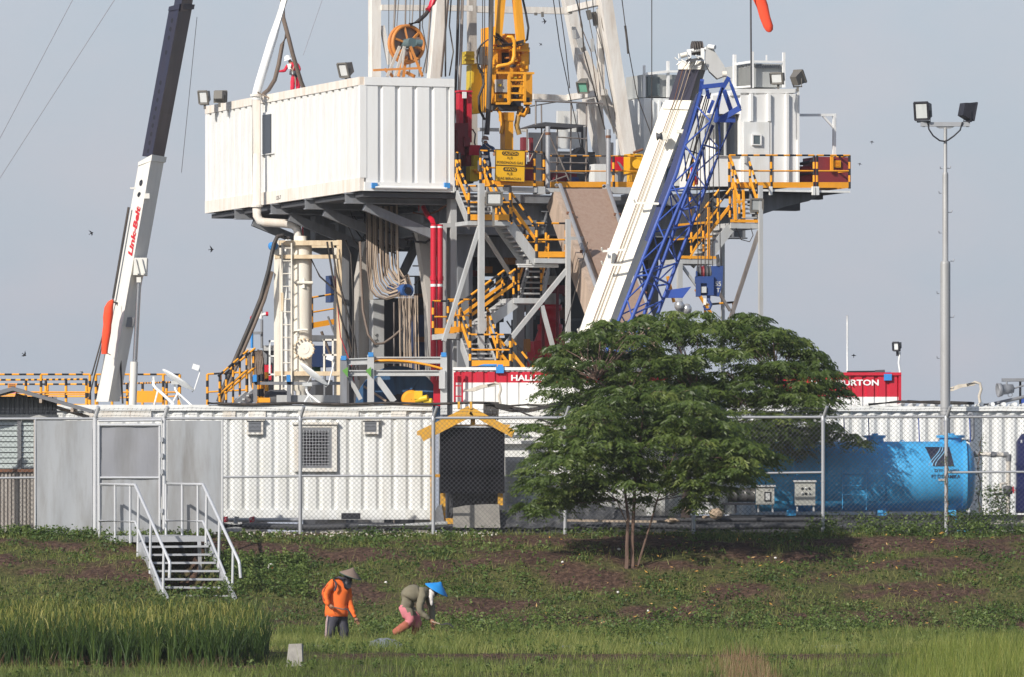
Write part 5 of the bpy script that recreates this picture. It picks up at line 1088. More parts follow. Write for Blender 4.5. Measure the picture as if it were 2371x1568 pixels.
def flight(tl, tr, bl, br, n, ht=.72, hm=.40, m=LG):
    for a, b in ((tl, bl), (tr, br)): MB().bar(a-UP*.1, b-UP*.1, .04, .24).build('stringer', m, tw)
    for i in range(1, n):
        f = i/n; a = tl.lerp(bl, f); b = tr.lerp(br, f); d = (b-a); MB().box((a+b)/2-UP*.03, (d.length-.05, .22, .04), ax=(d.normalized(), UP.cross(d).normalized(), UP)).build('tread', LG, tw)
    for a, b in ((tl, bl), (tr, br)):
        MB().stripe(a+UP*ht, b+UP*ht, .03, .2).build('handrail', [YE, BK], tw); MB().bar(a+UP*hm, b+UP*hm, .04, .07).build('mid_rail', YE, tw)
        for f in (.04, .96): q = a.lerp(b, f); MB().stripe(q, q+UP*ht, .03, .16).build('baluster', [BK, YE], tw)
def landing(u0, v0, u1, v1, b0, b1, sides='f', h=.85):
    MB().rbox(u0, v0, u1, v1, b0, b1).build('landing', LG, tw); a = RP(u0+3, v0, b0+.03); b = RP(u1-1, v0, b0+.03)
    if 'f' in sides: railing('', '', '', [a, b], h, 1.6, parent=tw)
    if 'b' in sides: railing('', '', '', [a+E1*(b1-b0), b+E1*(b1-b0)], h, 1.6, parent=tw)
    if 'l' in sides: railing('', '', '', [a, a+E1*(b1-b0)], h, 1.6, parent=tw)
    if 'r' in sides: railing('', '', '', [b, b+E1*(b1-b0)], h, 1.6, parent=tw)
flight(RP(1057, 440, -.15), RP(1121, 440, -.15), RP(1086, 512, -1.75), RP(1150, 512, -1.75), 6)
landing(1082, 512, 1182, 523, -2.6, -1.7)
a = RP(1181, 512, -2.5); b = RP(1243, 598, -2.5); flight(a, a+E1*.8, b, b+E1*.8, 8)
landing(1239, 598, 1311, 610, -2.6, -1.2, 'fb')
flight(RP(1222, 614, -.1), RP(1270, 614, -.1), RP(1200, 690, -1.4), RP(1252, 690, -1.4), 6)
landing(1190, 690, 1256, 703, -2.4, -1.3, '')
a = RP(1193, 692, -2.3); b = RP(1085, 772, -2.3); flight(a, a+E1*.8, b, b+E1*.8, 9)
landing(1034, 772, 1090, 785, -2.4, -1.3, 'fb', .82)
flight(RP(1066, 783, -2.4), RP(1128, 783, -2.4), RP(1089, 850, -3.6), RP(1152, 850, -3.6), 6)
landing(1085, 850, 1182, 861, -4.4, -3.6, 'f', .78)
a = RP(1182, 852, -4.3); b = RP(1245, 930, -4.3); flight(a, a+E1*.8, b, b+E1*.8, 8)
MB().tube(RP(1199, 616.5, -2.2), RP(1292, 617, -2.2), .035, n=10).rbox(1199, 611, 1292, 615, -2.25, -2.1).build('fluorescent_lamp', WH, tw)
rboxes(tw, 'side_beam', LG, [(1312, 548, 1365, 580, -1.6, .2)])
rboxes(sub, 'control_panel', paint('dim_orange', (.4, .16, .03), .6, dirt=.5), [(1176, 585, 1200, 612, 3, .3), (1123, 617, 1140, 632, 3.4, .2), (1218, 785, 1228, 815, 2, .2)])
MB().path([P(u, v, 173.) for u, v in ((1280, 930), (1295, 800), (1325, 700), (1360, 560))], .012, n=4).build('tag_rope', RB, label='thin dark rope running up past the stair tower to the ramp', cat='rope')
floodlight(RP(1142, 459, -2.9), (.15, -1, -.15), 'dark floodlight with bright lens on the front stair tower', .44, .34, post=.5)
# blow-out preventer stack
bop = thing('blowout_preventer', tuple(RP(1273, 1238, 4)), 'bright red blowout preventer stack under the drill floor', 'valve stack')
zc = lambda v: RP(1273, v, 4).z
RD2 = paint('signal_red', (.60, .012, .03), .35, dirt=.35, dcol=(.25, .02, .03))
MB().lathe(Vector((RP(1273, 0, 4).x, RP(1273, 0, 4).y, 0)), UP, [(.01, PAD), (.5, PAD), (.5, zc(860)), (.42, zc(855)), (.42, zc(800)), (.40, zc(790)), (.30, zc(765)), (.32, zc(762)), (.32, zc(752)), (.26, zc(750)), (.24, zc(720)), (.30, zc(718)), (.30, zc(706)), (.01, zc(706))], 28).build('annular_body', RD2, bop)
MB().lathe(Vector((RP(1273, 0, 4).x, RP(1273, 0, 4).y, 0)), UP, [(.25, zc(706)), (.27, zc(700)), (.27, zc(694)), (.2, zc(690)), (.2, zc(640))], 24).build('bell_nipple', LGW, bop)
for s_ in (-1, 1): MB().rbox(1273+s_*24-13, 790, 1273+s_*24+13, 850, 3.7, 4.2).build('ram_housing', RD2, bop)
for u in (1257, 1290): MB().tube(RP(u, 850, 3.5), RP(u, 660, 3.5), px(3.5, 184), n=8).build('red_riser', DR, bop)
MB().rbox(1268, 660, 1320, 680, 3.8, 4.2).build('ram_housing', DR, bop)
# catwalk ramp
rmp = thing('catwalk_ramp', tuple(RP(1480, 1100, -6)), 'rusty steel catwalk ramp sloping down from the drill floor', 'ramp')
TL, TR = RP(1307, 437, -.05), RP(1404, 437, -.05); BLq, BRq = RP(1492, 900, -6.5), RP(1560, 900, -6.5)
nrm = (TR-TL).cross(BLq-TL).normalized(); nrm = nrm if nrm.y < 0 else -nrm
MB().hexa([BLq-nrm*.1, BRq-nrm*.1, TR-nrm*.1, TL-nrm*.1, BLq, BRq, TR, TL]).build('ramp_plate', RU, rmp)
L2, B2 = RP(1281, 440, .05), RP(1446, 905, -6.4)
MB().prism([TL-nrm*.1, L2, B2, BLq-nrm*.1], -nrm*.5+E1*.2).build('side_plate', paint('pale_rusty_side', (.48, .37, .29), .6, dirt=.7, rust=.25), rmp)
for (p, q) in (((1296, 428, -.1), (1455, 880, -6.6)), ((1406, 430, -.1), (1560, 890, -6.6))):
    a = RP(*p); b = RP(*q); MB().path([a-UP*.0+E1*.25, a, b], px(4.5, 181), n=10).build('side_pipe', GV, rmp)
    for f in (.15, .35, .55): q_ = a.lerp(b, f); MB().tube(q_-E2*.08, q_+E2*.08, .04, n=8).build('pipe_clamp', RUS, rmp)
# ------------------------------------------------------------------ driller's cabin and its walkway at right
dc = thing('driller_cabin', tuple(RP(1780, 432, 1)), 'white panelled cabin with a door and small window on the right of the drill floor', 'cabin')
rboxes(dc, 'cabin_wall', WH, [(1714, 215, 1850, 432, .3, 2.4)]); MB().prism([RP(u, v, .3) for u, v in ((1690, 216), (1714, 206), (1850, 206), (1850, 215), (1690, 222))], E1*2.5).build('roof', WH, dc)
rboxes(dc, 'wall_batten', WH, [(1737, 217, 1743, 281, .22, .08), (1778, 217, 1784, 281, .22, .08), (1820, 217, 1826, 431, .22, .08), (1783, 281, 1786, 431, .25, .05), (1846, 215, 1850.5, 432, .25, .05)])
dl = rboxes(dc, 'door', WH2, [(1721, 282, 1781, 431, .24, .05)]); rboxes(dl, 'door_window', GLG, [(1744, 314, 1760, 334, .20, .02)]); rboxes(dl, 'handle', LG, [(1724, 358, 1729, 378, .17, .06)])
for e in ((1741, 311, 1763, 314), (1741, 334, 1763, 337), (1741, 314, 1744, 334), (1760, 314, 1763, 334)): rboxes(dl, 'window_frame', WH, [e+(.18, .05)])
MB().prism([RP(u, v, .35) for u, v in ((1650, 222), (1714, 216), (1714, 264), (1650, 264))], E1*2).prism([RP(u, v, .35) for u, v in ((1640, 361), (1714, 361), (1714, 432), (1640, 432))], E1*2).build('side_wall', WH, dc)
rboxes(dc, 'side_window', GL, [(1657, 264, 1712, 361, .5, .05)]); rboxes(dc, 'window_mullion', LG, [(1678, 264, 1681, 361, .42, .1), (1657, 360, 1714, 363, .3, .1)])
ru = thing('roof_unit', tuple(RP(1760, 205, 1)), 'grey louvred roof unit in a white post frame on the cabin at right', 'roof unit')
GU = paint('roof_unit_grey', (.40, .41, .40), .5, dirt=.2)
MB().prism([RP(u, v, .8) for u, v in ((1740, 147), (1811, 149), (1811, 203), (1740, 202))], E1*1.3).build('unit_body', GU, ru)
MB().prism([RP(1740, 147, .8), RP(1740, 202, .8), RP(1703, 201, 2.0), RP(1703, 152, 2.0)], E1*.9).build('unit_body', GU, ru)
for k in range(11): rboxes(ru, 'louvre', GS, [(1750+k*5.3, 150, 1753+k*5.3, 158, .74, .05)])
for k in range(5): MB().bar(RP(1707+k*6, 153.5-k*.6, 1.85-k*.2), RP(1707+k*6, 160-k*.6, 1.85-k*.2), .04, .04).build('louvre', GS, ru)
rbars(ru, 'frame_post', WH, [(1700, 127, 1700, 203, 7, 1.7), (1741, 120, 1741, 204, 6, .65), (1814, 122, 1814, 203, 6, .65), (1774, 128, 1774, 142, 3, .8)])
rbars(ru, 'frame_beam', WH, [(1703, 149, 1741, 143, 5, 1.7, .65), (1741, 143, 1813, 144, 5, .65), (1703, 203, 1741, 200, 4, 1.7, .65)])
lc = thing('rear_cabin', tuple(RP(1540, 430, 4)), 'white cabin with a glazed grey roof unit seen left of the white boom', 'cabin')
rboxes(lc, 'cabin_wall', WH2, [(1490, 227, 1640, 432, 4, 2)]); rboxes(lc, 'wall_rib', WH2, [(1510, 233, 1514, 350, 3.93, .07), (1526, 233, 1530, 350, 3.93, .07)])
rboxes(lc, 'roof_unit', GU, [(1494, 172, 1572, 226, 4.2, 1.4)]); rboxes(lc, 'unit_window', GLG, [(1499, 178, 1527, 222, 4.14, .05)])
rbars(lc, 'frame_post', WH, [(1491, 152, 1491, 226, 5), (1546, 142, 1546, 226, 6)], 4.05); rbars(lc, 'frame_beam', WH, [(1491, 172, 1546, 166, 6), (1546, 166, 1600, 166, 5)], 4.0)
wk = thing('right_walkway', tuple(RP(1830, 447, -.3)), 'white edged steel walkway platform cantilevered at the right of the drill floor', 'platform')
rboxes(wk, 'edge_beam', WH2, [(1690, 437, 1968, 447, -.55, .1)]); rboxes(wk, 'deck', DG, [(1690, 440, 1966, 446, -.44, 4)]); rboxes(wk, 'side_girder', DG, [(1760, 449, 1852, 488, .2, .3), (1852, 449, 1905, 462, .6, .3), (1740, 447, 1830, 478, 2.2, .3)])
MB().prism([RP(u, v, .1) for u, v in ((1745, 448), (1905, 448), (1872, 466), (1820, 478), (1745, 503))], E1*.15).build('bracket_plate', GD, wk)
for u in (1700, 1785, 1884, 1893): rboxes(wk, 'stanchion_socket', WH2, [(u-3, 432, u+3, 452, -.6, .08)])
seg([RP(1688, 437, -.5), RP(1785, 437, -.5), RP(1884, 437, -.5)], 'guard_railing', 'yellow and black guard rail in front of the cabin door at right', .83, 1.3)
seg([RP(1891, 437, -.5), RP(1966, 437, -.5)], 'guard_railing', 'short yellow and black guard rail in front of the maroon boxes', .83, 1.5)
seg([RP(1966, 437, -.5), RP(1966, 437, -.5)+E1*2], 'guard_railing', 'striped guard rail returning along the far right platform end', .83, 1.5)
mb1 = thing('maroon_box', tuple(RP(1928, 432, .3)), 'large maroon box with a yellow placard at the right end of the walkway', 'box')
rboxes(mb1, 'box_body', MR, [(1893, 363, 1963, 431, .2, 1)]); rboxes(mb1, 'placard', SGY, [(1931, 372, 1946, 388, .15, .03)]); rboxes(mb1, 'post', YE, [(1923, 362, 1929, 398, .1, .06)])
for k in range(4): rboxes(mb1, 'placard_line', paint('placard_orange', (.75, .2, .01), .5), [(1933, 374+k*3.4, 1944, 375.6+k*3.4, .14, .01)])
mb2 = thing('maroon_tank', tuple(RP(1868, 432, 1)), 'dark maroon tank with black pipes beside the white cabin at right', 'tank')
rboxes(mb2, 'tank_body', MR, [(1853, 385, 1890, 431, .6, 1)]); MB().tube(RP(1852, 380, .5), RP(1892, 372, .5), .04).tube(RP(1852, 405, .5), RP(1886, 400, .5), .03).build('pipe', BK, mb2)
gw = thing('white_davit', tuple(RP(1931, 360, .8)), 'white square tube davit frame rising beside the right platform rail', 'frame')
rbars(gw, 'davit_tube', WH, [(1850, 267, 1935, 266.5, 6), (1931, 264, 1930, 432, 7), (1905, 269, 1929, 296, 4.5)], .8)
floodlight(RP(1801, 180, -.3), (-.45, -1, -.25), 'grey floodlight with bright lens on the right cabin roof', .36, .30)
floodlight(RP(1846, 182, -.3), (.5, .6, .45), 'tilted grey floodlight seen from behind on the right cabin corner', .30, .38)
floodlight(RP(1750, 474, -2.4), (.1, -1, -.15), 'grey floodlight with dull lens on the right stair post', .34, .34, lens=paint('dull_lens', (.36, .38, .38), .2, dirt=.2))
# right stairs down from the walkway
rt = thing('right_stair_tower', tuple(RP(1690, 1238, -2)), 'grey and yellow stair tower behind the blue lattice jib', 'stairs')
rbars(rt, 'tower_post', LG, [(1760, 430, 1762, 1238, 9), (1573, 610, 1573, 1238, 11), (1673, 560, 1673, 1238, 7, -1.5)], -2.5)
rbars(rt, 'brace', ST, [(1757, 535, 1690, 740, 8), (1640, 640, 1690, 720, 6)], -2.4); rbars(rt, 'brace', LG, [(1578, 615, 1625, 680, 6)], -2.4)
tw_keep = tw; tw = rt
landing(1694, 510, 1758, 528, -2.4, -1.6, 'f', .0001+.6) if False else MB().rbox(1692, 516, 1758, 530, -2.4, -1.4).build('landing', LG, rt)
rboxes(rt, 'kick_plate', YE, [(1692, 508, 1758, 516, -2.42, .04), (1570, 592, 1658, 600, -2.42, .04)])
MB().rbox(1568, 600, 1658, 612, -2.4, -1.4).build('landing', LG, rt)
a = RP(1692, 516, -2.3); b = RP(1625, 602, -2.3); flight(a, a+E1*.8, b, b+E1*.8, 8, .85, .45)
flight(RP(1695, 450, -.6), RP(1735, 450, -.6), RP(1712, 512, -1.5), RP(1755, 512, -1.5), 6, .8, .4, GD)
rbars(rt, 'yellow_rail', YE, [(1688, 360, 1712, 432, 5, -.6), (1700, 440, 1702, 510, 6), (1640, 480, 1640, 600, 5), (1560, 522, 1650, 514, 5), (1560, 555, 1650, 548, 4), (1595, 600, 1618, 560, 4), (1720, 440, 1722, 505, 5), (1697, 470, 1722, 466, 5), (1610, 670, 1645, 725, 6, -1.5), (1545, 640, 1560, 700, 6, -1)], -2.4)
MB().stripe(RP(1630, 706, -2.), RP(1698, 700, -2.), .03, .2).stripe(RP(1631, 706, -2.), RP(1633, 740, -2.), .03, .2).stripe(RP(1697, 700, -2.), RP(1700, 740, -2.), .03, .2).build('lower_rail', [YE, BK], rt)
MB().stripe(RP(1603, 360, -.4), RP(1606, 432, -.4), .03, .16).stripe(RP(1594, 400, -.4), RP(1598, 500, -.4), .03, .16).build('striped_post', [YE, BK], rt)
rboxes(rt, 'dark_hopper', DG, [(1575, 448, 1640, 520, .5, .6)]); rboxes(rt, 'red_cloth', RD, [(1602, 385, 1616, 428, -.3, .1)])
for u, v in ((1572, 708), (1590, 716)): MB().ell(RP(u, v, -2.6), .12, .12, .14, 0, 8, 5).build('foil_wrap', SIL, rt)
MB().path([RP(1703, 528, -2.4), RP(1715, 555, -2.4), RP(1735, 560, -2.4), RP(1743, 545, -2.4), RP(1738, 528, -2.4)], .012, n=4).build('loose_cable', RB, rt)
tw = tw_keep

# ------------------------------------------------------------------ white crane boom with blue jib and hook block
C1 = thing('white_crane', tuple(P(1330, 1210, 174)), 'white telescopic crane boom leaning right with a dark upper section', 'crane')
BW = paint('boom_white', (.80, .77, .68), .4, dirt=.25, dcol=(.62, .52, .34))
def boom(par, name, mat, Lp, Mp, Rp, Y=173.):
    """box section through three visible edges, each a pair of photo points (top, bottom)"""
    L = [P(*Lp[i], Y+.35) for i in (0, 1)]; M = [P(*Mp[i], Y) for i in (0, 1)]; Rr = [P(*Rp[i], Y+1.0) for i in (0, 1)]; K = [L[i]+Rr[i]-M[i] for i in (0, 1)]
    return MB().hexa([L[1], M[1], Rr[1], K[1], L[0], M[0], Rr[0], K[0]]).build(name, mat, par)
boom(C1, 'base_section', BW, ((1535, 238), (1300, 872)), ((1598, 240), (1364, 872)), ((1622, 246), (1385, 872)))
boom(C1, 'fly_section', NV, ((1571, 160), (1541, 250)), ((1618, 160), (1590, 250)), ((1634, 160), (1604, 250)))
boom(C1, 'collar', BW, ((1540, 232), (1533, 252)), ((1600, 233), (1593, 254)), ((1612, 234), (1606, 256)), 172.95)
boom(C1, 'head_collar', CR, ((1570, 142), (1569, 161)), ((1626, 142), (1622, 161)), ((1640, 146), (1637, 163)), 172.95)
hd = MB(); 
MB().prism([P(u, v, 172.9) for u, v in ((1634, 108), (1646, 103), (1656, 122), (1676, 152), (1682, 174), (1660, 182), (1642, 165), (1632, 142))], Vector((.0, .5, 0))).build('head_plate', GP, C1)
for k in range(4): MB().lathe(P(1604+k*6, 112, 173.1), Vector((1, .25, 0)), [(.02, -.02), (px(17, 173), -.02), (px(15, 173), 0), (px(17, 173), .02), (.02, .02)], 20, sm=False).build('sheave', paint('sheave_dark', (.10, .085, .08), .5, metal=.3, dirt=.6), C1)
MB().tube(P(1590, 120, 173), P(1648, 112, 173), .05).tube(P(1640, 108, 172.9), P(1655, 110, 172.8), .055).pbox(1592, 116, 1600, 142, 172.9, .2).pbox(1622, 112, 1630, 142, 172.9, .2).build('head_bracket', WH, C1)
MB().tube(P(1672, 172, 172.7), P(1682, 172, 172.7), .07).tube(P(1575, 130, 172.8), P(1590, 126, 172.8), .06).build('head_pin', CR, C1)
fw = MB()
for k in range(14): 
    a = P(random.uniform(1566, 1635), random.uniform(126, 156), 172.8); fw.tube(a, a+Vector((random.uniform(-.12, .12), 0, random.uniform(-.1, .12))), .018, n=5)
fw.build('head_fittings', WH, C1, kind='stuff')
MB().bar(P(1588, 142, 172.85), P(1624, 136, 172.85), .06).build('roller', DG, C1)
LE = (P(1535, 238, 173.35), P(1300, 872, 173.35)); ME = (P(1598, 240, 173.), P(1364, 872, 173.)); nL = (ME[0]-LE[0]).cross(LE[1]-LE[0]).normalized(); nL = nL if nL.y < 0 else -nL
for k, w in enumerate((.42, .52, .66)): MB().path([P(1592+k*9, 145, 172.9), P(1580+k*9, 161, 172.9), LE[0].lerp(ME[0], w)+nL*.05, LE[0].lerp(ME[0], w).lerp(LE[1].lerp(ME[1], w), .5)+nL*.03, LE[1].lerp(ME[1], w)+nL*.03], .010, n=4).build('hoist_rope', (RUS, TAN, TAN)[k], C1)
MB().lathe(P(1526, 316, 172.8), Vector((1, -.2, .1)), [(.02, -.06), (.1, -.06), (.06, 0), (.1, .06), (.02, .06)], 16).build('rope_roller', DG, C1); MB().pbox(1532, 308, 1544, 324, 172.75, .2).build('rope_guide', BW, C1); MB().pbox(1566, 300, 1582, 308, 172.7, .2).pbox(1578, 302, 1582, 312, 172.68, .1).build('rope_guide', BW, C1)
for (p, q) in (((1395, 582), (1450, 578)), ((1395, 613), (1460, 614)), ((1340, 770), (1396, 772)), ((1470, 470), (1525, 472))): MB().bar(P(*p, 172.85), P(*q, 172.7), .03, .05).bar(P(*p, 172.85), P(p[0]-3, p[1]-8, 172.8), .03).build('rope_keeper', BW, C1)
MB().pbox(1406, 575, 1414, 600, 173.0, .15).build('sensor_box', WH, C1); MB().bar(P(1463, 655, 172.9), P(1469, 640, 172.9), .06, .05).build('sensor_box', WH, C1)
MB().box(P(1345, 1120, 175.5), (3.2, 3.2, 3.2)).build('carrier', BW, C1)
# lettering on the shaded flank
Mt, Mb = P(1598, 240, 173.), P(1364, 872, 173.); Rt_ = P(1622, 246, 174.); xb_ = (Mt-Mb).normalized(); yb_ = (Mt-Rt_); yb_ = (yb_-xb_*yb_.dot(xb_)).normalized(); nf = xb_.cross(yb_)
def onflank(v, w): 
    f = (v-872)/(240-872); return Mb.lerp(Mt, f)-yb_*w+nf*.012
text('TADANO', TXN, C1, onflank(390, .66), xb_, yb_, .46, px(62, 173), ext=.004, bold=.03, shear=.2)
o_ = onflank(408, .66); MB().prism([o_, o_+xb_*.2+yb_*.1, o_+xb_*.22+yb_*.6, o_+yb_*.35-xb_*.12], nf*.01).build('emblem', paint('emblem_teal', (.01, .12, .22), .5, dirt=.1), C1)
# jib
JB = thing('lattice_jib', tuple(P(1500, 735, 172.3)), 'blue lattice jib hanging beside the white crane boom', 'crane jib')
JY = 172.3
CA = [P(1621, 213, JY), P(1566, 401, JY), P(1437, 729, JY), P(1395, 838, JY)]; CB_ = [P(1672, 203, JY-.3), P(1603, 401, JY-.3), P(1466, 729, JY-.3), P(1420, 838, JY-.3)]
CC = [P(1697, 276, JY+.55), P(1646, 401, JY+.55), P(1523, 725, JY+.55), P(1480, 838, JY+.55)]; CD = [P(1650, 290, JY+.75), P(1608, 401, JY+.75), P(1492, 725, JY+.75), P(1450, 838, JY+.75)]
for c_ in (CA, CB_, CC, CD): MB().path(c_, px(4.3, JY), n=8).build('chord', BL, JB)
def at_(c_, f):
    Ls = [(c_[i+1]-c_[i]).length for i in range(len(c_)-1)]; d = f*sum(Ls)
    for i, l_ in enumerate(Ls):
        if d <= l_ or i == len(Ls)-1: return c_[i].lerp(c_[i+1], min(1, d/l_))
        d -= l_
for c1_, c2_, n_, r_ in ((CA, CB_, 13, 2.), (CB_, CC, 12, 2.2), (CA, CD, 12, 1.8), (CD, CC, 12, 1.8)):
    for i in range(n_):
        p = at_(c1_ if i % 2 == 0 else c2_, .05+.93*i/n_); q = at_(c2_ if i % 2 == 0 else c1_, .05+.93*(i+1)/n_); MB().tube(p, q, px(r_, JY), n=6).build('lacing', BL, JB)
for f in (.36, .68):
    for c1_, c2_ in ((CA, CB_), (CB_, CC), (CD, CC), (CA, CD)): MB().tube(at_(c1_, f), at_(c2_, f), px(2.6, JY), n=6).build('frame_bar', BL, JB)
for p, q, w in (((1625, 186), (1621, 215), 9), ((1624, 202), (1678, 196), 10), ((1686, 181), (1672, 206), 10), ((1687, 182), (1713, 252), 4), ((1692, 196), (1712, 250), 7), ((1713, 250), (1658, 282), 13), ((1668, 212), (1655, 282), 8), ((1676, 210), (1694, 262), 10), ((1636, 206), (1640, 226), 8), ((1655, 278), (1700, 278), 12), ((1650, 235), (1640, 260), 8)):
    MB().bar(P(*p, JY-.05), P(*q, JY+.1), px(w, JY), .12, up=Vector((0, 1, 0))).build('head_frame', BL, JB)
for u in (1636, 1640, 1645): MB().tube(P(u, 215, JY+.3), P(u-random.uniform(40, 60), 420, JY+.3), .014, n=4).build('pendant_rope', RB, JB)
MB().bar(P(1620, 220, JY+.2), P(1500, 560, JY+.6), .1, .16).build('strut_bar', paint('dark_blue_strut', (.02, .035, .13), .5, dirt=.3), JB)
MB().prism([P(u, v, JY+.2) for u, v in ((1545, 672), (1600, 664), (1580, 690), (1540, 690))], Vector((0, .1, 0))).build('gusset', BL, JB)
# hook block
HB = thing('hook_block', tuple(P(1640, 718, 172.)), 'dark blue hook block hanging on wire ropes under the jib', 'hook')
DBL = paint('hook_block_blue', (.02, .055, .20), .45, dirt=.35)
MB().pbox(1609, 640, 1652, 656, 171.9, .4).pbox(1611, 656, 1622, 686, 171.9, .4).pbox(1636, 656, 1652, 684, 171.9, .4).pbox(1611, 628, 1614, 642, 171.9, .4).build('block_frame', DBL, HB)
MB().prism([P(u, v, 172.0) for u, v in ((1646, 616), (1674, 616), (1672, 660), (1664, 687), (1644, 684))], Vector((0, .12, 0))).build('side_plate', DBL, HB)
for u in (1617, 1625, 1633, 1641): MB().lathe(P(u, 632, 172.15), Vector((1, .1, 0)), [(.02, -.035), (px(17, 172), -.035), (px(15, 172), 0), (px(17, 172), .035), (.02, .035)], 20, sm=False).build('sheave', DR if u == 1625 else DG, HB)
MB().pbox(1624, 664, 1635, 678, 171.85, .3).build('swivel', LG, HB); text('55', LG, HB, P(1655, 663, 171.99), (1, 0, 0), UP, px(11, 172), ext=.0, bold=.02); text('T', LG, HB, P(1658, 677, 171.99), (1, 0, 0), UP, px(10, 172), ext=.0, bold=.02)
MB().pbox(1614, 641, 1650, 684, 172.0, .2).build('inner_plate', DBL, HB)
MB().path([P(1640, 684, 172.), P(1640, 696, 172.), P(1646, 706, 172.), P(1642, 716, 172.), P(1632, 717, 172.), P(1628, 708, 172.)], px(4.5, 172), n=8, r2=px(2, 172)).build('hook', DBL, HB); MB().pbox(1628, 691, 1634, 706, 171.9, .06).build('latch', CR, HB)
for u, ut in ((1616, 1611), (1623, 1620), (1632, 1632), (1640, 1642), (1649, 1652), (1668, 1662)): MB().tube(P(u, 628, 172.1), P(ut, 300, 172.6), .011, n=4).build('hoist_rope', RB, HB)
MB().path([P(1662, 616, 172.), P(1662, 600, 172.), P(1660, 590, 172.)], .04, n=6).build('rope_socket', DG, HB)

# ------------------------------------------------------------------ left crane
C2 = thing('left_crane', tuple(P(270, 1190, 172)), 'steep white telescopic crane boom with a navy upper section at left', 'crane')
LY2 = 172.
WB2 = paint('left_boom_white', (.72, .70, .65), .45, dirt=.2, dcol=(.5, .46, .4))
def boom2(name, mat, L, M, Rr, Yo=0.):
    l = [P(*q, LY2+.45+Yo) for q in L]; m = [P(*q, LY2+Yo) for q in M]; r = [P(*q, LY2+.65+Yo) for q in Rr]; k = [l[i]+r[i]-m[i] for i in range(len(l))]
    mb = MB()
    for i in range(len(l)-1): mb.hexa([l[i+1], m[i+1], r[i+1], k[i+1], l[i], m[i], r[i], k[i]])
    return mb.build(name, mat, C2)
boom2('base_section', WB2, ((321, 379), (283, 590), (222, 930)), ((351, 362), (311, 590), (251, 930)), ((381, 366), (341, 590), (277, 930)))
boom2('fly_section', NV, ((329, 362), (392, 17)), ((352, 361), (415, 17)), ((380, 364), (445, 17)))
boom2('fly_section', NV, ((400, 26), (424, -110)), ((417, 26), (441, -110)), ((442, 26), (466, -110)))
boom2('collar', WB2, ((320, 376), (319, 384)), ((352, 358), (350, 373)), ((386, 364), (384, 376)), -.03)
boom2('collar', NV, ((391, 16), (389, 26)), ((416, 9), (414, 22)), ((451, 11), (449, 22)), -.03)
hl = MB(); vs_ = [48, 68, 88, 122, 192, 212, 232, 252, 272, 291, 311, 331, 350]
for v in vs_:
    f = (v-362)/(17-362); c_ = P(329+63*f, v, LY2+.45).lerp(P(352+63*f, v, LY2), .52); nn = (P(351, 362, LY2)-P(321, 379, LY2+.45)).cross(P(415, 17, LY2)-P(352, 361, LY2)).normalized(); nn = nn if nn.y < 0 else -nn
    MB().lathe(c_, nn, [(.01, .004), (.055, .004), (.06, -.002)], 12, sm=False).build('pin_hole', BK, C2)
lx, ly_ = P(321, 379, LY2+.45), P(222, 930, LY2+.45); mx_, my_ = P(351, 362, LY2), P(251, 930, LY2)
def onb(v, w):
    f = (v-379)/(930-379); a = lx.lerp(ly_, f); b = mx_.lerp(my_, (v-362)/(930-362)); return a.lerp(b, w)
xd_ = (onb(480, .8)-onb(595, .8)).normalized(); yd_ = (onb(540, .1)-onb(540, .9)); yd_ = (yd_-xd_*yd_.dot(xd_)).normalized(); n3 = xd_.cross(yd_)
text('Link-Belt', TXR, C2, onb(594, .86)+n3*.01, xd_, yd_, .21, (onb(478, .8)-onb(594, .8)).length, ext=.0, bold=.045, shear=.25)
for v, w, r_ in ((424, .5, .075), (451, .5, .06)): MB().lathe(onb(v, w), n3, [(.01, .006), (r_, .006), (r_*1.1, -.002)], 14, sm=False).build('pin_hole', BK if v < 440 else DG, C2)
MB().pbox(301, 434, 313, 438, LY2, .1).pbox(334, 448, 346, 460, LY2-.1, .2).build('rope_bracket', WB2, C2)
MB().prism([P(u, v, LY2-.05) for u, v in ((311, 597), (340, 597), (338, 637), (308, 637))], Vector((0, .7, 0))).build('cylinder_bracket', WB2, C2)
for u in (316, 330): MB().bar(P(u-4, 600, LY2-.08), P(u+4, 634, LY2-.08), .05, .05).build('bracket_rib', WB2, C2)
MB().tube(P(322, 650, LY2+.1), P(312, 845, LY2+.1), px(5.5, LY2), n=14).build('cylinder_rod', paint('chrome_rod', (.5, .5, .52), .2, metal=.9, dirt=.1), C2)
MB().tube(P(310.5, 838, LY2+.1), P(305, 1000, LY2+.1), px(9, LY2), n=18).build('cylinder_barrel', WB2, C2); MB().pbox(316, 642, 326, 654, LY2, .25).build('cylinder_eye', WB2, C2)
MB().prism([P(u, v, LY2+.2) for u, v in ((286, 735), (312, 735), (308, 757), (280, 757))], Vector((0, .4, 0))).build('stiffener', GS, C2)
for (p, q, r_) in (((298, 480), (262, 690), .03), ((262, 690), (212, 870), .018), ((246, 760), (205, 925), .018), ((273, 702), (280, 860), .022), ((280, 860), (284, 935), .022), ((262, 700), (273, 702), .02)): MB().tube(P(*p, LY2+.3), P(*q, LY2+.3), r_, n=6).build('hoist_rope', RB, C2)
MB().box(P(290, 1110, 174.5), (3.4, 3.2, 2.4)).build('carrier', WB2, C2)
MB().path([P(456, 40, LY2), P(420, 400, LY2)], .006, n=4).build('thin_wire', RB, C2)
ob = thing('orange_bag', tuple(P(248, 820, LY2-.3)), 'long orange cloth bag tied on the side of the left crane boom', 'cloth bag')
prof = [(260, 694, 3), (256, 699, 7), (252, 712, 10), (250, 735, 11), (249, 752, 9.5), (247, 770, 10.5), (244, 795, 8.5), (242.5, 812, 7.5), (242, 820, 7)]
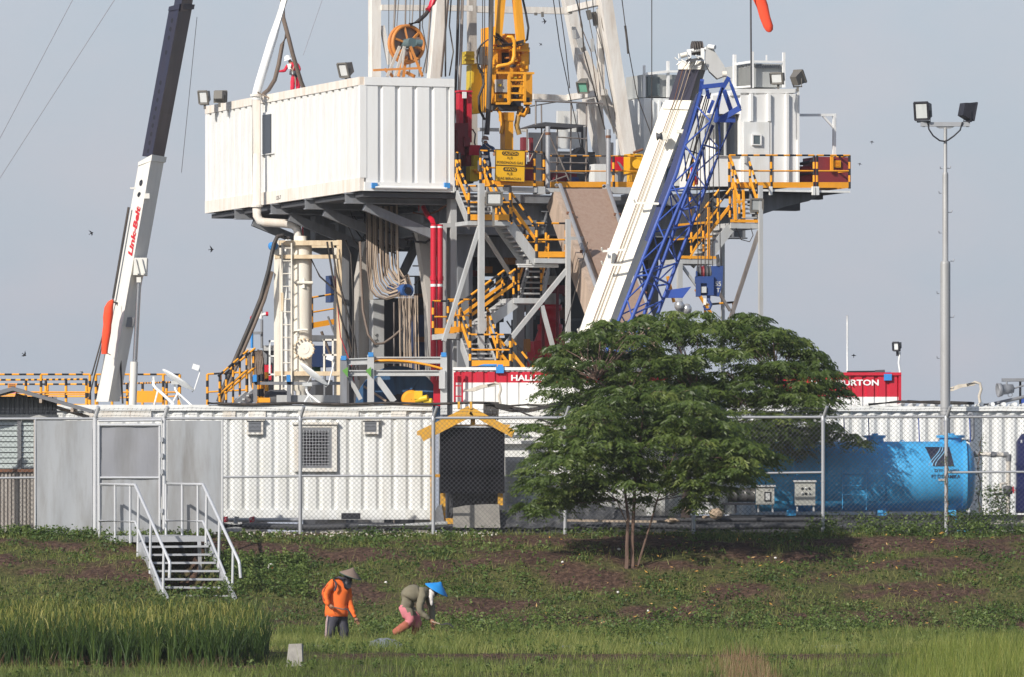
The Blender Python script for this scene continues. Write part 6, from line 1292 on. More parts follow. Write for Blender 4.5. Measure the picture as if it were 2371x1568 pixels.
vs = []; fs = []; n = 14
for (u, v, r) in prof: 
    c_ = P(u, v, LY2-.3); vs += [c_+Vector((math.cos(2*math.pi*j/n)*px(r, LY2)*(1+.06*math.sin(v*.3+j*2)), math.sin(2*math.pi*j/n)*px(r, LY2)*.7, 0)) for j in range(n)]
for i in range(len(prof)-1):
    for j in range(n): fs.append((i*n+j, i*n+(j+1) % n, (i+1)*n+(j+1) % n, (i+1)*n+j))
MB().add(vs, fs, 0, True).build('bag_cloth', ORC, ob); MB().tube(P(252, 699, LY2-.3), P(268, 697, LY2), .01).tube(P(244, 816, LY2-.3), P(256, 822, LY2), .01).build('tie_cord', TAN, ob)

# ------------------------------------------------------------------ mud tank deck and railings behind the office container
DY = 178.
mt = thing('mud_tank_deck', tuple(P(200, 1235, DY)), 'steel mud tank with a deck behind the office container at left', 'tank')
MB().pbox(-150, 956, 428, 1236, DY, 12).build('tank_wall', LG, mt); MB().pbox(476, 956, 600, 1236, DY+1, 6).build('tank_wall', LG, mt)
GRL = 'striped guard rails on the mud tank deck'
seg([P(-40, 955, DY), P(95, 955, DY), P(208, 955, DY)], 'guard_railing', 'front guard rail of the tank deck left of the left crane', .92, 1.05, group=GRL)
rail2_ = seg([P(222, 955, DY), P(302, 955, DY), P(378, 955, DY), P(416, 955, DY)], 'guard_railing', 'front guard rail of the tank deck with the solid yellow panel', .92, .9, group=GRL)
seg([P(-30, 952, DY+6), P(60, 952, DY+5), P(200, 952, DY+2)], 'guard_railing', 'inner guard rail of the tank deck receding at far left', .78, 1.1, group=GRL)
seg([P(225, 958, DY+9), P(330, 956, DY+5), P(414, 955, DY+.5)], 'guard_railing', 'inner guard rail receding behind the left crane boom', .74, 1.4, group=GRL)
seg([P(-30, 950, DY+9), P(110, 950, DY+8.5), P(205, 950, DY+8)], 'guard_railing', 'rear guard rail of the tank deck at far left', .66, 1.2, group=GRL)
MB().pbox(307, 905, 376, 932, DY-.06, .03).build('solid_panel', YE, rail2_)
for u, v0, v1 in ((55, 895, 912), (120, 880, 955)): pass
ns = thing('notice_board', tuple(P(27, 912, DY-.1)), 'small orange and red notice board on the guard rail at far left', 'sign')
MB().pbox(18, 888, 37, 901, DY-.1, .03).build('orange_panel', paint('notice_orange', (.75, .30, .05), .5, dirt=.2), ns); MB().pbox(18, 902, 37, 911, DY-.1, .03).build('red_panel', paint('notice_pink', (.65, .18, .16), .5, dirt=.2), ns)
for k in range(3): MB().pbox(20, 890+k*3.6, 35, 891.6+k*3.6, DY-.11, .01).build('text_line', RUS, ns)
seg([P(480, 955, DY+1), P(510, 953, DY+1), P(572, 950, DY+1)], 'guard_railing', 'striped guard rail beside the slung black hose', .93, .9, group=GRL)
stair('deck_stairs', 'yellow stair rails going down beside the hose skid', P(574, 905, DY), P(590, 900, DY+.6), P(505, 965, DY-.6), P(520, 960, DY), 7, LG)
for k, (u, v) in enumerate(((597, 868), (606, 866), (617, 862))): MB().stripe(P(u, 935, DY+1), P(u, v, DY+1), .05, .17).build('striped_post', [YE, BK], label='%s striped yellow and black post of three by the hose skid' % ('leftmost', 'middle', 'rightmost')[k], cat='post', group='striped posts by the hose skid')
rdk = seg([RP(722, 762, 7), RP(780, 752, 7)], 'guard_railing', 'striped guard rail seen behind the separator frame', .80, .7)
MB().rbox(716, 776, 785, 790, 6.8, 7.4).build('rear_platform', GS, label='grey platform edge with guard rail behind the separator frame', cat='platform')
# satellite dishes on the office roof
def dish(u0, v0, u1, v1, fu, fv, su, sv, label, Y=166.2):
    a, b = P(u0, v0, Y), P(u1, v1, Y); c_ = (a+b)/2; r_ = (b-a).length/2; t_ = thing('satellite_dish', tuple(P(su, 939, Y)), label, 'satellite dish', 'satellite dishes on the office roof')
    d_ = (b-a).normalized(); nr = Vector((-d_.z, 0, d_.x)); nr = nr if nr.z > 0 else -nr; nr = (nr+Vector((0, .12, 0))).normalized()
    MB().lathe(c_, nr, [(.01, -.06), (r_*.5, -.045), (r_*.85, -.015), (r_, .01), (r_, .025), (r_*.85, .0), (r_*.5, -.03), (.01, -.045)], 28).build('reflector', WH, t_)
    f_ = P(fu, fv, Y); MB().path([b-nr*.05, b+Vector((.03, 0, .02)), b.lerp(f_, .6)+Vector((.06, 0, 0)), f_+Vector((.05, 0, -.1)), f_], .018, n=6).build('feed_arm', WH, t_)
    MB().bar(f_+Vector((.03, 0, -.02)), f_+Vector((-.12, 0, .03)), .12, .12).build('feed_horn', WH, t_)
    m_ = P(su, sv, Y); MB().path([c_-nr*.06, m_+Vector((0, 0, .0)), P(su+2, sv+14, Y), P(su+8, sv+24, Y)], .028, n=8).build('mount', WH, t_); MB().pbox(su-8, sv-6, su+14, sv+2, Y-.1, .2).build('mount_head', LG, t_)
    for du, dy in ((-16, -.2), (10, .3), (32, -.2)): MB().tube(P(su+8, sv+22, Y), P(su+8+du, 939, Y+dy), .022, n=6).build('leg', WH, t_)
dish(375, 857, 447, 904, 458, 851, 404, 888, 'white satellite dish seen edge on, left one on the office roof')
dish(693, 842, 757, 892, 768, 829, 708, 892, 'white satellite dish seen edge on, right one in front of the separator')
bp_ = thing('bent_antenna_mount', tuple(P(375, 939, 166)), 'bent white pipe mount without a dish on the office roof', 'pipe')
MB().path([P(355, 872, 166), P(355, 890, 166), P(360, 898, 166), P(372, 908, 166), P(402, 936, 166)], .035, n=8).tube(P(366, 902, 166), P(357, 937, 166), .02).build('mount_pipe', WH, bp_)
# ------------------------------------------------------------------ red and white containers behind
def hcont(name, label, u0, u1, vt, Y, red0, red1, tu0, tu1, tv0, tv1, lug, dep=2.4, allred=False):
    t_ = thing(name, tuple(P((u0+u1)/2, 1235, Y)), label, 'container', 'red and white banded containers')
    zt = P(0, vt, Y).z; zr0 = P(0, red0, Y).z; zr1 = P(0, red1, Y).z; a, b = P(u0, 0, Y), P(u1, 0, Y); pt = px(27, Y)
    RC = paint('container_red', (.52, .012, .035), .45, dirt=.25, dcol=(.35, .04, .05))
    if not allred: MB().corr(a, b, zr0, zt-.06, pt/2.2, .04, YV).build('upper_wall', WH, t_)
    MB().corr(a, b, zr1, zr0, pt, .04, YV, flat=.6).build('red_band', RC, t_)
    MB().corr(a, b, 4.3, zr1, pt, .04, YV, flat=.6).build('lower_wall', WH, t_)
    MB().hexa([Vector((a.x, Y+.06, PAD)), Vector((b.x, Y+.06, PAD)), Vector((b.x, Y+dep, PAD)), Vector((a.x, Y+dep, PAD)), Vector((a.x, Y+.06, zt-.01)), Vector((b.x, Y+.06, zt-.01)), Vector((b.x, Y+dep, zt-.01)), Vector((a.x, Y+dep, zt-.01))]).build('shell', WH, t_)
    MB().box(((a.x+b.x)/2, Y, zt-.03), (b.x-a.x, .09, .07)).build('top_beam', RC if allred else WH, t_); MB().pbox(u0, vt, u0+6, 935, Y-.02, .1).pbox(u1-6, vt, u1, 935, Y-.02, .1).build('corner_post', RC if allred else WH, t_)
    text('HALLIBURTON', TXW, t_, P(tu0, tv1, Y-.012), (1, 0, 0), UP, px(tv1-tv0, Y), px(tu1-tu0, Y), ext=.0, bold=.03)
    for u, v in lug: MB().pbox(u-9, v-6, u+9, v+9, Y-.08, .2).pbox(u-5, v-11, u+7, v-5, Y-.03, .12).build('lifting_lug', LB, t_)
    return t_
h1 = hcont('red_white_container', 'white container with a red band and a red ladder below the stair tower', 1048, 1560, 851, 175., 861, 886, 1183, 1337, 868, 882, [(1157, 855)])
for e in ((1050, 862, 1054, 935), (1068, 862, 1072, 935)): MB().pbox(*e, 174.85, .04).build('ladder_rail', paint('ladder_red', (.5, .012, .035), .5, dirt=.2), h1)
for v in (868, 892, 916): MB().pbox(1054, v, 1068, v+3, 174.85, .04).build('ladder_rung', paint('ladder_red', (.5, .012, .035)), h1)
for p, q in (((1090, 852), (1150, 846)), ((1290, 849), (1340, 845))): MB().path([P(*p, 175), P((p[0]+q[0])/2, p[1]-6, 175), P(*q, 175)], .03, n=5).build('blue_sling', LB, h1)
MB().pbox(1215, 888, 1330, 935, 174.9, .06).build('smooth_panel', WH, h1)
h2 = hcont('red_white_container', 'red topped container with white foot right of the trees', 1790, 2086, 863, 174., 866, 919, 1877, 2034, 879, 893, [(2055, 872)], allred=True)
MB().tube(P(1960, 861, 174), P(2040, 860, 174), .02).build('top_pipe', BK, h2); MB().tube(P(2025, 861, 174), P(2048, 860, 174), .04).build('pipe_grip', DG, h2)
gn = thing('cream_gooseneck', tuple(P(1150, 935, 168)), 'cream bent flap arm in front of the red banded container', 'pipe')
def gooseneck(g, u, v, s, Y):
    MB().prism([P(u+x*s, v+y*s, Y) for x, y in ((0, 22), (45, 6), (80, 3), (84, 8), (50, 14), (30, 22))], Vector((0, .35, 0))).build('flap', paint('cream_cloth_flap', (.62, .56, .47), .8, dirt=.5), g)
    MB().path([P(u+62*s, v+7*s, Y), P(u+82*s, v+1*s, Y), P(u+94*s, v+4*s, Y), P(u+97*s, v+18*s, Y), P(u+92*s, v+34*s, Y), P(u+96*s, v+60*s, Y)], px(3.5*s, Y), n=8).build('arm', paint('cream_cloth_flap', (.62, .56, .47)), g)
gooseneck(gn, 1072, 886, .9, 168)
gn2 = thing('cream_gooseneck', tuple(P(2265, 938, 170)), 'cream bent flap arm on the right container roof behind the light pole', 'pipe'); gooseneck(gn2, 2176, 884, .98, 170)
# ------------------------------------------------------------------ cables on the office roof
cg = thing('roof_cables', tuple(P(1140, 938, 164.6)), 'bundle of black cables along the office roof edge and swagged to the right', 'cables')
MB().path([P(u, 935-1.5*math.sin(u*.03)-(1 if u > 900 else 0), 164.8) for u in range(480, 1160, 25)], .03, n=5).build('cable', RB, cg)
for k in range(5): MB().path([P(1120+k*3, 934, 164.6), P(1150, 936+k*2, 164.6), P(1180, 940+k*3, 164.6), P(1222, 945+k*2.2-(k == 0)*8, 164.6), P(1260, 941+k, 164.6), P(1290, 934+k, 164.6)], .022, n=5).build('cable', RB, cg)
m_ = MB()
for k in range(12): u = 1122+k*2.6; m_.path([P(u, 934, 164.7), P(u+random.uniform(-2, 2), 950, 164.6), P(u+random.uniform(-2, 2), 972, 164.7)], .02, n=4)
m_.build('cable_bunch', RB, cg, kind='stuff'); MB().pbox(1287, 930, 1308, 943, 164.6, .2).build('junction_box', BK, cg)
MB().path([P(1180, 945, 164.5), P(1215, 958, 164.5), P(1300, 990, 164.5)], .02, n=5).build('cable', RB, cg)
# ------------------------------------------------------------------ light poles and lamps
PYY = 168.6
lp = thing('light_pole', tuple(P(2190, 1190, PYY)), 'tall stepped galvanised light pole with a cross arm at right', 'light pole')
POL = paint('pole_galvanised', (.36, .36, .36), .55, metal=.2, dirt=.5, dcol=(.25, .24, .23))
cp = P(2188, 0, PYY); zz = lambda v: P(0, v, PYY).z
MB().lathe(Vector((cp.x, PYY, 0)), UP, [(.115, PAD), (.115, zz(612)), (.105, zz(606)), (.067, zz(604)), (.067, zz(405)), (.06, zz(401)), (.042, zz(398)), (.04, zz(290))], 18).build('pole', POL, lp)
MB().pbox(2131, 283, 2245, 293, PYY-.06, .1).build('cross_arm', GV, lp); MB().prism([P(u, v, PYY-.03) for u, v in ((2165, 293), (2210, 293), (2200, 298), (2175, 298))], Vector((0, .06, 0))).build('gusset', GV, lp)
for v, s_ in ((390, 1), (391, -1), (448, -1), (492, 1), (540, -1), (605, 1), (680, -1), (735, 1), (830, -1), (900, 1)): x_ = cp.x+s_*(.04 if v < 400 else .07 if v < 604 else .115); MB().path([Vector((x_, PYY, zz(v))), Vector((x_+s_*.07, PYY, zz(v))), Vector((x_+s_*.08, PYY, zz(v)+.05))], .012, n=5).build('step_peg', GV, lp)
for pts in (((2147, 282), (2150, 300), (2160, 315), (2175, 326), (2188, 328)), ((2228, 283), (2222, 302), (2208, 315), (2194, 325), (2188, 327))): MB().path([P(u, v, PYY-.08) for u, v in pts], .018, n=6).build('lamp_cable', BK, lp)
floodlight(P(2138, 257, PYY), (-.5, -.8, -.12), 'black floodlight with visible lens, left one on the tall pole', .40, .46, LAMPB, paint('clear_lens', (.5, .52, .52), .15, dirt=.3))
floodlight(P(2239, 257, PYY), (.95, .45, -.22), 'black floodlight seen edge on, right one on the tall pole', .40, .46, LAMPB)
sp_ = thing('small_light_pole', tuple(P(2082, 935, 176.2)), 'thin white lamp post rising behind the red topped container', 'light pole')
MB().path([P(2083, 1235, 176.2), P(2083, 860, 176.2), P(2080, 840, 176.2), P(2083, 815, 176.2)], .025, n=7).build('pole', WH, sp_)
floodlight(P(2077, 801, 176.2), (-.35, -.9, -.15), 'small black floodlight on the thin post behind the red container', .17, .22, LAMPB)
MB().tube(P(1962, 1235, 176.5), P(1961, 730, 176.5), px(2.2, 176), n=8).build('white_mast_pole', WH, label='thin plain white pole rising behind the red topped container', cat='pole')
hlp = thing('halide_lamp', tuple(P(2350, 940, 172)), 'grey dome lamp under a small hood on a dark post at the right edge', 'lamp')
MB().pbox(2320, 876, 2385, 883, 171.8, .3).build('hood', GS, hlp); MB().pbox(2359, 883, 2364, 960, 172, .06).build('post', BK, hlp); MB().pbox(2362, 920, 2385, 940, 172, .3).build('blue_box', BL, hlp)
MB().lathe(P(2324, 902, 171.8), Vector((-.95, -.2, -.1)), [(.01, -.25), (.1, -.22), (.12, -.05), (.12, .05), (.15, .06), (.17, .16), (.15, .16), (.10, .08)], 18).build('lamp_shade', GS, hlp)
MB().torus(P(2338, 914, 171.8), Vector((0, 1, 0)), .05, .01, 12, 5).tube(P(2330, 883, 171.8), P(2330, 893, 171.8), .02).tube(P(2345, 900, 171.8), P(2372, 892, 171.8), .02).build('bracket', GS, hlp)
MB().path([P(2265, 938, 170.5), P(2300, 935, 170.5), P(2340, 926, 170.5), P(2400, 912, 170.5)], .045, n=6).build('roof_sheet_edge', ROOF, label='dark slanting cover edge on the right container roof', cat='cover')
# windsocks and flag pole
ws = thing('windsock', tuple(P(1772, 40, 183)), 'orange windsock hanging limp at the top of the picture', 'windsock')
prof = [(1752, -30, 16), (1757, -5, 14), (1764, 15, 12.5), (1771, 40, 12), (1778, 62, 10.5), (1781, 71, 8), (1782, 75, 3)]; vs = []; fs = []; n = 14
for (u, v, r) in prof: c_ = P(u, v, 183); vs += [c_+Vector((math.cos(2*math.pi*j/n)*px(r, 183)*(1+.08*math.sin(v*.13+j*2)), math.sin(2*math.pi*j/n)*px(r, 183)*.6, -math.cos(2*math.pi*j/n)*px(r, 183)*-.25)) for j in range(n)]
for i in range(len(prof)-1):
    for j in range(n): fs.append((i*n+j, i*n+(j+1) % n, (i+1)*n+(j+1) % n, (i+1)*n+j))
MB().add(vs, fs, 0, True).build('sock_cloth', ORC, ws)
MB().tube(P(1739, 205, 182.8), P(1737, -60, 182.8), .022, n=6).path([P(1737, -45, 182.8), P(1752, -46, 183)], .02, n=5).build('windsock_pole', DG, label='thin dark pole on the right cabin roof carrying the windsock', cat='pole')
floodlight(P(474, 224, 190.5), (-.35, -.9, -.25), 'floodlight with lens turned to the left, on the doghouse far corner', .28, .38)
floodlight(P(508, 222, 189.5), (.2, .9, -.1), 'square grey floodlight seen from behind on the doghouse roof edge', .36, .32)
floodlight(P(801, 160, 181.5), (-.6, -.75, -.35), 'tilted grey floodlight with bright lens near the doghouse front corner', .32, .40)
# guy wires from the mast head to ground anchors, out of frame at both ends
for k, (u0, v0, u1, v1) in enumerate(((168, 0, 0, 320), (265, 0, 0, 412))):
    s_ = (u1-u0)/(v1-v0); MB().tube(P(u0+s_*(1239-v0), 1239, 192), P(u0+s_*(-1800-v0), -1800, 186), .010, n=4).build('guy_wire', paint('wire_grey', (.30, .30, .34), .5, dirt=.1), label=('left' if k == 0 else 'right')+' one of two thin guy wires slanting across the left sky', cat='wire', group='guy wires in the left sky')
MB().tube(P(756, -30, 186), P(702, 128, 186.5), .008, n=4).build('thin_line', paint('wire_grey', (.25, .25, .27)), label='very thin line above the worker on the doghouse roof', cat='wire')
yh = thing('hose_pair', tuple(P(660, 200, 189)), 'two dark hoses hanging from above to the doghouse roof by the worker', 'hose')
MB().path([P(652, -30, 188.6), P(655, 40, 188.6), P(668, 88, 188.6), P(678, 128, 188.6), P(697, 190, 189), P(706, 212, 189.2)], px(5, 189), n=8).build('hose_pipe', CB, yh)
MB().path([P(664, 80, 188.7), P(653, 105, 188.7), P(645, 150, 188.7), P(636, 185, 188.7), P(622, 208, 189), P(610, 218, 189.3)], px(5, 189), n=8).build('hose_pipe', CB, yh)
# birds
bmk = paint('bird_dark', (.02, .02, .025), .8, dirt=.1)
for k, (u, v, s_, ro, lb) in enumerate(((212, 540, 1.2, .5, 'left of the left crane boom'), (490, 578, 1.3, .1, 'below the left end of the doghouse'), (57, 822, 1.2, -.6, 'low above the deck rails at far left'), (190, 862, .8, 1.2, 'just above the deck rail near the left crane'), (1261, 50, 1.2, .2, 'just under the mast crossbeam'), (1252, 103, .8, .9, 'right of the top drive body'), (2018, 329, .9, 1.5, 'highest of those right of the platform'), (1990, 380, .8, 1.4, 'just right of the maroon box'), (1976, 823, 1.0, 1.5, 'beside the thin plain white pole'))):
    s_ *= .42; c_ = P(u, v, 195); mb = MB(); x_ = Vector((math.cos(ro), .2, math.sin(ro))).normalized(); y_ = Vector((0, 1, 0)).cross(x_).normalized()
    mb.ell(c_, .10*s_, .035*s_, .035*s_, 0, 8, 5, (x_, Vector((0, 1, 0)), y_))
    for sg_ in (-1, 1): mb.add([c_+x_*.05*s_, c_-x_*.03*s_, c_-x_*.09*s_+y_*sg_*.18*s_+Vector((0, -.04, .02)), c_+x_*.02*s_+y_*sg_*.09*s_], [(0, 1, 2, 3)])
    mb.add([c_-x_*.08*s_, c_-x_*.16*s_+y_*.03*s_, c_-x_*.16*s_-y_*.03*s_], [(0, 1, 2)])
    mb.build('bird', bmk, label='small dark swallow in flight, the one '+lb, cat='bird', group='swallows in the sky')
# ------------------------------------------------------------------ plants
def strips(base, ang, h, lean, w, seg=3, droop=None, tilt=None):
    """grass blades: base (n,3), lean direction ang, height h, sideways reach lean, width w -> quads"""
    n = len(base); t = np.linspace(0, 1, seg+1); d = np.stack([np.cos(ang), np.sin(ang), 0*ang], 1)
    fa = rng.uniform(-.9, .9, n); sd = np.stack([np.cos(fa), np.sin(fa), 0*fa], 1)
    V = np.empty((n, seg+1, 2, 3))
    for i, tt in enumerate(t):
        zc = h*tt if droop is None else h*(tt-droop*tt**3)
        c = base+d*(lean*tt**1.8)[:, None]; c[:, 2] += zc
        ww = (w*(1-tt**2*.9))[:, None]*sd*.5
        V[:, i, 0] = c-ww; V[:, i, 1] = c+ww
    k = np.arange(n)[:, None]*(seg+1)*2+np.arange(seg)[None, :]*2
    Q = np.stack([k, k+1, k+3, k+2], 2).reshape(-1, 4)
    return V.reshape(-1, 3), Q
def quads(c, a, b):
    """diamond leaves: centre c, half axes a and b"""
    V = np.stack([c-a, c+b, c+a, c-b], 1).reshape(-1, 3); return V, np.arange(len(c)*4).reshape(-1, 4)
def rdir(n, up=.5):
    v = rng.normal(size=(n, 3)); v[:, 2] = np.abs(v[:, 2])*up; return v/np.linalg.norm(v, axis=1)[:, None]
def scatter(n, x0, x1, y0, y1, dens):
    x = rng.uniform(x0, x1, n); y = rng.uniform(y0, y1, n); k = rng.random(n) < dens(x, y); x = x[k]; y = y[k]; return np.stack([x, y, gz(x, y)], 1)
GRASS = leafmat('grass_blades', (.060, .092, .018), (.155, .205, .042), (.33, .33, .10), .38)
WEED = leafmat('weed_leaves', (.030, .060, .014), (.076, .130, .028), (.17, .225, .055), .32)
DRY = leafmat('dry_straw', (.085, .048, .03), (.17, .105, .06), (.32, .23, .13), .2)
RICE = leafmat('rice_blades', (.022, .050, .011), (.062, .115, .020), (.15, .20, .04), .35)
PAN = leafmat('rice_panicles', (.10, .14, .025), (.19, .20, .04), (.32, .29, .08), .3)
YGR = leafmat('tall_yellow_grass', (.10, .15, .025), (.21, .26, .045), (.36, .34, .09), .4)
RGR = leafmat('reddish_dry_grass', (.16, .08, .04), (.28, .17, .09), (.38, .28, .16), .3)
XL, XR = -13.5, 13.5
# bank: low broad leaved weeds in clumps
cl = scatter(9000, XL, XR, 153.0, 162.0, lambda x, y: soil(x, y)*np.clip((fbm(x*.9, y*1.3, 53)-.33)*4, .12, 1)+.03); m = 10
ci = np.repeat(np.arange(len(cl)), m); sz = rng.uniform(.4, 1.5, len(cl))*(.6+.9*fbm(cl[:, 0]*.8, cl[:, 1]*1.2, 77)); r_ = rng.normal(size=(len(ci), 2))*.11*sz[ci][:, None]
c = cl[ci].copy(); c[:, :2] += r_; c[:, 2] = gz(c[:, 0], c[:, 1])+rng.uniform(.01, .16, len(ci))*sz[ci]*np.exp(-(r_**2).sum(1)/(.03*sz[ci]**2+1e-4)*.3)
a = rdir(len(ci), .6)*rng.uniform(.018, .05, len(ci))[:, None]; b = np.cross(a, rdir(len(ci), 1.)); b = b/np.linalg.norm(b, axis=1)[:, None]*np.linalg.norm(a, axis=1)[:, None]*.55
V, Q = quads(c, a, b); tn = np.clip(.5+.5*(fbm(c[:, 0]*.7, c[:, 1]*1.1, 31)-.5)*2+rng.normal(size=len(ci))*.16, 0, 1)
npmesh('bank_weeds', V, Q, WEED, np.repeat(tn, 4), kind='stuff', label='low leafy weeds covering the earth bank', cat='weeds')
# bank and field grass
B1 = scatter(60000, XL, XR, 152.6, 162.2, lambda x, y: soil(x, y)*np.clip((fbm(x*.7, y*1.1, 57)-.3)*4, .2, 1)+.04)
n = len(B1); V1, Q1 = strips(B1, rng.uniform(0, 6.28, n), rng.uniform(.03, .15, n)*(.5+fbm(B1[:, 0]*.9, B1[:, 1]*1.3, 12)), rng.uniform(.02, .12, n), rng.uniform(.006, .013, n), 2)
T1 = np.clip(.34+.7*fbm(B1[:, 0]*.5, B1[:, 1]*.9, 41)+rng.normal(size=n)*.15, 0, 1)
npmesh('bank_grass', V1, Q1, GRASS, np.repeat(T1, 6), kind='stuff', label='short rough grass growing over the earth bank', cat='grass')
B2 = scatter(120000, -4.9, XR, 139.0, 153.6, lambda x, y: np.clip(soil(x, y)+.12, 0, 1)*np.clip((y-139.3)/.7, .12, 1)*np.clip((x+4.6)/.5+(y-142), 0, 1)*(.10+.9*np.clip((fbm(x*.8, y*1.0, 61)-.36)*5, 0, 1)))
n = len(B2); hh = rng.uniform(.05, .24, n)*(.25+1.5*fbm(B2[:, 0]*.9, B2[:, 1]*.9, 13)**1.3)*np.where(rng.random(n) < .04, 1.9, 1); V2, Q2 = strips(B2, rng.uniform(0, 6.28, n), hh, hh*rng.uniform(.1, .7, n), rng.uniform(.006, .012, n), 3)
T2 = np.clip(.50+1.3*(fbm(B2[:, 0]*.7, B2[:, 1]*.9, 43)-.45)+rng.normal(size=n)*.18, 0, 1)
npmesh('field_grass', V2, Q2, GRASS, np.repeat(T2, 8), kind='stuff', label='green field grass around the farmers', cat='grass')
B3 = scatter(80000, XL, 11.5, 124.0, 138.5, lambda x, y: np.clip(soil(x, y)*.9+.12, 0, 1)*np.where(x > -4.5, np.clip((138.2-y)/1.2, .06, 1), np.clip((135.2-y)/.8, .0, 1))*np.clip((fbm(x*.8, y*.7, 67)-.3)*4, .15, 1))
n = len(B3); hh = rng.uniform(.06, .22, n)*(.5+fbm(B3[:, 0]*.8, B3[:, 1]*.8, 15)); V3, Q3 = strips(B3, rng.uniform(0, 6.28, n), hh, hh*rng.uniform(.1, .8, n), rng.uniform(.005, .011, n), 3)
T3 = np.clip(.40+1.1*(fbm(B3[:, 0]*.7, B3[:, 1]*.7, 47)-.45)+rng.normal(size=n)*.16, 0, 1)
npmesh('foreground_grass', V3, Q3, GRASS, np.repeat(T3, 8), kind='stuff', label='short green grass along the bottom of the picture', cat='grass')
# leafy weeds in the field and along the toe of the bank
W1 = scatter(1500, -4, XR, 151.6, 155.6, lambda x, y: np.clip((fbm(x*.8, y*.5, 71)-.42)*6, 0, 1)); W2 = scatter(900, XL, 11, 124, 138.3, lambda x, y: np.clip((fbm(x*.7, y*.5, 73)-.45)*5, 0, 1)*(x < 6)); W3 = scatter(260, -6.6, -4.4, 156.6, 159.4, lambda x, y: x*0+1)
W4 = scatter(420, 6.5, XR, 161.6, 163.2, lambda x, y: x*0+.8); W5 = scatter(160, XL, -9.3, 161.0, 161.9, lambda x, y: x*0+.9); W6 = scatter(120, -8.9, -5.0, 161.2, 161.9, lambda x, y: x*0+.5)
W7 = scatter(700, -4.4, XR, 139.6, 152.5, lambda x, y: np.clip((fbm(x*.9, y*.7, 79)-.50)*7, 0, 1))
cl = np.concatenate([W7, W1, W2, W3, W4, W5, W6]); H = np.concatenate([rng.uniform(.08, .26, len(W7)), rng.uniform(.12, .42, len(W1)), rng.uniform(.08, .2, len(W2)), rng.uniform(.15, .35, len(W3)), rng.uniform(.15, .5, len(W4)), rng.uniform(.1, .25, len(W5)), rng.uniform(.06, .16, len(W6))])
m = 26; ci = np.repeat(np.arange(len(cl)), m); t_ = rng.random(len(ci)); c = cl[ci].copy(); sp = H[ci]*.4*(.35+.65*np.sin(np.pi*np.clip(t_, .1, .95)))
c[:, 0] += rng.normal(size=len(ci))*sp*.6; c[:, 1] += rng.normal(size=len(ci))*sp*.6; c[:, 2] += H[ci]*t_
a = rdir(len(ci), .7)*rng.uniform(.02, .045, len(ci))[:, None]; b = np.cross(a, rdir(len(ci), 1.)); b = b/np.linalg.norm(b, axis=1)[:, None]*np.linalg.norm(a, axis=1)[:, None]*.5
V, Q = quads(c, a, b); tn = np.clip(.45+.35*t_+rng.normal(size=len(ci))*.15+np.repeat(rng.normal(size=len(cl))*.15, m), 0, 1)
npmesh('leafy_weeds', V, Q, WEED, np.repeat(tn, 4), kind='stuff', label='taller leafy weeds at the foot of the bank and along the fence', cat='weeds')
# straw, roots and fallen leaves on bare earth
S1 = scatter(42000, XL, XR, 138.3, 162, lambda x, y: (1-soil(x, y))*.75+.12); n = len(S1); an = rng.uniform(0, 6.28, n); ln_ = rng.uniform(.02, .09, n)
c = S1.copy(); c[:, 2] += rng.uniform(.005, .03, n); a = np.stack([np.cos(an)*ln_, np.sin(an)*ln_, rng.uniform(-.3, .5, n)*ln_], 1); b = np.stack([-np.sin(an), np.cos(an), 0*an], 1)*rng.uniform(.002, .005, n)[:, None]; b[:, 2] += .003
V, Q = quads(c, a, b); npmesh('straw_litter', V, Q, DRY, np.repeat(np.clip(rng.beta(2, 3, n), 0, 1), 4), kind='stuff', label='dry straw and root litter on the bare earth', cat='straw')
S2 = scatter(420, .5, XR, 153.5, 162, lambda x, y: np.exp(-((x-4)/4.5)**2)); n = len(S2); c = S2; c[:, 2] += rng.uniform(.03, .10, n); a = rdir(n, .4)*rng.uniform(.03, .06, n)[:, None]; b = np.cross(a, np.array([0, -.6, .8]))*.35
V, Q = quads(c, a, b); npmesh('fallen_leaves', V, Q, leafmat('fallen_yellow_leaf', (.45, .24, .05), (.62, .34, .08), (.70, .45, .2), .2), np.repeat(rng.random(n), 4), kind='stuff', label='yellow fallen leaves scattered on the bank under the trees', cat='leaves')
S3 = scatter(420, -6.2, -.3, 161.5, 162.6, lambda x, y: x*0+.8); mb = MB()
for p in S3: r_ = random.uniform(.008, .026); mb.ell((p[0], p[1], p[2]+r_*.5), r_*1.3, r_, r_, 0, 5, 3)
mb.build('gravel_stones', paint('pale_gravel', (.62, .58, .52), .9, dirt=.4, streak=False), kind='stuff', label='pale gravel spilled along the foot of the fence', cat='gravel')
# rice
gx_, gy_ = np.meshgrid(np.arange(-12.8, -4.6, .25), np.arange(135.6, 141.6, .25)); hx = gx_.ravel()+rng.normal(size=gx_.size)*.05; hy = gy_.ravel()+rng.normal(size=gx_.size)*.05
k = hx < -4.75+.12*np.sin(hy*3)-np.clip(hy-139.5, 0, 3)*.12+rng.normal(size=len(hx))*.12; hx = hx[k]; hy = hy[k]; m = 30; ci = np.repeat(np.arange(len(hx)), m); n = len(ci)
bx = hx[ci]+rng.normal(size=n)*.045; by = hy[ci]+rng.normal(size=n)*.045; base = np.stack([bx, by, gz(bx, by)], 1); hh = rng.uniform(.62, 1.08, n)*(.72+.52*fbm(bx*1.1, by*1.1, 5)); an = rng.uniform(0, 6.28, n)
V, Q = strips(base, an, hh, hh*rng.uniform(.08, .55, n), rng.uniform(.011, .021, n), 4, np.where(rng.random(n) < .45, rng.uniform(.1, .5, n), 0.))
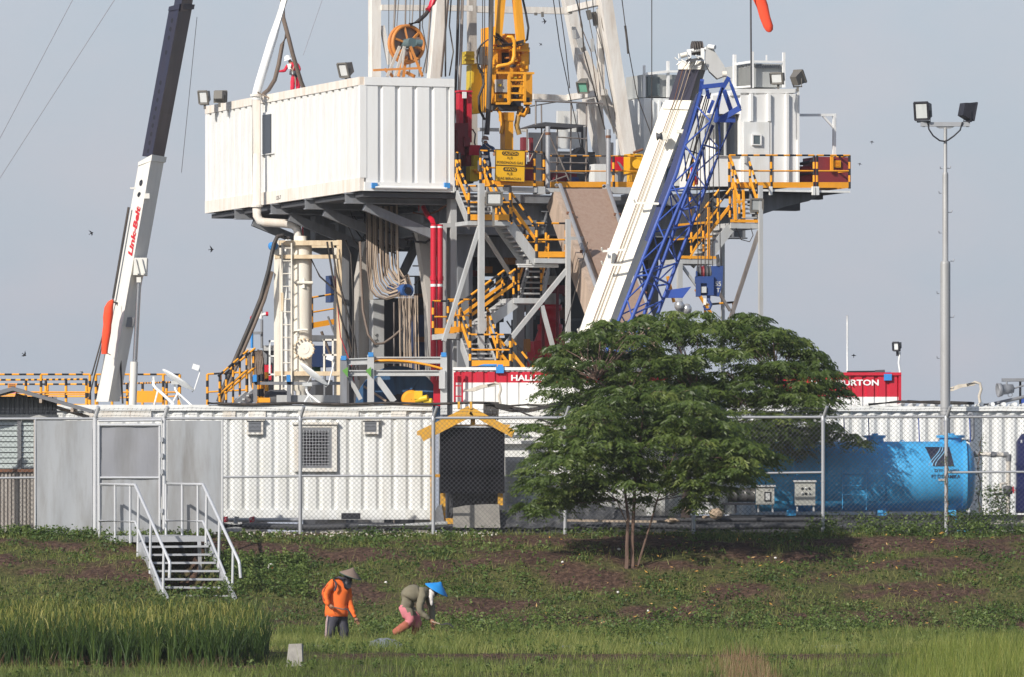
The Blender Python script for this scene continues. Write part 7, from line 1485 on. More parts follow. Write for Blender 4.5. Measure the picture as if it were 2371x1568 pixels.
tn = np.clip(.38+rng.normal(size=n)*.2+np.repeat(rng.normal(size=len(hx))*.13, m), 0, 1); npmesh('rice_plants', V, Q, RICE, np.repeat(tn, 10), kind='stuff', label='dense stand of ripening rice in the left foreground', cat='rice')
m = 5; ci = np.repeat(np.arange(len(hx)), m); n = len(ci); bx = hx[ci]+rng.normal(size=n)*.07; by = hy[ci]+rng.normal(size=n)*.07; base = np.stack([bx, by, gz(bx, by)+rng.uniform(.50, .90, n)*(.84+.3*fbm(bx*.9, by*.9, 5))], 1)
V, Q = strips(base, rng.uniform(0, 6.28, n), rng.uniform(.30, .5, n), rng.uniform(.08, .26, n), rng.uniform(.010, .022, n), 5, rng.uniform(.5, 1.1, n)); npmesh('rice_panicles', V, Q, PAN, np.repeat(rng.random(n), 12), kind='stuff', label='drooping yellow rice ears above the left foreground stand', cat='rice')
m = 14; ci = np.repeat(np.arange(len(hx)), m); ci = ci[(hy[ci] < 137.5) | (hx[ci] > -5.1)]; n = len(ci); bx = hx[ci]+rng.normal(size=n)*.08; by = hy[ci]+rng.normal(size=n)*.08-.05; base = np.stack([bx, by, gz(bx, by)], 1)
V, Q = strips(base, rng.uniform(0, 6.28, n), rng.uniform(.08, .36, n), rng.uniform(.05, .3, n), rng.uniform(.006, .012, n), 3, rng.uniform(0, .7, n)); npmesh('rice_dead_leaves', V, Q, DRY, np.repeat(rng.beta(2, 3, n), 8), kind='stuff', label='brown dead leaves at the foot of the rice', cat='rice')
# tall yellow grass at right, reddish dry tuft, field tussocks
n = 16000; x = rng.uniform(6.4, 11.8, n); y = rng.uniform(126.5, 138., n); k = rng.random(n) < np.clip((x-6.4-(y-128)*.06)/1.3, .0, 1); x = x[k]; y = y[k]; n = len(x); base = np.stack([x, y, gz(x, y)], 1)
hh = rng.uniform(.25, .62, n)*np.clip((x-5.6)/2.4, .35, 1.1); V, Q = strips(base, rng.uniform(0, 6.28, n), hh, hh*rng.uniform(.05, .4, n), rng.uniform(.006, .011, n), 4); npmesh('tall_grass', V, Q, YGR, np.repeat(np.clip(rng.normal(size=n)*.22+.5, 0, 1), 10), kind='stuff', label='tall yellow green grass in the lower right corner', cat='grass')
n = 1500; x = 4.2+rng.normal(size=n)*.5; y = rng.uniform(127, 137, n); base = np.stack([x, y, gz(x, y)], 1); hh = rng.uniform(.15, .5, n)*np.exp(-((x-4.2)/.7)**2); V, Q = strips(base, rng.uniform(0, 6.28, n), hh, hh*rng.uniform(.05, .3, n), rng.uniform(.004, .008, n), 4); npmesh('dry_tuft', V, Q, RGR, np.repeat(rng.random(n), 10), kind='stuff', label='reddish dry grass tuft right of the bottom centre', cat='grass')
n = 1500; x = rng.uniform(-4.6, 11, n); y = rng.uniform(125, 152, n); base = np.stack([x, y, gz(x, y)], 1); hh = rng.uniform(.25, .55, n); V, Q = strips(base, rng.uniform(0, 6.28, n), hh, hh*rng.uniform(.1, .5, n), rng.uniform(.004, .007, n), 4); npmesh('tall_stalks', V, Q, YGR, np.repeat(rng.random(n), 10), kind='stuff', label='scattered tall pale grass stalks in the field', cat='grass')

# ------------------------------------------------------------------ trees
LEAF = leafmat('tree_leaves', (.034, .062, .015), (.108, .162, .033), (.28, .32, .085), .45, .42)
def inpoly(u, v, poly):
    r = False; j = len(poly)-1
    for i in range(len(poly)):
        if (poly[i][1] > v) != (poly[j][1] > v) and u < (poly[j][0]-poly[i][0])*(v-poly[i][1])/(poly[j][1]-poly[i][1])+poly[i][0]: r = not r
        j = i
    return r
def crown(par, poly, Y0, dep, npads, fronds, extra=(), rx=(.28, .55), tone=0.):
    us = [p[0] for p in poly]; vs = [p[1] for p in poly]; pads = []
    while len(pads) < npads:
        u = random.uniform(min(us), max(us)); v = random.uniform(min(vs), max(vs))
        if inpoly(u, v, poly):
            y = Y0+random.uniform(-dep, dep); p = P(u, v, Y0); pads.append((Vector((p.x, y, p.z)), random.uniform(*rx)))
    for i in range(len(poly)):
        a, b = poly[i], poly[(i+1) % len(poly)]; k_ = max(1, int(math.hypot(a[0]-b[0], a[1]-b[1])/17))
        for j in range(k_):
            u = a[0]+(b[0]-a[0])*(j+.5)/k_+random.uniform(-20, 20)
            v = a[1]+(b[1]-a[1])*(j+.5)/k_+random.uniform(-7, 16)
            if random.random() < .25: continue
            p = P(u, v, Y0); pads.append((Vector((p.x, Y0+random.uniform(-.5, .5)*dep, p.z)), random.uniform(.12, .30)))
    for (u, v, dy, r) in extra: p = P(u, v, Y0); pads.append((Vector((p.x, Y0+dy, p.z)), r))
    bp = []; bd = []; bl = []; bt = []
    for c_, r in pads:
        pt = random.gauss(0, .10); tl = random.uniform(-.12, .12)
        for k in range(fronds):
            an = random.uniform(0, 6.283); q = r*math.sqrt(random.random())*.75
            b = c_+Vector((math.cos(an)*q*1.25, math.sin(an)*q, -.28*q*q/r+tl*math.cos(an)*q+random.uniform(-.03, .05)))
            bp.append(b); an += random.uniform(-.6, .6); bd.append(Vector((math.cos(an), math.sin(an), random.uniform(-.15, .25))).normalized()); bl.append(random.uniform(.22, .40)); bt.append(.46+tone+pt+random.gauss(0, .10))
    n = len(bp); bp = np.array([tuple(x) for x in bp]); bd = np.array([tuple(x) for x in bd]); bl = np.array(bl); bt = np.array(bt); kk = 7; C = []; A = []; Bv = []; T = []
    sd = np.cross(bd, [0, 0, 1.]); sd /= np.linalg.norm(sd, axis=1)[:, None]
    for i in range(kk):
        t = (i+1)/kk; pos = bp+bd*(bl*t)[:, None]; pos[:, 2] -= .75*bl*t*t*rng.uniform(.5, 1.2, n)
        for s in (-1, 1):
            ll = rng.uniform(.05, .085, n)*(1.15-.5*t); vec = sd*s*.75+bd*.45; vec[:, 2] -= rng.uniform(.35, .95, n); vec /= np.linalg.norm(vec, axis=1)[:, None]; vec *= ll[:, None]
            ww = np.cross(vec, sd*.3+bd+rng.normal(size=(n, 3))*.35); ww = ww/np.linalg.norm(ww, axis=1)[:, None]*(ll*.27)[:, None]
            C.append(pos+vec); A.append(vec); Bv.append(ww); T.append(np.clip(bt+rng.normal(size=n)*.07, 0, 1))
    V, Q = quads(np.concatenate(C), np.concatenate(A), np.concatenate(Bv)); npmesh('crown', V, Q, LEAF, np.repeat(np.concatenate(T), 4), parent=par); return pads
def limbs(par, stems, pads, r0, step=2):
    nodes = [q for s in stems for q in s[1:]]
    mb = MB()
    for i, (c_, r) in enumerate(pads):
        if i % step: continue
        low = [q for q in nodes if q.z < c_.z+.25] or nodes; nb = min(low, key=lambda q: (q-c_).length); m_ = nb.lerp(c_, .5)+Vector((random.uniform(-.1, .1), random.uniform(-.1, .1), random.uniform(-.02, .14)))
        mb.path([nb, nb.lerp(m_, .5), m_, m_.lerp(c_, .6), c_], r0, n=5, r2=r0*.3)
    mb.build('branches', BARK, par)
t1 = thing('front_tree', tuple(P(1462, 1312, 158.5)), 'slender three stemmed tree with layered drooping foliage in front of the fence', 'tree')
polyF = [(1240, 1100), (1255, 1145), (1330, 1135), (1400, 1100), (1450, 1130), (1540, 1100), (1640, 1125), (1705, 1092), (1765, 1052), (1710, 1000), (1650, 935), (1540, 892), (1420, 905), (1330, 965), (1285, 1020)]
exF = [(1225, 1165, -.2, .22), (1255, 1180, -.3, .2), (1290, 1165, 0, .25), (1215, 1172, 0, .16), (1760, 1040, .2, .3), (1785, 1050, .1, .18), (1730, 1085, -.2, .3), (1245, 1060, 0, .25), (1620, 1150, .1, .25), (1600, 1165, 0, .2), (1250, 985, .5, .2), (1225, 982, .5, .14), (1290, 1000, .3, .3), (1480, 1150, .3, .25), (1380, 1150, .2, .3), (1660, 1090, -.3, .35)]
st = [[P(1450, 1318, 158.4), P(1451, 1260, 158.4), P(1454, 1200, 158.45), P(1448, 1150, 158.5), P(1440, 1080, 158.5), P(1420, 1010, 158.5)], [P(1463, 1318, 158.5), P(1463, 1250, 158.5), P(1467, 1180, 158.5), P(1470, 1100, 158.6), P(1485, 1000, 158.6), P(1490, 930, 158.6)],
      [P(1474, 1314, 158.6), P(1488, 1270, 158.6), P(1505, 1215, 158.6), P(1520, 1160, 158.6), P(1545, 1090, 158.6), P(1580, 1010, 158.7)], [P(1452, 1215, 158.45), P(1441, 1190, 158.4), P(1428, 1160, 158.4), P(1390, 1120, 158.4)]]
for s_, r_ in zip(st, (.042, .045, .026, .018)): MB().path(s_, r_, n=8, r2=r_*.45).build('trunk', BARK, t1)
pd = crown(t1, polyF, 158.6, 1.4, 135, 22, exF); limbs(t1, st, pd, .014)
t2 = thing('back_tree', tuple(P(1588, 1200, 164.7)), 'broad dome shaped tree with dense layered foliage behind the fence', 'tree')
polyB = [(1296, 880), (1285, 835), (1312, 803), (1360, 775), (1430, 748), (1500, 732), (1560, 727), (1620, 730), (1680, 736), (1760, 748), (1830, 780), (1880, 820), (1908, 862), (1915, 900), (1880, 940), (1940, 985), (1860, 1000), (1740, 1010), (1640, 980), (1500, 960), (1380, 960), (1310, 930)]
exB = [(1950, 905, 0, .13), (1925, 882, .2, .15), (1985, 1020, .1, .2), (1960, 1005, 0, .25), (1920, 1000, .2, .3), (1290, 800, -.2, .2), (1270, 835, 0, .18), (1330, 770, .2, .2), (1265, 905, .2, .16), (1285, 960, 0, .22), (1760, 735, 0, .2), (1400, 742, .1, .2), (1560, 722, .2, .25), (1900, 845, .1, .18), (1870, 812, 0, .2), (1840, 780, 0, .25), (1725, 725, .3, .12), (1500, 728, 0, .2), (1850, 1040, .2, .25), (1780, 1030, 0, .3), (1830, 1020, .3, .3)]
st2 = [[P(1586, 1205, 164.3), P(1588, 1150, 164.3), P(1594, 1080, 164.3), P(1605, 1000, 164.3), P(1610, 920, 164.3)], [P(1594, 1080, 164.3), P(1640, 1000, 164.5), P(1720, 930, 164.5), P(1800, 880, 164.5)], [P(1592, 1100, 164.3), P(1540, 1010, 164.1), P(1450, 930, 164.), P(1380, 880, 164.)]]
for s_, r_ in zip(st2, (.11, .06, .06)): MB().path(s_, r_, n=9, r2=r_*.4).build('trunk', paint('dark_bark', (.07, .05, .045), .9, dirt=.5, bump=.5), t2)
pd = crown(t2, polyB, 164.9, 1.5, 205, 23, exB, tone=-.04); limbs(t2, st2, pd, .018)
# climber on the pipework and shrub at the blue tank's end
def shrub(name, label, pts, nleaf, spread, mat=WEED, size=(.02, .045), tone=.3, stem=True):
    t_ = thing(name, tuple(pts[0]), label, 'plant'); n = nleaf*len(pts); ci = np.repeat(np.arange(len(pts)), nleaf); pp = np.array([tuple(p) for p in pts]); c = pp[ci]+rng.normal(size=(n, 3))*np.array(spread)
    a = rdir(n, .7)*rng.uniform(size[0], size[1], n)[:, None]; b = np.cross(a, rdir(n, 1.)); b = b/np.linalg.norm(b, axis=1)[:, None]*np.linalg.norm(a, axis=1)[:, None]*.5
    V, Q = quads(c, a, b); npmesh('foliage', V, Q, mat, np.repeat(np.clip(tone+rng.normal(size=n)*.2, 0, 1), 4), parent=t_)
    if stem: MB().path(pts, .012, n=5).build('stem', BARK, t_)
shrub('climbing_plant', 'thin climbing plant growing up in front of the white wall right of the blue tank', [P(2268+random.uniform(-6, 6), 1185-k*12, 165.9) for k in range(15)], 16, (.07, .05, .05), size=(.015, .035))
shrub('bushy_shrub', 'dark leafy shrub below the pipe valve at the right end of the blue tank', [P(2310+random.uniform(-12, 14), 1195-k*9, 165.6) for k in range(8)], 110, (.16, .14, .07))
shrub('low_bush', 'low bush at the foot of the fence post near the blue tank end', [P(u, 1205+random.uniform(-10, 4), 163.2) for u in range(2225, 2275, 6)], 90, (.12, .12, .08))
shrub('fence_vine', 'vine creeping up the wire fence in front of the black emblem', [P(2192+random.uniform(-5, 5), 1215-k*16, 161.9) for k in range(11)], 12, (.05, .02, .05), size=(.015, .03))
shrub('dry_hanging_twigs', 'brown leafless twigs hanging beside the fence post left of the front tree', [P(1316+random.uniform(-8, 8), 1050-k*10, 162.3) for k in range(9)], 40, (.10, .06, .05), DRY, (.015, .04))
# ------------------------------------------------------------------ people
SK = paint('brown_skin', (.27, .13, .075), .55, dirt=.1, streak=False)
def figure(name, label, base, nodes, mats, extras=None, fix=None, gain=1.0, fold=.02):
    """one continuous skinned body; nodes: id -> (parent, point, radius, material index)"""
    ids = list(nodes); me = bpy.data.meshes.new('skin_base'); me.from_pydata([tuple(nodes[i][1]) for i in ids], [(ids.index(i), ids.index(nodes[i][0])) for i in ids if nodes[i][0]], [])
    ob = bpy.data.objects.new('skin_tmp', me); COL.objects.link(ob); md = ob.modifiers.new('s', 'SKIN'); md.use_smooth_shade = True; md.branch_smoothing = .5
    for k, i in enumerate(ids):
        r = nodes[i][2]; r = r if isinstance(r, tuple) else (r, r); r = (r[0]*gain, r[1]*gain)
        me.skin_vertices[0].data[k].radius = r; me.skin_vertices[0].data[k].use_root = (k == 0)
    sb = ob.modifiers.new('d', 'SUBSURF'); sb.levels = 2; sb.render_levels = 2
    dg = bpy.context.evaluated_depsgraph_get(); em = bpy.data.meshes.new_from_object(ob.evaluated_get(dg))
    segs = [(Vector(nodes[nodes[i][0]][1]), Vector(nodes[i][1]), nodes[i][3], (nodes[i][2] if not isinstance(nodes[i][2], tuple) else max(nodes[i][2]))) for i in ids if nodes[i][0]]
    from mathutils import noise as mn
    mb = MB(); fs = [tuple(p.vertices) for p in em.polygons]
    mb.add([v.co+v.normal*fold*(mn.noise(v.co*Vector((7, 7, 13)))+.6*mn.noise(v.co*24)) for v in em.vertices], fs, 0, True)
    for k, p in enumerate(em.polygons):
        c = p.center; best = 1e9
        for a, b, mi, r in segs:
            d = b-a; t = max(0, min(1, (c-a).dot(d)/max(1e-9, d.length_squared))); q = (c-(a+d*t)).length/max(r, .02)
            if q < best: best = q; mb.m[k] = mi
        if fix: mb.m[k] = fix(c, mb.m[k])
    bpy.data.objects.remove(ob); t = thing(name, tuple(base), label, 'person')
    if extras: extras(mb)
    mb.build('body', mats, t); return t
def hand(mb, w, d, side, sc=1., curl=.5, mi=2):
    """palm, four unequal bent fingers and a thumb leaving the side of the palm"""
    d = Vector(d).normalized(); side = Vector(side); side = (side-d*side.dot(d)).normalized(); nrm = d.cross(side)
    mb.ell(w+d*.045*sc, .040*sc, .018*sc, .055*sc, mi, 10, 6, (side, nrm, d))
    for k, (o, l) in enumerate(((-.030, .068), (-.010, .078), (.010, .074), (.029, .058))):
        b = w+d*.075*sc+side*o*sc; d1 = (d+nrm*curl*.5).normalized(); d2 = (d+nrm*curl*1.4).normalized(); d3 = (d*.5+nrm*curl*2).normalized(); l *= sc
        mb.path([b-d*.02*sc, b+d1*l*.4, b+d1*l*.4+d2*l*.35, b+d1*l*.4+d2*l*.35+d3*l*.3], .0095*sc, n=6, mi=mi, r2=.006*sc)
    b = w+d*.03*sc-side*.032*sc; mb.path([b, b+(d-side*.9+nrm*.3).normalized()*.035*sc, b+(d-side*.5+nrm*.8*curl*2).normalized()*.062*sc], .011*sc, n=6, mi=mi, r2=.007*sc)
def conical_hat(par, c, ax, r, h, mat, rim=None):
    mb = MB().lathe(c, ax, [(r, 0), (r*.99, .012), (r*.55, h*.50), (r*.22, h*.82), (.012, h+.012), (.001, h+.012)], 32).lathe(c, ax, [(r, 0), (r*.54, h*.47), (r*.2, h*.78), (.001, h)], 32)
    for k in range(5): f = .2+k*.17; rr = r*(1-f*.98); mb.lathe(c, ax, [(rr*1.0, h*f*.95+.004), (rr*1.004, h*f*.95+.010), (rr*.985, h*f*.95+.014)], 32)
    o = mb.build('conical_hat', mat, par)
    if rim: MB().torus(c, ax, r, .009, 32, 6).build('hat_rim', rim, o)
def sickle(label, h0, h1, pts, Yo, grp='sickles held by the farmers', hm=None):
    t = thing('sickle', tuple(h0), label, 'sickle', grp); MB().tube(h0, h1, .012, .014, n=8).build('handle', hm or WOOD, t); n = len(pts); vs = []; fs = []
    for i, p in enumerate(pts):
        d = (pts[min(i+1, n-1)]-pts[max(i-1, 0)]).normalized(); s = Vector((0, -1, 0)).cross(d).normalized(); w = .028*math.sin(math.pi*min(1, (i+.6)/(n)))**.6; vs += [p-s*w, p+s*w*.3+Vector((0, .004, 0)), p-s*w+Vector((0, .006, 0))]
    for i in range(n-1): q = 3*i; fs += [(q, q+1, q+4, q+3), (q+1, q+2, q+5, q+4), (q+2, q, q+3, q+5)]
    MB().add(vs, fs).build('blade', paint('dark_sickle_steel', (.06, .055, .055), .4, metal=.6, dirt=.4), t)
OSH = paint('orange_shirt', (.85, .16, .025), .85, dirt=.15, dcol=(.6, .12, .03), streak=False, bump=.12); TRO = paint('slate_trousers', (.055, .055, .075), .85, dirt=.3, streak=False, bump=.15)
N_ = lambda u, v, dy=0., Y=150.: P(u, v, Y+dy)
# farmer in the orange shirt
nodes = {'pelvis': ('', N_(779, 1424), (.175, .14), 1), 'belly': ('pelvis', N_(779, 1402), (.225, .17), 0), 'chest': ('belly', N_(784, 1373), (.225, .16), 0), 'upper': ('chest', N_(790, 1352), (.15, .12), 0), 'neck': ('upper', N_(799, 1343), .06, 3), 'jaw': ('neck', N_(806, 1338), .075, 3), 'head': ('jaw', N_(808, 1329), .088, 3),
    'shl': ('upper', N_(770, 1349, -.10), .098, 0), 'ell': ('shl', N_(752, 1376, -.20), .080, 0), 'wrl': ('ell', N_(757, 1397, -.26), .052, 0), 'hal': ('wrl', N_(763, 1403, -.27), .030, 2),
    'shr': ('upper', N_(804, 1361, .10), .088, 0), 'elr': ('shr', N_(808, 1398, .06), .066, 0), 'wrr': ('elr', N_(820, 1427, -.03), .048, 0), 'har': ('wrr', N_(823, 1431, -.04), .028, 2),
    'hipl': ('pelvis', N_(767, 1432, -.06), (.13, .12), 1), 'knl': ('hipl', N_(764, 1460, -.09), .098, 1), 'anl': ('knl', N_(761, 1486, -.04), .082, 1), 'ftl': ('anl', N_(765, 1491, -.08), .045, 2),
    'hipr': ('pelvis', N_(791, 1433, .06), (.13, .12), 1), 'knr': ('hipr', N_(795, 1462, .03), .098, 1), 'anr': ('knr', N_(797, 1487, .08), .082, 1), 'ftr': ('anr', N_(803, 1492, .05), .045, 2)}
def ex1(mb):
    hand(mb, N_(762, 1402, -.27), N_(772, 1406, -.30)-N_(762, 1402, -.27), UP, 1., .9); hand(mb, N_(823, 1431, -.04), N_(830, 1443, -.06)-N_(823, 1431, -.04), Vector((1, 0, .4)), 1.05, .25)
    mb.ell(N_(815, 1338), .012, .011, .02, 2, 8, 5); mb.ell(N_(812, 1336, -.02), .05, .06, .07, 2, 12, 8)
    for s in (-1, 1): mb.ell(N_(816.6, 1334, s*.028-.02), .008, .010, .008, 3, 8, 5)
f1 = figure('person', 'person in an orange shirt and pointed brown hat standing in the field', N_(780, 1492), nodes, [OSH, TRO, SK, BK], ex1, lambda c, m: 1 if (m == 0 and c.z < N_(0, 1425).z and c.x < N_(805, 0).x) else m, 1.14)
sc_ = MB()
sc_.ell(N_(806, 1337, .01), .095, .105, .125, 0, 16, 10); sc_.ell(N_(802, 1349, .0), .115, .13, .10, 0, 14, 8)
sc_.prism([N_(790, 1340, -.16), N_(812, 1352, -.15), N_(812, 1361, -.19), N_(806, 1364, -.20), N_(798, 1358, -.21), N_(793, 1348, -.2)], Vector((0, .08, 0))); sc_.ell(N_(803, 1354, -.13), .07, .06, .10, 0, 12, 8)
sc_.build('head_scarf', BK, f1)
sh = MB(); sh.path([N_(772, 1342, -.17), N_(777, 1349, -.225), N_(778, 1358, -.24), N_(774, 1368, -.235)], .022, n=6); sh.path([N_(774, 1339, -.12), N_(785, 1337, -.14), N_(795, 1340, -.12)], .03, n=6); sh.build('shoulder_trim', TRO, f1)
st_ = MB()
for o_ in (0, 2.2): st_.path([N_(757+o_, 1424, -.17), N_(754.5+o_, 1440, -.19), N_(753.5+o_, 1460, -.17), N_(752+o_, 1484, -.12)], .006, n=4)
st_.build('trouser_stripe', paint('pink_white', (.75, .55, .52), .8), f1)
for o_ in (0, 2.5): MB().path([N_(756+o_, 1352, -.22), N_(748+o_, 1366, -.26), N_(747+o_, 1378, -.265), N_(750+o_, 1392, -.30)], .005, n=4).build('sleeve_stripe', DR, f1)
hem = MB().lathe(N_(778.5, 1424), UP, [(.222, -.03), (.236, -.025), (.238, .06), (.225, .2)], 24)
for q in hem.v: q.y = 150+(q.y-150)*.80
hem.build('shirt_hem', OSH, f1)
conical_hat(f1, N_(810.7, 1333.5), Vector((math.sin(math.radians(20)), -.10, math.cos(math.radians(20)))), .232, .17, paint('brown_bamboo_hat', (.20, .145, .115), .8, dirt=.35, bump=.2), paint('green_rim', (.06, .11, .10), .7))
sickle('small sickle held low by the person in the orange shirt', N_(768, 1405, -.33), N_(795, 1411, -.36), [N_(u, v, -.36) for u, v in ((795, 1411), (799, 1408.5), (804, 1410), (809, 1415), (813, 1422), (818, 1430))], 0, hm=CB)
# bending farmer with the blue hat
OLV = paint('olive_jacket', (.185, .165, .115), .9, dirt=.25, streak=False, bump=.2); PNK = paint('pink_trousers', (.62, .20, .23), .85, dirt=.3, dcol=(.45, .15, .15), streak=False, bump=.15); PNB = paint('muddy_trouser_legs', (.36, .11, .07), .9, dirt=.4, dcol=(.2, .09, .06), streak=False)
nodes = {'pelvis': ('', N_(940, 1396), (.175, .16), 1), 'waist': ('pelvis', N_(943, 1382), (.185, .17), 0), 'back': ('waist', N_(954, 1373), (.175, .18), 0), 'chest': ('back', N_(971, 1372), (.17, .17), 0), 'upper': ('chest', N_(984, 1370), (.11, .12), 0), 'neck': ('upper', N_(995, 1371), .06, 4), 'head': ('neck', N_(1005, 1374), .092, 4), 'face': ('head', N_(1010, 1380), .06, 2),
    'shl': ('upper', N_(979, 1376, -.17), .085, 0), 'ell': ('shl', N_(969, 1412, -.24), .066, 0), 'wrl': ('ell', N_(990, 1432, -.22), .050, 0), 'hal': ('wrl', N_(996, 1436, -.21), .032, 2),
    'shr': ('upper', N_(991, 1378, .14), .08, 0), 'elr': ('shr', N_(1000, 1410, .14), .06, 0), 'wrr': ('elr', N_(1001, 1436, .06), .045, 0), 'har': ('wrr', N_(1001, 1443, .05), .03, 2),
    'hipl': ('pelvis', N_(938, 1409, -.09), .125, 1), 'knl': ('hipl', N_(953, 1438, -.12), .094, 1), 'shl2': ('knl', N_(935, 1451, -.08), .075, 3), 'anl': ('shl2', N_(915, 1463, -.04), .062, 3), 'ftl': ('anl', N_(908, 1466, -.05), .045, 3),
    'hipr': ('pelvis', N_(950, 1411, .09), .12, 1), 'knr': ('hipr', N_(967, 1441, .08), .088, 1), 'anr': ('knr', N_(957, 1466, .12), .062, 3), 'ftr': ('anr', N_(963, 1470, .08), .045, 3)}
def ex2(mb):
    hand(mb, N_(996, 1436, -.21), N_(1004, 1441, -.22)-N_(996, 1436, -.21), UP, 1.1, .9); hand(mb, N_(1001, 1443, .05), N_(1003, 1456, .04)-N_(1001, 1443, .05), Vector((1, 0, 0)), 1., .5)
    mb.ell(N_(1014, 1381.5, -.02), .02, .012, .012, 2, 8, 5)
    for s in (-1, 1): mb.ell(N_(1012.5, 1378.5, s*.03-.03), .008, .009, .008, 4, 8, 5)
f2 = figure('person', 'person bending over in an olive jacket, pink trousers and a blue pointed hat', N_(940, 1472), nodes, [OLV, PNK, SK, PNB, BK], ex2, lambda c, m: (0 if (c-N_(922, 1396)).dot(Vector((29, 0, 34))) > 0 else 1) if m in (0, 1) and c.x < N_(964, 0).x and c.z > N_(0, 1425).z else m, 1.22)
WS = paint('white_scarf', (.66, .62, .60), .85, dirt=.3, streak=False, bump=.2); s2 = MB(); s2.ell(N_(999, 1375, -.02), .085, .10, .11, 0, 14, 8); s2.ell(N_(997.5, 1385, -.10), .05, .04, .11, 0, 12, 8); s2.ell(N_(999, 1395, -.11), .032, .03, .07, 0, 10, 6); s2.build('neck_scarf', WS, f2)
conical_hat(f2, N_(1009.5, 1366.5, -.02), Vector((.50, -.10, .86)), .265, .185, paint('blue_plastic_hat', (.02, .24, .62), .45, dirt=.15, streak=False))
sickle('sickle with a pale handle held by the bending person', N_(999, 1439, -.25), N_(1018, 1444.5, -.27), [N_(u, v, -.27) for u, v in ((1018, 1444.5), (1024, 1445), (1030, 1443), (1036, 1442.5), (1042, 1445), (1047, 1450), (1050, 1454))], 0)
# worker on the doghouse roof
YW = 190.; RDC = paint('red_coverall', (.60, .025, .055), .85, dirt=.2, dcol=(.4, .02, .05), streak=False)
W_ = lambda u, v, dy=0.: P(u, v, YW+dy)
zr = ZT; fv = HV-(zr-CH)*F/YW
nodes = {'pelvis': ('', W_(682, 177), (.095, .08), 0), 'belt': ('pelvis', W_(679, 169), (.092, .075), 1), 'chest': ('belt', W_(677, 158), (.11, .09), 0), 'upper': ('chest', W_(676, 150), (.08, .07), 0), 'neck': ('upper', W_(673, 145), .04, 3), 'head': ('neck', W_(668.5, 139), .062, 3),
    'shl': ('upper', W_(665, 152.5, -.02), .05, 0), 'ell': ('shl', W_(659.5, 164, -.06), .042, 0), 'wrl': ('ell', W_(647, 166, -.1), .03, 0), 'hal': ('wrl', W_(643.5, 164, -.1), .026, 1),
    'shr': ('upper', W_(688, 149.5, .02), .052, 0), 'elr': ('shr', W_(694, 160, .03), .044, 0), 'wrr': ('elr', W_(691, 166, -.04), .032, 0), 'har': ('wrr', W_(689, 167, -.06), .026, 1),
    'hipl': ('pelvis', W_(678, 183, -.03), .072, 0), 'knl': ('hipl', W_(677, 207, -.05), .058, 0), 'anl': ('knl', W_(677, fv-6, 0), .045, 0), 'ftl': ('anl', W_(674, fv-3, -.06), .035, 1), 'hipr': ('pelvis', W_(689, 182, .03), .075, 0), 'knr': ('hipr', W_(690, 206, .02), .06, 0), 'anr': ('knr', W_(689, fv-6, .06), .045, 0), 'ftr': ('anr', W_(687, fv-3, 0), .035, 1)}
def ex3(mb): hand(mb, W_(645, 165, -.1), Vector((-.5, 0, .6)), Vector((0, 1, 0)), .75, .9, 1); hand(mb, W_(690, 166, -.05), Vector((-.6, -.3, -.2)), UP, .75, .7, 1)
f3 = figure('person', 'worker in a red coverall and white hard hat on the doghouse roof', W_(683, fv), nodes, [RDC, BK, SK, SK], ex3, fold=.008)
MB().lathe(W_(666.5, 137.5), Vector((-.35, -.1, 1)), [(.115, -.012), (.105, 0), (.088, .012), (.086, .05), (.068, .085), (.03, .105), (.001, .108)], 20).build('hard_hat', WH, f3)
MB().lathe(W_(680, 169.5), Vector((.1, 0, 1)), [(.088, -.055), (.115, -.05), (.115, .05), (.088, .055)], 16).build('tool_belt', DG, f3); MB().box(W_(677, 169.5, -.10), (.03, .03, .07)).build('belt_pouch', LG, f3)
MB().hexa([W_(664.5, 148, -.085), W_(674, 148, -.095), W_(673, 160, -.115), W_(667, 160, -.115), W_(664.5, 148, -.095), W_(674, 148, -.105), W_(673, 160, -.125), W_(667, 160, -.125)]).build('back_patch', WH2, f3)
hs = MB(); hs.path([W_(666, 147, -.07), W_(672, 156, -.12), W_(678, 166, -.11)], .012, n=4); hs.path([W_(686, 146, -.05), W_(680, 156, -.11), W_(676, 166, -.10)], .012, n=4); hs.path([W_(680, 172, -.1), W_(683, 180, -.11), W_(684, 196, -.09)], .014, n=4); hs.build('harness_strap', TAN, f3)
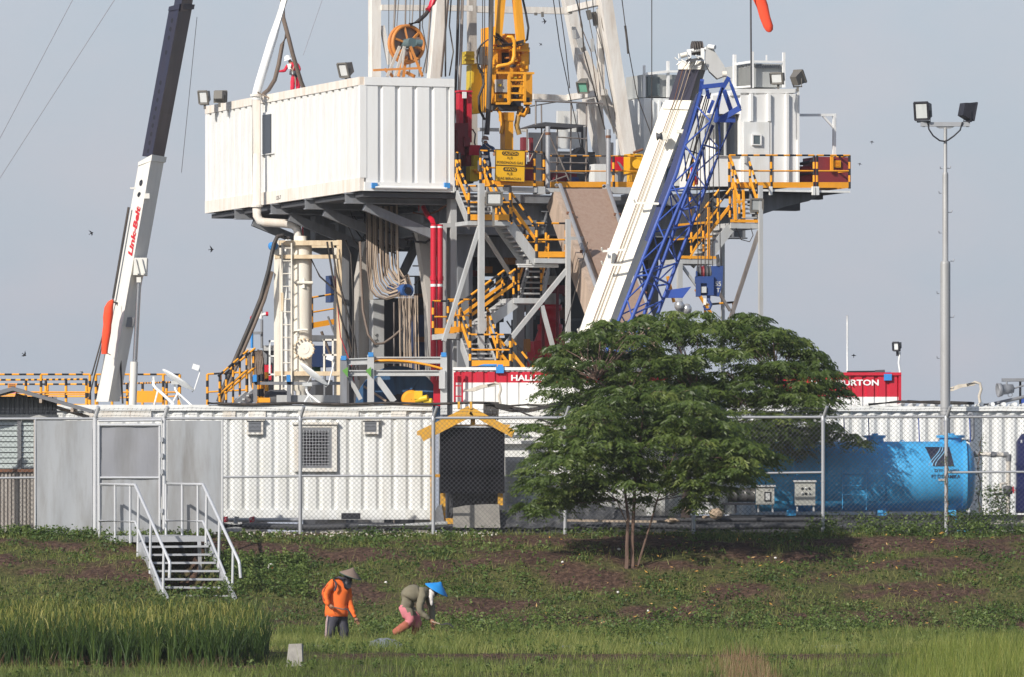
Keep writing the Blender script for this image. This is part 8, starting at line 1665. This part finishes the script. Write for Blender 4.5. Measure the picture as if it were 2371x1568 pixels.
# roughneck behind the sign
zf_ = RP(1125, 0, 1.0); YB2 = zf_.y; B_ = lambda u, v, dy=0.: P(u, v, YB2+dy); fv = HV-(ZF-CH)*F/YB2; DBC = paint('navy_coverall', (.02, .045, .11), .85, dirt=.3, streak=False)
nodes = {'pelvis': ('', B_(1127, 372), (.10, .085), 0), 'chest': ('pelvis', B_(1126, 350), (.12, .095), 0), 'upper': ('chest', B_(1125, 338), (.085, .075), 0), 'neck': ('upper', B_(1124, 331), .042, 1), 'head': ('neck', B_(1123, 325), .062, 1), 'shl': ('upper', B_(1116, 340, -.03), .05, 0), 'ell': ('shl', B_(1110, 352, -.08), .042, 0), 'wrl': ('ell', B_(1116, 360, -.15), .03, 0), 'hal': ('wrl', B_(1120, 360, -.17), .024, 1),
    'shr': ('upper', B_(1134, 340, -.02), .05, 0), 'elr': ('shr', B_(1142, 345, -.10), .044, 0), 'wrr': ('elr', B_(1144, 352, -.2), .032, 0), 'har': ('wrr', B_(1144, 356, -.22), .025, 1), 'hipl': ('pelvis', B_(1122, 380), .075, 0), 'knl': ('hipl', B_(1121, 408), .06, 0), 'anl': ('knl', B_(1121, fv-6), .045, 0), 'ftl': ('anl', B_(1118, fv-3, -.05), .035, 2), 'hipr': ('pelvis', B_(1132, 380), .075, 0), 'knr': ('hipr', B_(1133, 408), .06, 0), 'anr': ('knr', B_(1133, fv-6), .045, 0), 'ftr': ('anr', B_(1131, fv-3, -.05), .035, 2)}
def ex4(mb): hand(mb, B_(1117, 360, -.16), Vector((.8, -.4, .1)), UP, .75, .7, 1); hand(mb, B_(1144, 354, -.21), Vector((0, -.3, -.9)), Vector((1, 0, 0)), .75, .6, 1)
f4 = figure('person', 'worker in a dark blue coverall half hidden left of the yellow warning sign', B_(1127, fv), nodes, [DBC, SK, BK], ex4, fold=.008)
MB().lathe(B_(1123, 323), Vector((.1, -.1, 1)), [(.10, -.012), (.085, .01), (.08, .05), (.05, .08), (.001, .09)], 18).build('hard_hat', paint('brown_helmet', (.22, .13, .09), .6, dirt=.4), f4)
MB().path([B_(1114, 326, -.1), B_(1126, 338, -.14), B_(1144, 352, -.2)], .014, n=5).build('harness_strap', TAN, f4)
# ------------------------------------------------------------------ small things in the field
ms = MB(); ms.hexa([P(u, v, y) for u, v, y in ((662, 1546, 135.6), (700, 1546, 135.6), (702, 1546, 135.9), (666, 1546, 135.9), (668, 1491, 135.62), (698, 1490, 135.62), (702, 1492, 135.85), (672, 1493, 135.85))])
bm_ = ms.build('marker_stone', CONC, label='grey concrete marker stone standing in the grass right of the rice', cat='marker stone')
def film(pts, label, cr=.05, mat=PLS, name='plastic_sheet', hump=.0):
    (u0, u1, y0, y1) = pts; nx, ny = 22, 9; vs = []; fs = []
    for j in range(ny+1):
        for i in range(nx+1):
            y = y0+(y1-y0)*j/ny; x = ((u0+(u1-u0)*i/nx)-CU)*y/F; y += .12*math.sin(i*.9+u0)+random.uniform(-.03, .03); ed = math.sin(math.pi*i/nx)*math.sin(math.pi*(j+.5)/(ny+1))
            vs.append(Vector((x, y, gz1(x, y)+.015+abs(cr*math.sin(i*1.1+j*.7)*math.sin(j*1.3+i*.37))+hump*ed+random.uniform(0, cr*.3))))
    for j in range(ny):
        for i in range(nx): q = j*(nx+1)+i; fs.append((q, q+1, q+nx+2, q+nx+1))
    MB().add(vs, fs, 0, True).build(name, mat, label=label, cat='plastic sheet', group='plastic sheets in the field')
film((836, 940, 143.4, 145.8), 'crumpled grey plastic sheet humped in the grass below the farmers', .025, hump=.17)
film((836, 880, 143.0, 144.0), 'torn silvery edge of plastic beside the crumpled grey sheet', .05, SIL)
film((996, 1075, 142.6, 143.8), 'flat grey plastic strip right of the crumpled sheet', .04, hump=.05); film((1420, 1560, 145.2, 146.1), 'faint grey plastic strip in the field below the front tree', .03, hump=.03); film((1880, 1990, 143, 143.9), 'grey plastic strip above the bare earth ridge at right', .03, hump=.04); film((2120, 2300, 149.5, 150.4), 'grey plastic strip in the grass at far right', .03, hump=.03); film((1290, 1330, 142.2, 143.), 'short grey plastic strip above the earth ridge at centre', .03, hump=.04); film((690, 760, 143.5, 144.4), 'thin grey plastic strip just right of the rice', .02, hump=.04)
lb_ = thing('litter_bag', (P(627, 1300, 158.6).x, 158.6, gz1(P(627, 1300, 158.6).x, 158.6)), 'crumpled white and red litter bag on the bank right of the steps', 'litter')
mb = MB(); c_ = Vector(lb_.location)+UP*.06; mb.ell(c_, .07, .05, .08, 0, 9, 6); mb.ell(c_+Vector((.03, -.02, -.03)), .06, .04, .03, 0, 8, 5)
for q in mb.v: q += Vector((random.uniform(-1, 1), random.uniform(-1, 1), random.uniform(-1, 1)))*.012
mb.build('bag', paint('litter_white', (.75, .72, .68), .6, dirt=.2, streak=False), lb_); MB().ell(c_+Vector((.02, -.05, .0)), .05, .02, .05, 0, 8, 5).build('red_print', RD, lb_)
for k, (u, v, y, lb) in enumerate(((1302, 1318, 158.3, 'just left of the front tree foot'), (1430, 1356, 156.9, 'below the front tree foot'), (893, 1330, 157.7, 'above the person in orange, to the right'), (1500, 1398, 155.6, 'in the bare soil below the front tree'), (1795, 1290, 159, 'on the shaded bank right of the front tree'), (1432, 1275, 159.6, 'beside the left stem of the front tree'))):
    x = P(u, v, y).x; mb = MB(); mb.ell((x, y, gz1(x, y)+.09), .035, .03, .022, 0, 7, 4)
    for q in mb.v: q += Vector((random.uniform(-1, 1), random.uniform(-1, 1), random.uniform(-1, 1)))*.008
    mb.build('litter_scrap', paint('litter_white', (.75, .72, .68)), label='small white scrap of litter, the one '+lb, cat='litter', group='white scraps of litter on the bank')

# ------------------------------------------------------------------ light humid haze over the site
hz = MB().box((0, 145, 14.), (420, 340, 33.4)).build('haze', paint('haze_placeholder', (1, 1, 1)), kind='stuff', label='thin pale haze over the whole site', cat='haze')
hm_, t = _new('thin_haze'); o_ = t.nodes.new('ShaderNodeOutputMaterial'); pv_ = t.nodes.new('ShaderNodeVolumePrincipled'); pv_.inputs['Density'].default_value = .00014; pv_.inputs['Color'].default_value = (.93, .96, 1, 1); pv_.inputs['Anisotropy'].default_value = 0.0
t.links.new(pv_.outputs[0], o_.inputs['Volume']); hz.data.materials.clear(); hz.data.materials.append(hm_)
